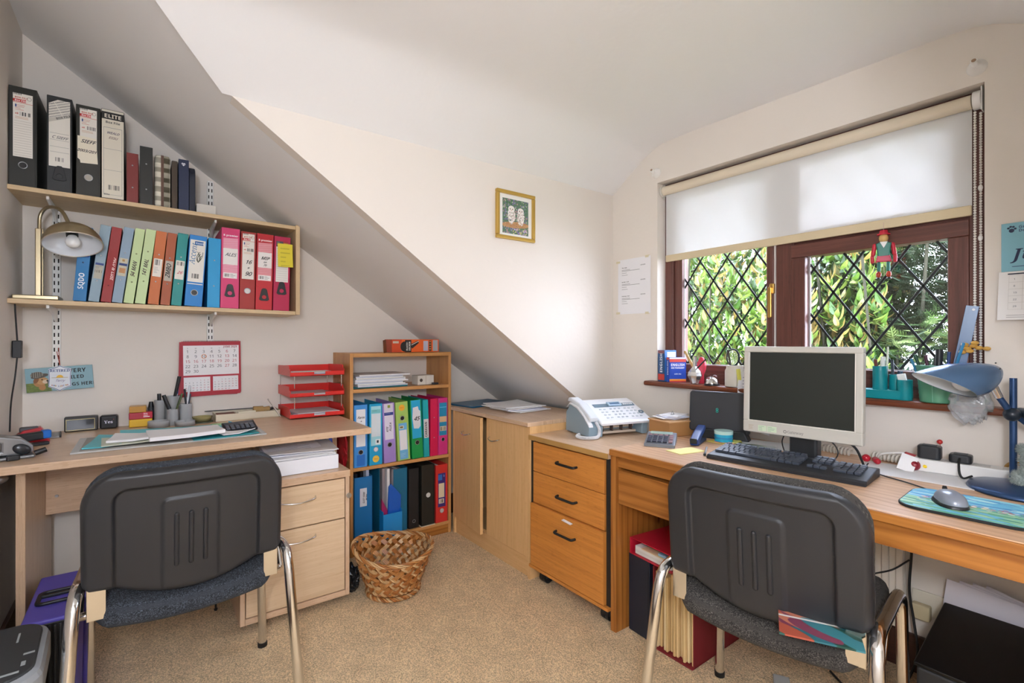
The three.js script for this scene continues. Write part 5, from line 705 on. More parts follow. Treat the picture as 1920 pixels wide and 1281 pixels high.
// ---------------------------------------------------------------- wicker basket
{
  const t = thing('wicker_basket', 'round woven cane waste basket on the carpet', 'basket', [0.915, 0, -2.145]);
  const Hb = 0.205, r0 = 0.112, r1 = 0.178, rim = (a) => 1 + 0.06 * Math.sin(a * 2 + 0.7) + 0.06 * Math.cos(a + 2.2);
  const caneT = fieldTex(128, 64, (u, v) => { const n = vnoise(u * 6, v * 20, 6, 20, 3), k = 0.72 + 0.4 * n - (v * 3 % 1 < 0.12 ? 0.3 : 0); return [cl(226 * k), cl(184 * k), cl(132 * k)]; });
  const cm = [std({ map: caneT, roughness: 0.4 }), std({ map: caneT, color: 0xc89a68, roughness: 0.4 }), std({ map: caneT, color: 0xe6c49a, roughness: 0.4 })];
  const N = 20, ribbon = (a0, dir, ph) => {
    const S = 44, pos = [], uv = [], pt = (s, side, lift) => { const a = a0 + dir * 1.25 * s, k = rim(a), y = 0.03 + (Hb * k - 0.03) * s, r = r0 + (r1 - r0) * (0.25 * s + 0.75 * Math.pow(s, 0.8)); const wob = 0.005 * Math.sin(PI * (s * 1.25 * N / PI + ph)) * dir + lift, wd = 0.0104 * side, ta = dir * 0.62; const da = wd * Math.cos(ta) / r * dir * -1, dy = wd * Math.sin(Math.abs(ta)) * 1; return [Math.cos(a + da) * (r + wob), Math.min(Math.max(0.02, y + dy), Hb * k), Math.sin(a + da) * (r + wob)]; };
    for (let i = 0; i < S; i++) { const s0 = i / S, s1 = (i + 1) / S; for (const [L, f] of [[0.0008, 0], [-0.0008, 1]]) for (let j = 0; j < 3; j++) { const w0 = -1 + j * 2 / 3, w1 = w0 + 2 / 3, bl = (w) => L * 1 + (f ? 0 : 0.0014 * (1 - w * w)); const A = pt(s0, w0, bl(w0)), B = pt(s1, w0, bl(w0)), C = pt(s1, w1, bl(w1)), D = pt(s0, w1, bl(w1)); const U = [[s0 * 3, (w0 + 1) / 2], [s1 * 3, (w0 + 1) / 2], [s1 * 3, (w1 + 1) / 2], [s0 * 3, (w1 + 1) / 2]]; const flip = (dir > 0) === !f ? [0, 1, 2, 0, 2, 3] : [2, 1, 0, 3, 2, 0], Q = [A, B, C, D]; for (const q of flip) { pos.push(...Q[q]); uv.push(...U[q]); } } }
    const g = new THREE.BufferGeometry(); g.setAttribute('position', new THREE.Float32BufferAttribute(pos, 3)); g.setAttribute('uv', new THREE.Float32BufferAttribute(uv, 2)); g.computeVertexNormals(); return g;
  };
  for (let i = 0; i < N; i++) for (const d of [1, -1]) part(t, 'cane', ribbon(i * 2 * PI / N + (d > 0 ? 0 : PI / N), d, d > 0 ? 0.25 : 0.75), cm[d > 0 ? (i % 3 ? 0 : 2) : (i % 4 ? 1 : 2)]);
  const ringP = (r, y, am, fr, ph, tilt) => Array.from({ length: 72 }, (_, i) => { const a = i / 72 * 2 * PI; return [(r + am * Math.cos(a * fr + ph)) * Math.cos(a), (tilt ? Hb * rim(a) + y : y) + am * Math.sin(a * fr + ph), (r + am * Math.cos(a * fr + ph)) * Math.sin(a)]; });
  for (let k = 0; k < 4; k++) part(t, 'rim_strand', tube(ringP(r1 + 0.001, -0.002, 0.0058, 11, k * PI / 2, true), 0.0042, 220, 7, true), cm[k % 3]);
  for (let k = 0; k < 3; k++) part(t, 'base_strand', tube(ringP(r0 + 0.004, 0.012, 0.006, 16, k * 2.1, false), 0.0052, 200, 7, true), cm[(k + 1) % 3]);
  for (let k = 0; k < 2; k++) part(t, 'base_strand', tube(ringP(r0 + 0.004, 0.034, 0.004, 16, k * PI, false), 0.0042, 200, 7, true), cm[k]);
  part(t, 'bottom', T(cyl(r0, r0, 0.006, 40), [0, 0.014, 0]), cm[1]);
}
// ---------------------------------------------------------------- low cabinet with two doors (local x = along the wall, front to local +z)
const XF = 1.483;
{
  const t = thing('low_cabinet', 'beech two-door low cabinet with its left door ajar under the slope', 'cabinet', [XF, 0, -2.212], -PI / 2);
  const W = 0.372, D = -0.47;
  part(t, 'top_board', bx(-W, 0.738, D, W, 0.758, 0.016, 0.002, 0), beech);
  part(t, 'side_panel', bx(-W, 0, D, -W + 0.018, 0.738, 0, 0.0015, 1), cabWood); part(t, 'side_panel', bx(W - 0.018, 0, D, W, 0.738, 0.002, 0.0015, 1), cabWood);
  part(t, 'plinth', bx(-W + 0.018, 0, -0.03, W - 0.018, 0.092, -0.012, 0.001, 0), cabWood); part(t, 'bottom_board', bx(-W + 0.018, 0.092, D, W - 0.018, 0.108, -0.02, 0, 0), cabWood); part(t, 'back_panel', bx(-W + 0.018, 0.108, D, W - 0.018, 0.738, D + 0.01, 0), P(0x2c2a28, 0.8));
  const handle = (d, x, y, z) => part(d, 'handle', tube([[x - 0.045, y, z], [x - 0.042, y - 0.004, z + 0.016], [x, y - 0.012, z + 0.024], [x + 0.042, y - 0.004, z + 0.016], [x + 0.045, y, z]], 0.0034, 22, 8), chrome, 'chrome bow handle');
  const dl = new THREE.Group(); const dlm = part(t, 'door', bx(0, 0.1, -0.018, 0.336, 0.734, 0, 0.0015, 1), cabWood); dlm.position.set(-W + 0.018, 0, 0); dlm.rotation.y = -0.1; handle(dlm, 0.17, 0.63, 0);
  const dr = part(t, 'door', bx(-0.008, 0.1, -0.018, W - 0.02, 0.734, 0, 0.0015, 1), cabWood); handle(dr, 0.07, 0.635, 0);
  const f = thing('document_wallet', 'dark teal document wallet lying on the low cabinet', 'wallet', [1.68, 0.7585, -2.58], 0.15); part(f, 'wallet', bx(-0.17, 0, -0.12, 0.17, 0.009, 0.12, 0.003), P(0x11577c, 0.35));
  const f2 = thing('document_wallet', 'light blue folder edge under the white papers on the low cabinet', 'folder', [1.76, 0.7585, -2.33], 0.25); part(f2, 'wallet', bx(-0.1, 0, -0.1, 0.1, 0.004, 0.1, 0.001), P(0x5a8cc0, 0.4));
  for (let i = 0; i < 6; i++) { const p = thing('paper_sheet', i === 5 ? 'curled top sheet of the white pile on the low cabinet' : `${['lowest', 'second', 'third', 'fourth', 'fifth'][i]} sheet of the white pile on the low cabinet`, 'paper', [1.71 + rr(-0.02, 0.025), 0.763 + i * 0.0045, -2.26 + rr(-0.02, 0.02)], rr(-0.25, 0.25), i === 5 ? undefined : 'papers on the low cabinet'); const g = fin(new THREE.BoxGeometry(0.24, 0.004, 0.26, 10, 1, 10)), q = g.attributes.position; for (let k = 0; k < q.count; k++) { const x = q.getX(k), z = q.getZ(k); if (i === 5) q.setY(k, q.getY(k) + 0.02 * Math.max(0, x * 6 - z * 3 - 0.5) ** 1.2 * 0.6); } g.computeVertexNormals(); part(p, 'sheet', g, i === 2 ? P(0xd6d9ea, 0.8) : paper); }
}
// ---------------------------------------------------------------- three-drawer unit on castors
{
  const t = thing('drawer_unit', 'three-drawer wooden unit on black castors beside the pine desk', 'drawers', [XF, 0, -1.588], -PI / 2);
  const W = 0.252, D = -0.47, blk = P(0x1e2022, 0.5);
  part(t, 'top_board', bx(-W, 0.678, D, W, 0.702, 0.008, 0.002, 0), beech); part(t, 'edge_strip', bx(-W, 0.679, 0.007, W, 0.701, 0.012, 0.001, 0), P(0xb98f52, 0.45)); part(t, 'bottom_board', bx(-W, 0.068, D, W, 0.082, 0.01, 0.002, 0), drawWood);
  for (const s of [-1, 1]) part(t, 'side_panel', bx(s > 0 ? W - 0.022 : -W, 0.082, D, s > 0 ? W : -W + 0.022, 0.678, -0.006, 0.001, 1), blk);
  part(t, 'back_panel', bx(-W + 0.022, 0.082, D, W - 0.022, 0.678, D + 0.01, 0), blk);
  for (const [y0, y1, hy, ex] of [[0.533, 0.67, 0.608, 0], [0.384, 0.53, 0.457, 0], [0.086, 0.379, 0.301, 0.01]]) {
    const d = part(t, 'drawer', bx(-W + 0.024 - ex, y0, -0.4, W - 0.026 + ex * 0.4, y1, 0.001 + ex, 0.0015, 0), drawWood);
    part(d, 'handle', tube([[-0.064, hy, ex], [-0.062, hy - 0.001, ex + 0.016], [-0.052, hy - 0.002, ex + 0.021], [0.052, hy - 0.002, ex + 0.021], [0.062, hy - 0.001, ex + 0.016], [0.064, hy, ex]].map(([a, b, c]) => [a * 0.93 + 0.008, b, c]), 0.0055, 30, 10, false, 0.2), blk, 'black D-shaped handle');
  }
  part(t, 'paper_edge', T(bx(-0.025, 0.379, 0.0, 0.03, 0.382, 0.014, 0.0005), [0.02, 0.002, 0], [0.1, 0, -0.08]), paper, 'paper sticking out of the lowest drawer');
  for (const [x, z] of [[-W + 0.06, -0.05], [W - 0.05, -0.05], [-W + 0.06, D + 0.06], [W - 0.05, D + 0.06]]) { const c = part(t, 'castor', [T(cyl(0.026, 0.026, 0.018, 20), [x - 0.02, 0.026, z], [0, 0, -PI / 2]), T(cyl(0.026, 0.026, 0.018, 20), [x + 0.002, 0.026, z], [0, 0, -PI / 2])], blk); part(c, 'castor_hood', [T(cyl(0.028, 0.02, 0.042, 20), [x, 0.025, z])], blk); }
}
// fax machine
{
  const t = thing('fax_machine', 'white and grey-blue fax telephone on the drawer unit', 'fax machine', [1.815, 0.702, -1.655], -0.24);
  const gr = P(0x8fa6b4, 0.4), wh = P(0xeceef2, 0.35), dk = P(0x6d8494, 0.4), w = 0.165;
  const prof = (pts, x0, x1, b = 0.003) => T(ext(pts, x1 - x0, b), [x0, 0, 0], [0, PI / 2, 0]).translate(0, 0, 0);
  // profiles are given as (-z, y): front to the left
  const P2 = (pts) => pts.map(([z, y]) => [-z, y]);
  part(t, 'body', [prof(P2([[0.105, 0.004], [0.11, 0.05], [0.06, 0.1], [0.0, 0.13], [-0.07, 0.14], [-0.11, 0.1], [-0.115, 0.004]]), -w, -w + 0.075, 0.006), prof(P2([[0.105, 0.004], [0.11, 0.055], [-0.11, 0.1], [-0.115, 0.004]]), w - 0.035, w, 0.004), prof(P2([[0.02, 0.004], [0.02, 0.06], [-0.11, 0.1], [-0.115, 0.004]]), -w + 0.07, w - 0.03, 0.003)], gr);
  part(t, 'paper_rollers', [bx(-w + 0.08, 0.03, 0.02, w - 0.04, 0.042, 0.05, 0.003), bx(-w + 0.08, 0.008, 0.02, w - 0.04, 0.02, 0.07, 0.003)], P(0xd9c9b8, 0.5)); for (let i = 0; i < 4; i++) part(t, 'paper_guide', bx(-0.07 + i * 0.055, 0.02, 0.05, -0.064 + i * 0.055, 0.05, 0.072, 0.001), P(0x5a4a44, 0.5));
  part(t, 'lid', prof(P2([[0.125, 0.058], [0.128, 0.068], [0.118, 0.078], [-0.03, 0.145], [-0.07, 0.155], [-0.1, 0.148], [-0.118, 0.12], [-0.112, 0.1], [0.0, 0.078]]), -w + 0.055, w + 0.012, 0.006), wh);
  const slope = Math.atan2(0.067, 0.148), on = (g, x, k, up = 0) => T(g, [x, 0.111 + (0.5 - k) * 0.067 + up, 0.044 + (k - 0.5) * 0.148], [slope, 0, 0]);
  part(t, 'display_panel', on(bx(-0.115, 0.001, -0.013, 0.12, 0.004, 0.013, 0.001), 0.04, 0.2), dk); part(t, 'display', on(bx(-0.04, 0.004, -0.018, 0.036, 0.012, 0.014, 0.003), 0.045, 0.2), P(0xa9c4d8, 0.3)); part(t, 'screen', on(bx(-0.03, 0.012, -0.008, 0.026, 0.0125, 0.008, 0), 0.045, 0.2), P(0x4f7394, 0.15));
  for (let r = 0; r < 4; r++) for (let c = 0; c < 8; c++) part(t, 'button', on(bx(-0.006, 0, -0.0035, 0.006, 0.0035, 0.0035, 0.0012), -0.055 + c * 0.024 + (c > 1 ? 0.012 : 0) + (c > 4 ? 0.01 : 0), 0.4 + r * 0.15), P(c < 2 || c > 4 ? 0xc9d0d6 : 0xb4bcc4, 0.4));
  for (let i = 0; i < 5; i++) part(t, 'button', on(bx(-0.0045, 0, -0.004, 0.0045, 0.007, 0.004, 0.001), 0.1 + i * 0.0115, 0.2), wh);
  part(t, 'start_ring', on(T(tor(0.011, 0.0025, 8, 24), [0, 0.004, 0], [PI / 2, 0, 0]), 0.155, 0.66), dk);
  part(t, 'cradle', prof(P2([[0.11, 0.052], [0.108, 0.062], [0.05, 0.108], [0.0, 0.135], [-0.07, 0.147], [-0.105, 0.12], [-0.07, 0.14], [0.0, 0.126], [0.06, 0.094]]), -w - 0.003, -w + 0.02, 0.002), wh);
  part(t, 'handset', [prof(P2([[0.1, 0.076], [0.104, 0.094], [0.085, 0.108], [0.0, 0.152], [-0.075, 0.172], [-0.1, 0.168], [-0.108, 0.148], [-0.07, 0.146], [0.0, 0.13], [0.07, 0.086]]), -w + 0.006, -w + 0.054, 0.008)], P(0xdfe4ea, 0.35));
  const coil = []; { const path = new THREE.CatmullRomCurve3([[-0.128, 0.075, 0.104], [-0.118, 0.045, 0.118], [-0.13, 0.014, 0.13], [-0.165, 0.01, 0.138], [-0.205, 0.01, 0.118], [-0.21, 0.01, 0.075], [-0.185, 0.012, 0.05]].map(V)); const fr = path.computeFrenetFrames(520), pts = []; for (let i = 0; i <= 520; i++) { const q = path.getPointAt(i / 520), a = i / 520 * 2 * PI * 56; pts.push(q.addScaledVector(fr.normals[i], 0.0062 * Math.cos(a)).addScaledVector(fr.binormals[i], 0.0062 * Math.sin(a))); } coil.push(fin(new THREE.TubeGeometry(new THREE.CatmullRomCurve3(pts), 700, 0.0019, 5))); }
  part(t, 'coiled_cord', coil, P(0xe6e7ea, 0.4), 'white coiled handset cord');
}
// picture of two owlets
{
  const t = thing('owl_picture', 'small gilt-framed painting of two owlets on the dormer wall', 'picture', [1.441, 1.76, ZC + 0.001]);
  const gilt = P(0xc9a552, 0.32, 0.55), w = 0.117, h = 0.117, f = 0.017;
  part(t, 'frame', [bx(-w, h - f, 0, w, h, 0.02, 0.004), bx(-w, -h, 0, w, -h + f, 0.02, 0.004), bx(-w, -h + f, 0, -w + f, h - f, 0.02, 0.004), bx(w - f, -h + f, 0, w, h - f, 0.02, 0.004)], gilt);
  part(t, 'mount', bx(-w + f, -h + f, 0.001, w - f, h - f, 0.008, 0), P(0xf0eee8, 0.7));
  sticker(t, 'painting', 0.158, 0.168, (c, W, H) => {
    rect(c, 0, 0, W, H, '#5d7a62'); for (let i = 0; i < 420; i++) { const x = hash(i, 1, 9) * W, y = hash(i, 2, 9) * H; c.fillStyle = ['#7a6f9c', '#4f7a58', '#8f86b0', '#a8b498', '#3f6a4c', '#b08a90'][i % 6]; c.beginPath(); c.arc(x, y, 4 + 7 * hash(i, 3, 9), 0, 7); c.fill(); }
    c.fillStyle = '#b98a5c'; c.beginPath(); c.ellipse(W / 2, H * 0.73, W * 0.54, H * 0.09, -0.06, 0, 7); c.fill(); for (let i = 0; i < 90; i++) rect(c, hash(i, 5, 9) * W, H * (0.66 + 0.14 * hash(i, 6, 9)), 16, 3, i % 2 ? '#d8b07c' : '#9a6a48');
    for (const [x, y, s] of [[0.34, 0.44, 1], [0.7, 0.46, 0.95]]) { for (let i = 0; i < 160; i++) { const a = hash(i, 7, x * 99 | 0) * 7, r = Math.sqrt(hash(i, 8, x * 99 | 0)); c.fillStyle = ['#e9e2da', '#d4c8c0', '#f2eeea', '#c4b4ae'][i % 4]; c.beginPath(); c.arc(W * x + 52 * s * r * Math.cos(a), H * y + 96 * s * r * Math.sin(a) + 12, 9, 0, 7); c.fill(); } c.fillStyle = '#ece6e0'; c.beginPath(); c.ellipse(W * x, H * (y - 0.15), 46 * s, 40 * s, 0, 0, 7); c.fill(); for (const e of [-1, 1]) { c.fillStyle = '#5a4030'; c.beginPath(); c.arc(W * x + e * 17, H * (y - 0.15), 7, 0, 7); c.fill(); } c.fillStyle = '#c08a50'; c.beginPath(); c.moveTo(W * x - 5, H * (y - 0.13)); c.lineTo(W * x + 5, H * (y - 0.13)); c.lineTo(W * x, H * (y - 0.08)); c.fill(); }
    for (let i = 0; i < 60; i++) { c.fillStyle = ['#9a78b8', '#c9a8d8', '#d8d07c', '#4f6a44'][i % 4]; c.beginPath(); c.arc(W * (0.4 + 0.6 * hash(i, 9, 9)), H * (0.84 + 0.15 * hash(i, 10, 9)), 8, 0, 7); c.fill(); }
  }, [0, -0.004, 0.0085]);
}
// sheet of notes taped beside the window
{
  const t = thing('notice_sheet', 'white printed notice sheet taped to the wall left of the window', 'notice', [XR - 0.0005, 1.456, -1.757], -PI / 2); t.rotation.x = 0;
  const g = new THREE.PlaneGeometry(0.225, 0.306, 8, 8), p = g.attributes.position; for (let i = 0; i < p.count; i++) p.setZ(i, 0.001 + 0.006 * Math.max(0, p.getX(i) * 8 - 0.4) ** 2);
  g.computeVertexNormals(); const q = print(0.225, 0.306, (c, W, H) => { rect(c, 0, 0, W, H, '#eeedef'); for (let k = 0; k < 3; k++) { const y = H * (0.16 + 0.26 * k); btext(c, ['The Home', 'Garden Club', 'Evening Club'][k], W * 0.12, y, 15, '#333', 'monospace'); btext(c, '£25/£30', W * 0.7, y - 8, 15, '#333', 'monospace'); lines(c, W * 0.12, y + 18, W * 0.6, 2, 12, '#666'); lines(c, W * 0.12, y + 52, W * 0.25, 1, 12, '#888'); lines(c, W * 0.12, y + 76, W * 0.3, 1, 12, '#888'); } }, 2000, g);
  part(t, 'sheet', q, q.userData.mat);
  for (const [x, y] of [[-0.112, 0.142], [-0.112, -0.146], [0.09, -0.152], [0.09, 0.152]]) part(t, 'tape', bx(x - 0.014, y - 0.006, 0.0015, x + 0.014, y + 0.006, 0.002, 0), P(0xd9cfae, 0.4));
}
// ---------------------------------------------------------------- pine desk (local x = along the window wall, front to local +z)
const PY = 0.725;
{
  const t = thing('pine_desk', 'orange pine desk under the window with a drawer at its left', 'desk', [XF, 0, -0.69], -PI / 2);
  const X0 = -0.638, X1 = 0.632, D = -0.655;
  const topW = wood(0xe0b894, 0xb07c50, 48, { streak: 0.55, rings: 0.3, knots: 2, fleck: 0 }, 0.3);
  part(t, 'desk_top', bx(X0, 0.7, D, X1, PY, 0.004, 0.004, 0), topW); part(t, 'front_edge', bx(X0, 0.6985, 0.003, X1, PY - 0.0015, 0.012, 0.003, 0), pine);
  part(t, 'end_panel', bx(X0, 0, D, X0 + 0.028, 0.7, 0.002, 0.002, 1), pine); part(t, 'end_panel', bx(X1 - 0.028, 0, D, X1, 0.7, 0.002, 0.002, 1), pine);
  part(t, 'front_rail', bx(X0 + 0.028, 0.654, -0.03, X1 - 0.028, 0.7, -0.01, 0.001, 0), pine);
  part(t, 'front_rail', bx(-0.33, 0.635, -0.03, X1 - 0.028, 0.655, -0.01, 0.001, 0), pine);
  part(t, 'drawer', bx(X0 + 0.034, 0.512, -0.4, -0.335, 0.643, -0.004, 0.002, 0), pine, 'pine drawer');
}
// monitor
{
  const t = thing('computer_monitor', 'silver flat computer monitor with a dark screen on the pine desk', 'monitor', [1.9, PY, -0.772], -PI / 2 + 0.06);
  const sv = P(0xc6c3ba, 0.4), w = 0.189, y0 = 0.09, y1 = 0.407;
  const hd = new THREE.Matrix4().makeRotationX(-0.03).setPosition(0, 0, 0.085), h = (g) => { g.applyMatrix4(hd); return g; };
  part(t, 'bezel', [h(bx(-w, y1 - 0.022, -0.02, w, y1, 0.012, 0.005)), h(bx(-w, y0, -0.02, w, y0 + 0.044, 0.012, 0.005)), h(bx(-w, y0 + 0.04, -0.02, -w + 0.022, y1 - 0.018, 0.012, 0.005)), h(bx(w - 0.022, y0 + 0.04, -0.02, w, y1 - 0.018, 0.012, 0.005))], sv);
  part(t, 'screen', h(bx(-w + 0.02, y0 + 0.042, -0.01, w - 0.02, y1 - 0.02, 0.0065, 0)), P(0x262b28, 0.28)); part(t, 'screen_edge', [h(bx(-w + 0.02, y0 + 0.042, 0.006, w - 0.02, y0 + 0.045, 0.0125, 0)), h(bx(w - 0.023, y0 + 0.042, 0.006, w - 0.02, y1 - 0.02, 0.0125, 0))], P(0xe6e2da, 0.35));
  part(t, 'back_housing', [h(bx(-w + 0.006, y0 + 0.004, -0.035, w - 0.006, y1 - 0.004, -0.018, 0.006)), h(bx(-0.11, y0 + 0.06, -0.06, 0.11, y1 - 0.08, -0.03, 0.012))], P(0x33353a, 0.5));
  sticker(t, 'bezel_print', 0.34, 0.028, (c, W, H) => { rect(c, 0, 0, W, H, '#c6c3ba'); lines(c, 10, 12, 60, 4, 11, '#b09a80'); rect(c, 92, 6, 70, 50, '#cfe0c4'); rect(c, 168, 6, 78, 50, '#cfe0c4'); lines(c, 98, 14, 58, 4, 11, '#8aac90'); lines(c, 174, 14, 66, 4, 11, '#8aac90'); text(c, 'Gateway', 330, 46, 30, '#5a5854', '30px serif'); c.strokeStyle = '#5a5854'; c.lineWidth = 4; c.beginPath(); c.arc(312, 36, 11, 0, 7); c.stroke(); }, [0, y0 + 0.018, 0.0976], [-0.03, 0, 0]);
  part(t, 'power_button', h(T(cyl(0.007, 0.007, 0.002, 18), [w - 0.05, y0 + 0.02, 0.012], [PI / 2, 0, 0])), P(0x9a968c, 0.3));
  part(t, 'stand_neck', bx(-0.045, 0.008, 0.0, 0.045, 0.11, 0.05, 0.01), P(0x26292c, 0.4));
  part(t, 'stand_foot', T(cyl(0.116, 0.105, 0.011, 48), [0, 0, 0.03], null, [1.0, 1, 0.78]), P(0x8e98a4, 0.28));
  const k = [[[-0.06, 0.1, 0.03], [-0.075, 0.06, 0.03], [-0.07, 0.02, 0.02], [-0.075, 0.004, -0.02]], [[0.05, 0.1, 0.05], [0.1, 0.08, 0.06], [0.11, 0.04, 0.07], [0.07, 0.004, 0.14]], [[0.12, 0.1, 0.04], [0.15, 0.07, 0.02], [0.165, 0.03, 0.01], [0.17, 0.004, 0.0]]]; k.forEach((pts, i) => part(t, 'cable', tube(pts, i === 2 ? 0.004 : 0.002, 20, 6), black));
}
// keyboard
{
  const t = thing('keyboard', 'black computer keyboard in front of the monitor', 'keyboard', [1.738, PY, -0.772], -1.475);
  const bod = P(0x22252b, 0.45), key = P(0x444b58, 0.4); t.rotation.order = 'YXZ';
  const pr = ext([[-0.085, 0.0005], [0.085, 0.0005], [0.085, 0.026], [0.05, 0.03], [-0.078, 0.016], [-0.085, 0.01]], 0.482, 0.003); T(pr, [-0.241, 0, 0], [0, PI / 2, 0]); part(t, 'case', pr, bod);
  const tilt = 0.108, row = (z, list) => { let x = list[0]; for (const w of list[1]) { if (w > 0) { const g = bx(x + 0.001, 0, -0.008, x + w - 0.001, 0.009, 0.0075, 0.002); part(t, 'key', T(g, [0, 0.0235 - z * 0.11, z], [tilt, 0, 0]), key); } x += Math.abs(w); } };
  const u = 0.0188, X0 = -0.232, nav = (z, l) => row(z, [0.07, l]), num = (z, l) => row(z, [0.143, l]);
  row(-0.066, [X0, [u, -u * 0.8, u, u, u, u, -u * 0.4, u, u, u, u, -u * 0.4, u, u, u, u]]); row(-0.042, [X0, [...Array(13).fill(u), u * 2]]); row(-0.024, [X0, [u * 1.5, ...Array(12).fill(u), u * 1.5]]); row(-0.006, [X0, [u * 1.75, ...Array(11).fill(u), u * 2.25]]); row(0.012, [X0, [u * 1.25, ...Array(11).fill(u), u * 2.75]]); row(0.03, [X0, [u * 1.4, u * 1.2, u * 1.4, u * 6.2, u * 1.2, u * 1.2, u * 1.2, u * 1.2]]);
  nav(-0.066, [u, u, u]); nav(-0.042, [u, u, u]); nav(-0.024, [u, u, u]); nav(0.012, [-u, u]); nav(0.03, [u, u, u]);
  num(-0.042, [u, u, u, u]); num(-0.024, [u, u, u, u]); num(-0.006, [u, u, u, u]); num(0.012, [u, u, u, u]); num(0.03, [u * 2, u, u]);
}
// mouse, mat, lead
{
  const mt = thing('mouse_mat', 'blue and green picture mouse mat at the right end of the pine desk', 'mouse mat', [1.675, PY, -0.3], -PI / 2 + 0.05);
  part(mt, 'rubber', T(ext(rrect(0.262, 0.232, 0.05, 8), 0.006, 0.001), [0, 0.0065, 0], [PI / 2, 0, 0]), P(0x15171a, 0.7));
  const g = print(0.256, 0.226, (c, W, H) => { rect(c, 0, 0, W, H, '#6cc0e0'); for (let i = 0; i < 60; i++) { c.fillStyle = ['#3a8fcc', '#8ad8e8', '#bfe8ee', '#58b0d8'][i % 4]; c.beginPath(); c.ellipse(hash(i, 1, 3) * W, hash(i, 2, 3) * H * 0.5, 60, 9, 0, 0, 7); c.fill(); } for (let i = 0; i < 140; i++) { c.fillStyle = ['#5fae8c', '#8cc8a0', '#4f9a7c', '#a9d4b0'][i % 4]; c.beginPath(); c.ellipse(hash(i, 4, 3) * W, H * (0.5 + 0.5 * hash(i, 5, 3)), 44, 10, 0.1, 0, 7); c.fill(); } for (let i = 0; i < 70; i++) { c.fillStyle = ['#c88aa8', '#efe0c0', '#7a8ac0', '#e8e8f0', '#b85a6a'][i % 5]; c.beginPath(); c.ellipse(W * (0.1 + 0.85 * hash(i, 6, 3)), H * (0.42 + 0.14 * hash(i, 7, 3)), 11, 6, 0, 0, 7); c.fill(); } }, 2000, new THREE.ShapeGeometry(shape(rrect(0.256, 0.226, 0.048, 8))));
  part(mt, 'picture', T(g, [0, 0.0072, 0], [-PI / 2, 0, 0]), g.userData.mat);
  const m = thing('computer_mouse', 'grey and black computer mouse on the picture mat', 'mouse', [1.655, PY + 0.0068, -0.335], -PI / 2 + 0.5);
  const dome = (sx, sy, sz, y0) => { const q = fin(new THREE.SphereGeometry(1, 32, 20, 0, 2 * PI, 0, PI / 2)), p = q.attributes.position; for (let i = 0; i < p.count; i++) { const x = p.getX(i), y = p.getY(i), z = p.getZ(i); p.setXYZ(i, Math.sign(x) * Math.abs(x) ** 0.85 * sx, y0 + y * sy * (1 + 0.15 * z), Math.sign(z) * Math.abs(z) ** 0.8 * sz); } q.computeVertexNormals(); return smooth(q); };
  part(m, 'base', [dome(0.033, 0.022, 0.055, 0), T(cyl(0.03, 0.032, 0.004, 24), [0, 0, 0], null, [1, 1, 1.65])], P(0x1c1e22, 0.4)); part(m, 'top_shell', T(dome(0.0295, 0.028, 0.052, 0.009), [0, 0, 0.004]), P(0x8d93a0, 0.3, 0.2)); part(m, 'wheel', T(cyl(0.009, 0.009, 0.006, 18), [0.003, 0.029, -0.034], [0, 0, PI / 2]), black);
  part(thing('mouse_lead', 'thin black mouse lead running across the pine desk', 'cable'), 'lead', tube([[1.725, PY + 0.014, -0.355], [1.76, PY + 0.004, -0.385], [1.8, PY + 0.003, -0.43], [1.83, PY + 0.003, -0.48], [1.86, PY + 0.003, -0.54], [1.92, PY + 0.003, -0.6], [2.0, PY + 0.003, -0.62]], 0.002, 40, 6), black);
}
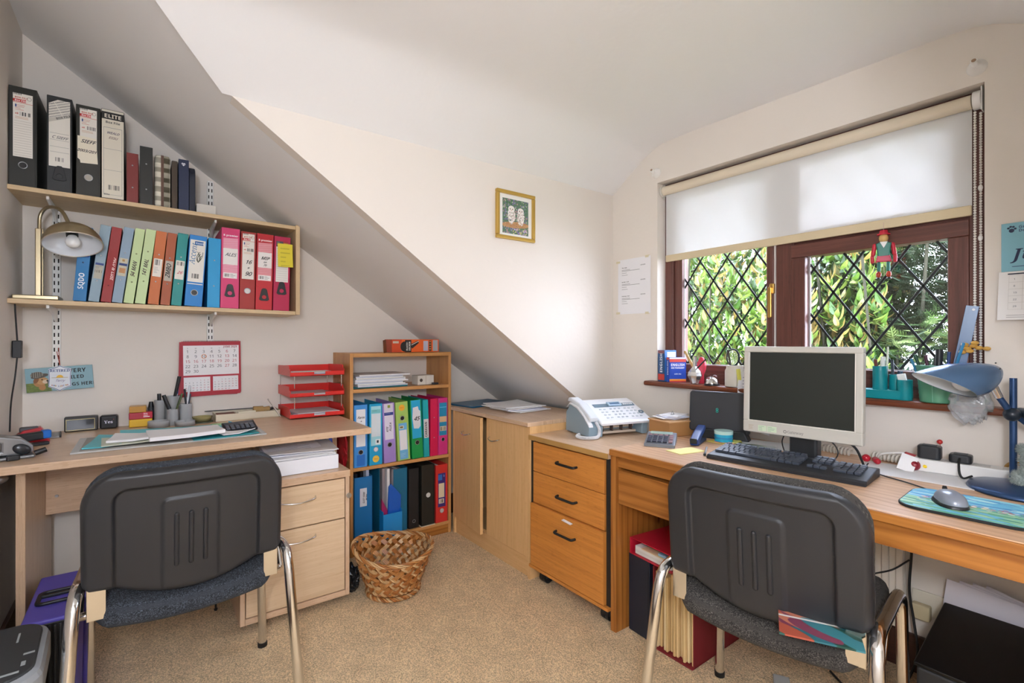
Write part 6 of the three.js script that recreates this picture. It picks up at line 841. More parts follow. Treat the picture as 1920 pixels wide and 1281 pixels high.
// desk lamp
{
  const t = thing('blue_desk_lamp', 'metallic blue desk lamp with a bullet shade at the right end of the pine desk', 'lamp', [1.965, PY, -0.24]);
  const blue = P(0x2d4a74, 0.28, 0.45), lb = P(0x5d7ea6, 0.25, 0.5);
  part(t, 'base', [lathe([[0, 0.0005], [0.117, 0.0005], [0.12, 0.006], [0.114, 0.016], [0.05, 0.026], [0, 0.027]], 48)], blue);
  part(t, 'post', rod([0.065, 0.02, -0.03], [0.065, 0.318, -0.03], 0.0085, 16), blue);
  part(t, 'arm', rod([0.062, 0.215, -0.032], [0.13, 0.12, 0.055], 0.007, 12), blue);
  part(t, 'joint', [T(sph(0.02, 18, 12), [0.06, 0.212, -0.032], null, [1, 1, 1]), T(fin(new THREE.CapsuleGeometry(0.016, 0.05, 6, 14)), [0.085, 0.214, 0.0], [0, 0.9, PI / 2])], P(0x1c2733, 0.3));
  part(t, 'shade_stem', rod([0.06, 0.215, -0.034], [0.048, 0.262, -0.058], 0.0085, 12), blue); part(t, 'shade_stem', rod([0.048, 0.262, -0.058], [0.026, 0.305, -0.07], 0.0105, 14), chrome, 'chrome sleeve');
  // bullet shade: cut obliquely, long at the top
  const SB = new THREE.Vector3(0.05, 0.345, -0.055), ax = new THREE.Vector3(-0.80, -0.27, -0.56).normalize(), up = new THREE.Vector3(0.03, 1, 0.04).addScaledVector(ax, -ax.dot(new THREE.Vector3(0.03, 1, 0.04))).normalize(), sd = new THREE.Vector3().crossVectors(ax, up);
  const shell = (inset) => { const pos = [], NS = 30, NA = 48, pt = (i, j) => { const s = i / NS, a = j / NA * 2 * PI, L = 0.178 + 0.068 * Math.cos(a), R = (0.07 - inset) * Math.pow(Math.sin(PI / 2 * Math.min(1, s * 1.0)), 0.62) * (1 - 0.1 * s * s), d = inset + (L - inset) * s * (1 - 0.0 * s); return SB.clone().addScaledVector(ax, d).addScaledVector(up, R * Math.cos(a) * 0.9).addScaledVector(sd, R * Math.sin(a)).toArray(); }; for (let i = 0; i < NS; i++) for (let j = 0; j < NA; j++) { const A = pt(i, j), B = pt(i + 1, j), C = pt(i + 1, j + 1), D = pt(i, j + 1); inset ? pos.push(...A, ...B, ...C, ...A, ...C, ...D) : pos.push(...C, ...B, ...A, ...D, ...C, ...A); } const g = new THREE.BufferGeometry(); g.setAttribute('position', new THREE.Float32BufferAttribute(pos, 3)); g.computeVertexNormals(); return smooth(fin(g)); };
  const s = part(t, 'shade', shell(0), lb); part(s, 'shade_lining', shell(0.0025), P(0xdfe2e4, 0.4));
  part(t, 'bulb', T(sph(0.024, 18, 12), SB.clone().addScaledVector(ax, 0.115).addScaledVector(up, -0.012).toArray(), null, [1.2, 1, 1.2]), P(0xeef0f2, 0.2));
  for (const [d, a] of [[0.03, 0.6], [0.035, 1.2]]) part(s, 'vent_hole', T(sph(0.0022, 8, 6), SB.clone().addScaledVector(ax, d).addScaledVector(up, 0.0325 * Math.cos(a)).addScaledVector(sd, -0.036 * Math.sin(a)).toArray()), black);
}
// plush toy on the lamp base
{
  const t = thing('plush_toy', 'small grey plush koala-like toy beside the blue lamp post', 'plush toy', [1.955, PY + 0.0265, -0.212]);
  const m = P(0x9aa39e, 1), bl = [[0, 0.03, 0, 0.036], [0.03, 0.062, -0.012, 0.028], [-0.02, 0.02, 0.03, 0.022], [-0.012, 0.018, -0.03, 0.02], [0.045, 0.09, -0.03, 0.014], [0.04, 0.088, 0.014, 0.014]];
  bl.forEach(([x, y, z, r], i) => { const g = sph(r, 26, 18), p = g.attributes.position; for (let k = 0; k < p.count; k++) { const n = 0.9 + 0.22 * vnoise(p.getX(k) * 400 + 50, p.getY(k) * 400 + 50 + p.getZ(k) * 300, 999, 999, i); p.setXYZ(k, p.getX(k) * n, p.getY(k) * n, p.getZ(k) * n); } g.computeVertexNormals(); part(t, ['body', 'head', 'paw', 'paw', 'ear', 'ear'][i], T(g, [x, y, z]), m); });
  const hg = fin(new THREE.ConeGeometry(0.0011, 0.011, 4)); hg.translate(0, 0.004, 0); const L = []; for (let i = 0; i < 2600; i++) { const [x, y, z, r] = bl[Math.floor(rnd() * 6)], d = new THREE.Vector3(rr(-1, 1), rr(-0.7, 1), rr(-1, 1)).normalize(); const q = new THREE.Quaternion().setFromUnitVectors(new THREE.Vector3(0, 1, 0), d.clone().add(new THREE.Vector3(rr(-0.5, 0.5), rr(-0.5, 0.5), rr(-0.5, 0.5))).normalize()); L.push(new THREE.Matrix4().compose(d.multiplyScalar(r).add(new THREE.Vector3(x, y, z)), q, new THREE.Vector3(1, 1, 1))); }
  const im = new THREE.InstancedMesh(hg, m, L.length); im.name = 'fur'; im.userData.kind = 'stuff'; L.forEach((k, i) => im.setMatrixAt(i, k)); im.castShadow = im.receiveShadow = true; t.add(im);
}
// behind the keyboard: paper, extension strip, plugs, toys
{
  part(thing('paper_sheet', 'long white paper lying under the extension lead on the pine desk', 'paper', [1.975, PY + 0.0006, -0.475], 0.06), 'sheet', bx(-0.095, 0, -0.16, 0.085, 0.002, 0.165, 0.0004), paper);
  part(thing('paper_sheet', 'glossy leaflet lying behind the monitor foot', 'paper', [2.04, PY + 0.0006, -0.96], 0.3), 'sheet', bx(-0.08, 0, -0.12, 0.08, 0.002, 0.12, 0.0004), P(0xdfe3e6, 0.3));
  const dk = thing('clear_disc_case', 'clear plastic disc case at the left of the monitor foot', 'disc case', [1.93, PY + 0.0006, -0.985], 0.2); part(dk, 'case', bx(-0.06, 0, -0.07, 0.06, 0.006, 0.07, 0.001), P(0xd0d8d8, 0.15)); part(dk, 'disc', T(cyl(0.05, 0.05, 0.001, 32), [0, 0.006, 0]), P(0xa9c4b4, 0.15, 0.7));
  const ex = thing('extension_strip', 'white four-way extension strip at the back of the pine desk', 'extension lead', [2.06, PY + 0.0028, -0.375], -PI / 2 + 0.1);
  part(ex, 'body', bx(-0.13, 0, -0.032, 0.14, 0.04, 0.03, 0.004), P(0xe9e7e4, 0.45)); for (let i = 0; i < 4; i++) part(ex, 'socket', bx(-0.12 + i * 0.066, 0.04, -0.02, -0.08 + i * 0.066, 0.0405, 0.02, 0), P(0xd4d0cc, 0.5));
  const plug = (l, x, w, h, d) => { const t = thing('mains_plug', l, 'plug', [2.06 + x * 0.1, PY + 0.044, -0.36 + x], -PI / 2 + 0.1); part(t, 'body', T(ext(rrect(w, d, 0.012), h, 0.005), [0, h, 0], [PI / 2, 0, 0]), P(0x26282c, 0.4)); part(t, 'grip', bx(-w * 0.3, h - 0.001, -d * 0.2, w * 0.3, h + 0.003, d * 0.2, 0.001), P(0x34373c, 0.4)); };
  plug('large black mains adaptor plugged into the extension strip', -0.105, 0.06, 0.042, 0.05); plug('flat black mains plug beside the larger adaptor', -0.03, 0.055, 0.026, 0.05);
  part(thing('lamp_lead', 'black lead from the flat plug to the blue lamp', 'cable'), 'lead', tube([[2.03, PY + 0.06, -0.388], [2.005, PY + 0.045, -0.385], [1.99, PY + 0.02, -0.38], [1.985, PY + 0.01, -0.37], [1.98, PY + 0.022, -0.35]], 0.0032, 30, 6), black);
  const coilC = (l, p, n, len, dir) => { const pts = [], t = thing('coiled_cable', l, 'cable', p, dir); for (let i = 0; i <= n * 10; i++) { const a = i / 10 * 2 * PI; pts.push(new THREE.Vector3(i / (n * 10) * len - len / 2, 0.014 + 0.012 * Math.sin(a), 0.012 * Math.cos(a))); } part(t, 'coil', fin(new THREE.TubeGeometry(new THREE.CatmullRomCurve3(pts), n * 14, 0.0036, 6)), P(0xe9e4da, 0.45)); };
  coilC('white coiled cable behind the right side of the monitor foot', [2.095, PY + 0.001, -0.76], 10, 0.12, 1.5); coilC('white coiled cable beside the red toy pegs', [2.1, PY + 0.001, -0.575], 11, 0.13, 1.45);
  part(thing('cable_loop', 'white cable looping over the second coiled cable', 'cable'), 'loop', tube([[2.09, PY + 0.006, -0.62], [2.07, PY + 0.03, -0.6], [2.08, PY + 0.042, -0.54], [2.08, PY + 0.03, -0.5], [2.06, PY + 0.02, -0.46]], 0.004, 30, 7), white);
  const toy = (n, l, c, p, g, m) => part(thing(n, l, c, p), 'body', g, m);
  toy('toy_peg', 'red plastic toy peg at the left of the cable tangle', 'toy', [2.03, PY + 0.001, -0.605], [T(fin(new THREE.CapsuleGeometry(0.01, 0.03, 6, 14)), [0, 0.011, 0], [0, 0.5, PI / 2]), T(sph(0.013, 14, 10), [0.0, 0.014, -0.03])], P(0xbf1f33, 0.3));
  toy('toy_peg', 'long red plastic strip lying over the cable tangle', 'toy', [2.075, PY + 0.03, -0.505], T(bx(-0.01, 0, -0.035, 0.01, 0.012, 0.035, 0.004), [0, 0, 0], [0.25, 0.2, 0]), P(0xb9222e, 0.3));
  toy('toy_ball', 'yellow toy ball left of the white paper slip', 'toy ball', [2.02, PY + 0.0128, -0.53], sph(0.0098, 18, 12), P(0xe6c21c, 0.3)); toy('toy_ball', 'yellow toy ball between the dark red ball and the adaptor', 'toy ball', [2.035, PY + 0.02, -0.472], sph(0.016, 20, 14), P(0xecc814, 0.3)); toy('toy_ball', 'dark red toy ball with a pale spot beside the yellow ball', 'toy ball', [2.015, PY + 0.02, -0.497], sph(0.017, 20, 14), P(0x8a1c2c, 0.3)); toy('toy_ball', 'tiny red ball on a wire above the adaptor', 'toy ball', [2.12, PY + 0.09, -0.455], [sph(0.008, 14, 10), rod([0, 0, 0], [0, -0.088, 0.01], 0.001, 6)], P(0xc02a28, 0.4));
  toy('paper_slip', 'folded white paper slip leaning in front of the toy balls', 'paper', [1.985, PY + 0.0028, -0.515], T(bx(-0.001, 0, -0.022, 0.001, 0.055, 0.022, 0.0004), [0, 0, 0], [0.3, 0.2, -0.5]), paper);
  toy('wicker_ring', 'small tan cane ring behind the extension strip', 'ring', [2.11, PY + 0.03, -0.275], [T(tor(0.026, 0.005, 8, 26, PI * 1.3), [0, 0, 0], [0.3, 1.2, 0]), rod([0, 0.02, 0.01], [0.01, 0.034, 0.05], 0.001, 6)], P(0xb98c4a, 0.6));
}
// left part of the pine desk
{
  const r = thing('wifi_router', 'upright black router with a small cyan mark left of the monitor', 'router', [2.012, PY, -1.178], -PI / 2 + 0.3);
  const gm = P(0x2b2e34, 0.42); part(r, 'panel', T(ext(rrect(0.25, 0.178, 0.014), 0.028, 0.006), [0, 0.113, -0.02], [-0.1, 0, 0]), gm); part(r, 'foot', T(ext([[-0.118, 0], [0.118, 0], [0.1, 0.042], [-0.1, 0.042]], 0.06, 0.006), [0.008, 0.0005, -0.03]), P(0x212429, 0.45)); part(r, 'logo', [T(tor(0.0042, 0.0014, 6, 16), [-0.005, 0.128, 0.0102], [-0.1, 0, 0]), T(tor(0.0042, 0.0014, 6, 16), [-0.005, 0.119, 0.011], [-0.1, 0, 0])], P(0x2cc6b8, 0.4)).userData.kind = 'stuff';
  const b = thing('note_block_box', 'open brown card box heaped with papers behind the calculator', 'box', [1.935, PY, -1.375], -0.22);
  part(b, 'carton', bx(-0.07, 0.0005, -0.06, 0.1, 0.062, 0.075, 0.002), P(0xb07f4c, 0.6)); part(b, 'lid', bx(-0.074, 0.062, -0.064, 0.104, 0.068, 0.079, 0.001), P(0xc79a68, 0.6));
  for (let i = 0; i < 4; i++) part(thing('paper_slip', `${['lowest', 'second', 'third', 'topmost'][i]} folded paper slip heaped on the brown card box`, 'paper', [1.945 + rr(-0.03, 0.03), PY + 0.0685 + i * 0.0042, -1.385 + rr(-0.02, 0.02)], rr(-0.6, 0.6), 'slips on the brown box'), 'slip', bx(-0.06, 0, -0.045, 0.06, 0.004, 0.045, 0.0006), i % 2 ? paper : P(0xc9ccdc, 0.7));
  toyPart('bulldog_clip', 'small silver clip on top of the paper slips', 'clip', [1.955, PY + 0.086, -1.375], [rod([-0.012, 0, 0], [0, 0.016, 0], 0.0012, 6), rod([0.012, 0, 0], [0, 0.016, 0], 0.0012, 6), rod([-0.012, 0, 0], [0.012, 0, 0], 0.0012, 6)], steel);
  const c = thing('desk_calculator', 'silver desk calculator at the front left of the pine desk', 'calculator', [1.715, PY, -1.262], -PI / 2 + 0.55); c.rotation.order = 'YXZ'; c.rotation.x = 0.0;
  part(c, 'body', T(ext([[-0.08, 0.0005], [0.082, 0.0005], [0.082, 0.034], [0.06, 0.036], [-0.08, 0.012]], 0.12, 0.004), [-0.06, 0, 0], [0, PI / 2, 0]), P(0x787c84, 0.35));
  const tl = 0.17, cp = (g, x, z) => T(g, [x, 0.0145 + (0.08 - z) * 0.172, z], [tl, 0, 0]); part(c, 'display', cp(bx(-0.045, 0.001, -0.014, 0.045, 0.003, 0.014, 0.0005), 0, -0.042), P(0x9db4a4, 0.2));
  for (let i = 0; i < 5; i++) for (let j = 0; j < 5; j++) part(c, 'key', cp(bx(-0.008, 0, -0.006, 0.008, 0.006, 0.006, 0.0015), -0.042 + i * 0.021, -0.012 + j * 0.018), i === 4 || j === 0 ? P(0x8a6a70, 0.5) : P(0x33374a, 0.5));
  const sp = thing('stapler', 'dark blue stapler standing behind the calculator', 'stapler', [1.85, PY, -1.175], 0.35); part(sp, 'base', bx(-0.07, 0.0005, -0.018, 0.075, 0.012, 0.018, 0.005), P(0x20345c, 0.35)); part(sp, 'arm', T(ext([[-0.08, 0.0], [0.05, 0.012], [0.075, 0.022], [0.07, 0.034], [0.0, 0.034], [-0.082, 0.026]], 0.034, 0.006), [0, 0.02, -0.017], [0, 0, 0.2]), P(0x27407a, 0.3)); part(sp, 'nose', T(bx(-0.088, 0.006, -0.013, -0.078, 0.026, 0.013, 0.002), [0, 0.006, 0]), black);
  const tp = thing('tape_tub', 'clear round tub of cyan tape beside the router', 'tub', [1.945, PY + 0.0068, -1.118]); part(tp, 'tub', cyl(0.036, 0.036, 0.03, 36), P(0x35aed0, 0.2)); part(tp, 'lid', T(cyl(0.037, 0.037, 0.014, 36), [0, 0.03, 0]), P(0xb9dcd4, 0.15)); part(tp, 'band', T(cyl(0.0366, 0.0366, 0.006, 36), [0, 0.012, 0]), P(0x1d7fb8, 0.3));
  ['0xe6d46a', '0xe8a0b0', '0xdfe07c'].forEach((q, i) => part(thing('sticky_note', ['yellow sticky pad under the round tub', 'pink sticky pad under the round tub', 'pale green sticky pad under the round tub'][i], 'note', [1.945 + i * 0.012, PY + 0.0004 + i * 0.0021, -1.115 + (i - 1) * 0.02], 0.3 * i), 'pad', bx(-0.038, 0, -0.038, 0.038, 0.002, 0.038, 0.0004), P(Number(q), 0.7)));
  part(thing('sticky_note', 'pale yellow sticky note on the pine desk in front of the calculator', 'note', [1.668, PY, -1.117], -0.2), 'pad', bx(-0.06, 0.0004, -0.038, 0.07, 0.003, 0.038, 0.0004), P(0xf0e69a, 0.7));
  const pn = thing('pen', 'clear ballpoint pen with a black tip beside the yellow sticky note', 'pen', [1.7, PY + 0.005, -1.05], 0.5); part(pn, 'barrel', rod([-0.03, 0, 0], [0.09, 0, 0], 0.004, 10), P(0xb8b4b4, 0.2)); part(pn, 'tip', rod([-0.05, 0, 0], [-0.03, 0, 0], 0.005, 10), black);
  const ls = thing('letter_pile', 'printed letters clipped together, leaning between the sill and the router', 'letters', [2.08, PY, -1.06], -PI / 2 + 0.15); for (let i = 0; i < 3; i++) { const g = print(0.16, 0.22, (cx, W, H) => { rect(cx, 0, 0, W, H, '#e9e9ee'); lines(cx, 20, 30, W - 40, 14, 14, '#a8a8b8', 0.5); }, 1000, new THREE.BoxGeometry(0.16, 0.22, 0.001)); part(ls, 'letter', T(g, [rr(-0.02, 0.02), 0.15 + i * 0.02, -0.03 + i * 0.007], [-0.16, 0, rr(-0.2, 0.15)]), g.userData.mat); } part(ls, 'clip', bx(-0.02, 0.255, -0.034, 0.02, 0.29, -0.014, 0.004), black); part(ls, 'yellow_tab', T(bx(-0.045, 0.24, -0.028, -0.028, 0.31, -0.026, 0.0005), [0, 0, 0], [0, 0, 0.12]), P(0xe3e26a, 0.6));
}
function toyPart(n, l, c, p, g, m) { return part(thing(n, l, c, p), 'body', g, m); }
// ---------------------------------------------------------------- on the window sill
const SY = 0.9455;
{
  const book = (l, p, turn, w, h, d, col, spine, front, tilt = 0) => { const t = thing('dictionary', l, 'book', p, turn); t.rotation.z = tilt; part(t, 'cover', [bx(-w / 2, 0, -d, -w / 2 + 0.002, h, 0, 0.0005), bx(w / 2 - 0.002, 0, -d, w / 2, h, 0, 0.0005), bx(-w / 2, 0, -0.002, w / 2, h, 0, 0.0008)], P(col, 0.35)); part(t, 'pages', bx(-w / 2 + 0.002, 0.002, -d + 0.003, w / 2 - 0.002, h - 0.003, -0.002, 0), paperEdge); if (spine) sticker(t, 'spine_print', w - 0.002, h - 0.002, spine, [0, h / 2, 0.0006]); if (front) sticker(t, 'front_print', d - 0.002, h - 0.002, front, [w / 2 + 0.0006, h / 2, -d / 2], [0, PI / 2, 0]); return t; };
  const sp = (bg, band, s, s2) => (c, W, H) => { rect(c, 0, 0, W, H, bg); if (band) rect(c, 0, H * 0.76, W, H * 0.2, '#c23a30'); btext(c, s, W * 0.68, H * 0.72, Math.min(56, W * 0.6), '#e9eef4', 'sans-serif', 'left', -PI / 2); if (s2) rect(c, 0, 0, W, H * 0.1, s2); };
  book('slim navy book at the left end of the window sill', [2.15, SY, -1.588], -PI / 2, 0.014, 0.115, 0.05, 0x1c3766, (c, W, H) => rect(c, 0, 0, W, H, '#24406c'));
  book('tall blue ENGLISH dictionary with a red band at the left end of the sill', [2.112, SY, -1.552], -PI / 2 - 0.15, 0.046, 0.16, 0.082, 0x22558c, sp('#23507e', true, 'ENGLISH', '#8a5a60'), (c, W, H) => { rect(c, 0, 0, W, H, '#2563a4'); rect(c, 40, 20, W - 50, 90, '#c9ccd8'); });
  book('smaller ENGLISH DICTIONARY with a red and orange band leaning on the tall one', [2.105, SY, -1.507], -PI / 2 - 0.5, 0.03, 0.125, 0.09, 0x1c46b0, sp('#1c46b0', false, 'ENGLISH', '#c24a3c'), (c, W, H) => { rect(c, 0, 0, W, H, '#1c4ab4'); rect(c, 0, 20, W, 36, '#d0483a'); rect(c, 0, 0, W, 18, '#f0ece8'); btext(c, 'ENGLISH', W / 2, 104, 42, '#f4f4f8', 'sans-serif', 'center'); btext(c, 'DICTIONARY', W / 2, 136, 28, '#f4f4f8', 'sans-serif', 'center'); btext(c, 'with the', W / 2, 206, 22, '#f4f4f8', 'sans-serif', 'center'); rect(c, 0, H - 36, W, 18, '#f0a030'); rect(c, 0, H - 18, W, 18, '#d8503a'); });
  const v = thing('chrome_vase', 'faceted silver bud vase holding sticks on the window sill', 'vase', [2.115, SY, -1.362]);
  part(v, 'vase', (() => { const g = fin(new THREE.LatheGeometry([[0, 0.0005], [0.018, 0.0005], [0.034, 0.04], [0.03, 0.058], [0.009, 0.085], [0.0075, 0.13], [0.01, 0.135]].map(([x, y]) => new THREE.Vector2(x, y)), 8)); g.computeVertexNormals(); return g; })(), P(0xd5d7d8, 0.14, 0.9));
  part(thing('bamboo_stick', 'flat tan and white stick leaning left out of the silver vase', 'stick', [2.112, SY + 0.06, -1.355]), 'stick', T(bx(-0.003, 0, -0.006, 0.003, 0.115, 0.006, 0.001), [0, 0, 0], [-0.55, 0, 0]), P(0xc9a46a, 0.5));
  part(thing('black_pencil', 'short black pencil leaning right out of the silver vase', 'pencil', [2.112, SY + 0.062, -1.362]), 'pencil', rod([0, 0, 0], [0.01, 0.06, 0.055], 0.0035, 8), black);
  part(thing('red_trinket', 'red and white glass trinket behind the silver vase', 'trinket', [2.17, SY, -1.36]), 'body', lathe([[0, 0.0005], [0.014, 0.0005], [0.01, 0.04], [0.02, 0.07], [0.022, 0.1], [0.01, 0.125], [0, 0.13]], 24), P(0xc8384a, 0.25));
  const be = thing('counter_bell', 'small chrome counter bell on the window sill', 'bell', [2.118, SY, -1.275]); part(be, 'base', cyl(0.034, 0.033, 0.008, 32), P(0x24262a, 0.4)); part(be, 'dome', T(lathe([[0.031, 0], [0.03, 0.008], [0.023, 0.02], [0.01, 0.028], [0, 0.029]], 32), [0, 0.008, 0]), chrome); part(be, 'button', T(cyl(0.006, 0.008, 0.008, 16), [0, 0.036, 0]), chrome);
  part(thing('brown_figurine', 'small brown stone ornament behind the counter bell', 'ornament', [2.162, SY, -1.305]), 'body', [T(sph(0.022, 16, 10), [0, 0.018, 0], null, [1, 0.8, 1.4]), T(sph(0.012, 12, 8), [0, 0.034, 0.018])], P(0x6a4038, 0.5));
  const pt = thing('stone_jar', 'cream stoneware jar holding a magnifying glass on the sill', 'jar', [2.13, SY, -1.17]); part(pt, 'jar', lathe([[0, 0.0005], [0.04, 0.0005], [0.042, 0.004], [0.042, 0.072], [0.036, 0.084], [0.036, 0.096], [0.033, 0.097], [0.031, 0.084], [0.037, 0.07], [0.037, 0.006], [0, 0.006]], 36), P(0xd9d2c4, 0.4));
  const mg = thing('magnifying_glass', 'round black-rimmed magnifying glass standing in the cream jar', 'magnifying glass', [2.13, SY + 0.01, -1.175]); part(mg, 'handle', rod([0, 0, 0], [0, 0.085, -0.004], 0.005, 10), black); part(mg, 'rim', T(tor(0.037, 0.0036, 8, 40), [0, 0.122, -0.004], [0, PI / 2 - 0.3, 0]), P(0x1c2836, 0.35)); part(mg, 'lens', T(fin(new THREE.SphereGeometry(0.036, 30, 16)), [0, 0.122, -0.004], [0, PI / 2 - 0.3, 0], [1, 1, 0.1]), phy({ color: 0xffffff, transmission: 1, roughness: 0, thickness: 0.004, ior: 1.5 }));
  part(thing('pen', 'dark pen standing in the cream jar in front of the magnifying glass', 'pen', [2.118, SY + 0.01, -1.165]), 'pen', rod([0, 0, 0], [-0.004, 0.155, -0.03], 0.004, 10), P(0x3a2a2c, 0.4));
  part(thing('peg_clip', 'brown wooden clip with grey card standing behind the monitor corner', 'clip', [2.16, SY, -1.085]), 'card', [bx(-0.002, 0, -0.03, 0.002, 0.15, 0.02, 0.0005), T(bx(-0.004, 0.12, 0.02, 0.004, 0.16, 0.032, 0.002), [0, 0, 0], [0.2, 0, 0])], P(0x9a8a78, 0.6));
  // teal organiser
  const te = P(0x118c94, 0.35), og = thing('desk_organiser', 'teal plastic desk organiser on the sill right of the monitor', 'organiser', [2.125, SY, -0.6], -PI / 2);
  part(og, 'tray', T(ext(rrect(0.15, 0.062, 0.02), 0.032, 0.003), [-0.005, 0.0325, 0.0], [PI / 2, 0, 0]), te); const cup = (x, z, r, h) => part(og, 'cup', T(lathe([[0, 0], [r, 0], [r, h], [r - 0.002, h], [r - 0.002, 0.01], [0, 0.01]], 28), [x, 0.001, z]), te);
  cup(-0.02, 0.008, 0.022, 0.115); cup(0.022, -0.012, 0.021, 0.086); cup(0.052, 0.01, 0.0225, 0.07);
  const stick = (n, l, c, a, b, r, m) => { const t = thing(n, l, c, a); part(t, 'barrel', rod([0, 0, 0], b.map((q, i) => q - a[i]), r, 10), m); return t; };
  stick('pencil', 'brown pencil stub in the tallest teal cup', 'pencil', [2.115, SY + 0.012, -0.627], [2.112, SY + 0.14, -0.632], 0.0055, P(0x6a3024, 0.5)); stick('glue_stick', 'white and green glue stick in the tallest teal cup', 'glue stick', [2.12, SY + 0.012, -0.613], [2.12, SY + 0.15, -0.612], 0.008, P(0xdfe6e2, 0.4)); stick('plastic_loop', 'clear plastic ruler in the tallest teal cup', 'ruler', [2.128, SY + 0.012, -0.605], [2.13, SY + 0.185, -0.6], 0.003, P(0xd8dcc8, 0.2)); stick('pen', 'slim dark pen in the middle teal cup', 'pen', [2.135, SY + 0.012, -0.585], [2.138, SY + 0.14, -0.59], 0.0045, P(0x1c2a38, 0.4)); stick('pen', 'short dark highlighter in the middle teal cup', 'pen', [2.138, SY + 0.012, -0.572], [2.137, SY + 0.1, -0.566], 0.008, P(0x22344a, 0.4)); part(thing('eraser', 'white eraser sticking out of the shortest teal cup', 'eraser', [2.115, SY + 0.05, -0.55]), 'body', T(bx(-0.006, 0, -0.012, 0.006, 0.042, 0.012, 0.002), [0, 0, 0], [-0.2, 0, 0]), white);
  // green bucket
  const bk = thing('green_bucket', 'green ribbed metal bucket of pens at the right end of the sill', 'bucket', [2.125, SY, -0.462]); const prof = [[0, 0.0005], [0.046, 0.0005], [0.047, 0.004]]; for (let i = 0; i < 14; i++) prof.push([0.047 + 0.007 * i / 14 + (i % 2 ? 0.0006 : -0.0004), 0.008 + i * 0.0075]); prof.push([0.056, 0.116], [0.058, 0.124], [0.056, 0.125], [0.053, 0.118], [0.046, 0.006], [0, 0.006]); part(bk, 'pail', lathe(prof, 44), P(0x5a9676, 0.35)); part(bk, 'seam', T(rod([0, 0.004, 0], [0.0, 0.116, 0], 0.0012, 6), [-0.048, 0, -0.002], [0, 0, 0.07]), P(0x8ac0a4, 0.35));
  const bp = (l, a, b, r, m) => stick('pen', l, 'pen', [2.125 + a[0], SY + 0.02, -0.462 + a[1]], [2.125 + b[0], SY + b[1], -0.462 + b[2]], r, m);
  bp('dark green pencil leaning left out of the bucket', [-0.005, -0.02], [-0.02, 0.16, -0.055], 0.005, P(0x1f4a34, 0.4)); bp('teal paintbrush leaning far left out of the bucket', [0, -0.028], [-0.02, 0.145, -0.066], 0.004, P(0x2c7a9c, 0.4)); bp('maroon pen in the bucket', [-0.01, -0.01], [-0.015, 0.158, -0.028], 0.005, P(0x4c1c38, 0.4)); bp('thick black marker in the bucket', [0, 0.0], [0.005, 0.178, 0.004], 0.0105, P(0x1c2026, 0.4)); bp('short black pen behind the marker in the bucket', [0.01, -0.006], [0.012, 0.15, -0.008], 0.005, P(0x23282e, 0.4)); bp('navy blue pen standing upright in the bucket', [0.01, 0.02], [0.01, 0.17, 0.028], 0.005, P(0x1f3f74, 0.4)); part(thing('purple_cap', 'purple-blue crumpled cap among the pens in the bucket', 'cap', [2.12, SY + 0.12, -0.43]), 'cap', T(sph(0.015, 14, 10), [0, 0, 0], null, [1, 0.8, 1.2]), P(0x4048b8, 0.5));
  bp('blue paintbrush leaning right out of the bucket', [0.0, 0.02], [-0.01, 0.2, 0.068], 0.004, P(0x2c86b8, 0.4));
  part(thing('toy_giraffe', 'yellow and blue jointed toy on a stick in the bucket', 'toy', [2.128, SY + 0.17, -0.4]), 'beads', [[0, 0, 0], [0, 0.012, 0.012], [0.004, 0.02, 0.026], [0, 0.014, 0.04], [0, 0.004, 0.018], [0, 0.03, 0.03], [0, 0.012, 0.058], [0, 0.024, 0.006]].map((p) => T(sph(0.0085, 12, 8), p, null, [1, 0.8, 1.2])), P(0xd8a850, 0.45)).userData.kind = 'stuff';
  const rl = thing('plastic_ruler', 'dark blue plastic ruler standing in the green bucket', 'ruler', [2.15, SY + 0.01, -0.43]); rl.rotation.set(0.17, -PI / 2 + 0.15, 0, 'YXZ'); rl.rotation.set(0, -PI / 2 + 0.2, -0.16); part(rl, 'blade', bx(-0.016, 0, -0.0012, 0.016, 0.315, 0.0012, 0.0005), P(0x1d5a90, 0.3)); part(rl, 'hole', T(fin(new THREE.CircleGeometry(0.004, 16)), [0.004, 0.303, 0.0014]), P(0xd4dde4, 0.4));
  // clear bag hanging over the sill
  const bg = thing('clear_plastic_bag', 'crumpled clear plastic bag hanging over the sill edge under the blue lamp', 'bag', [2.105, SY + 0.001, -0.372]);
  { const g = fin(new THREE.SphereGeometry(1, 40, 30)), p = g.attributes.position; for (let i = 0; i < p.count; i++) { const x = p.getX(i), y = p.getY(i), z = p.getZ(i), n = 0.7 + 0.6 * vnoise(x * 6 + 20, y * 5 + 20 + z * 5, 99, 99, 12); p.setXYZ(i, -0.036 + x * 0.018 * n, 0.012 + y * 0.062 * n, z * 0.045 * n); } g.computeVertexNormals(); part(bg, 'bag', smooth(g), phy({ color: 0xf0f2f4, transmission: 0.75, roughness: 0.08, thickness: 0 })); }
}
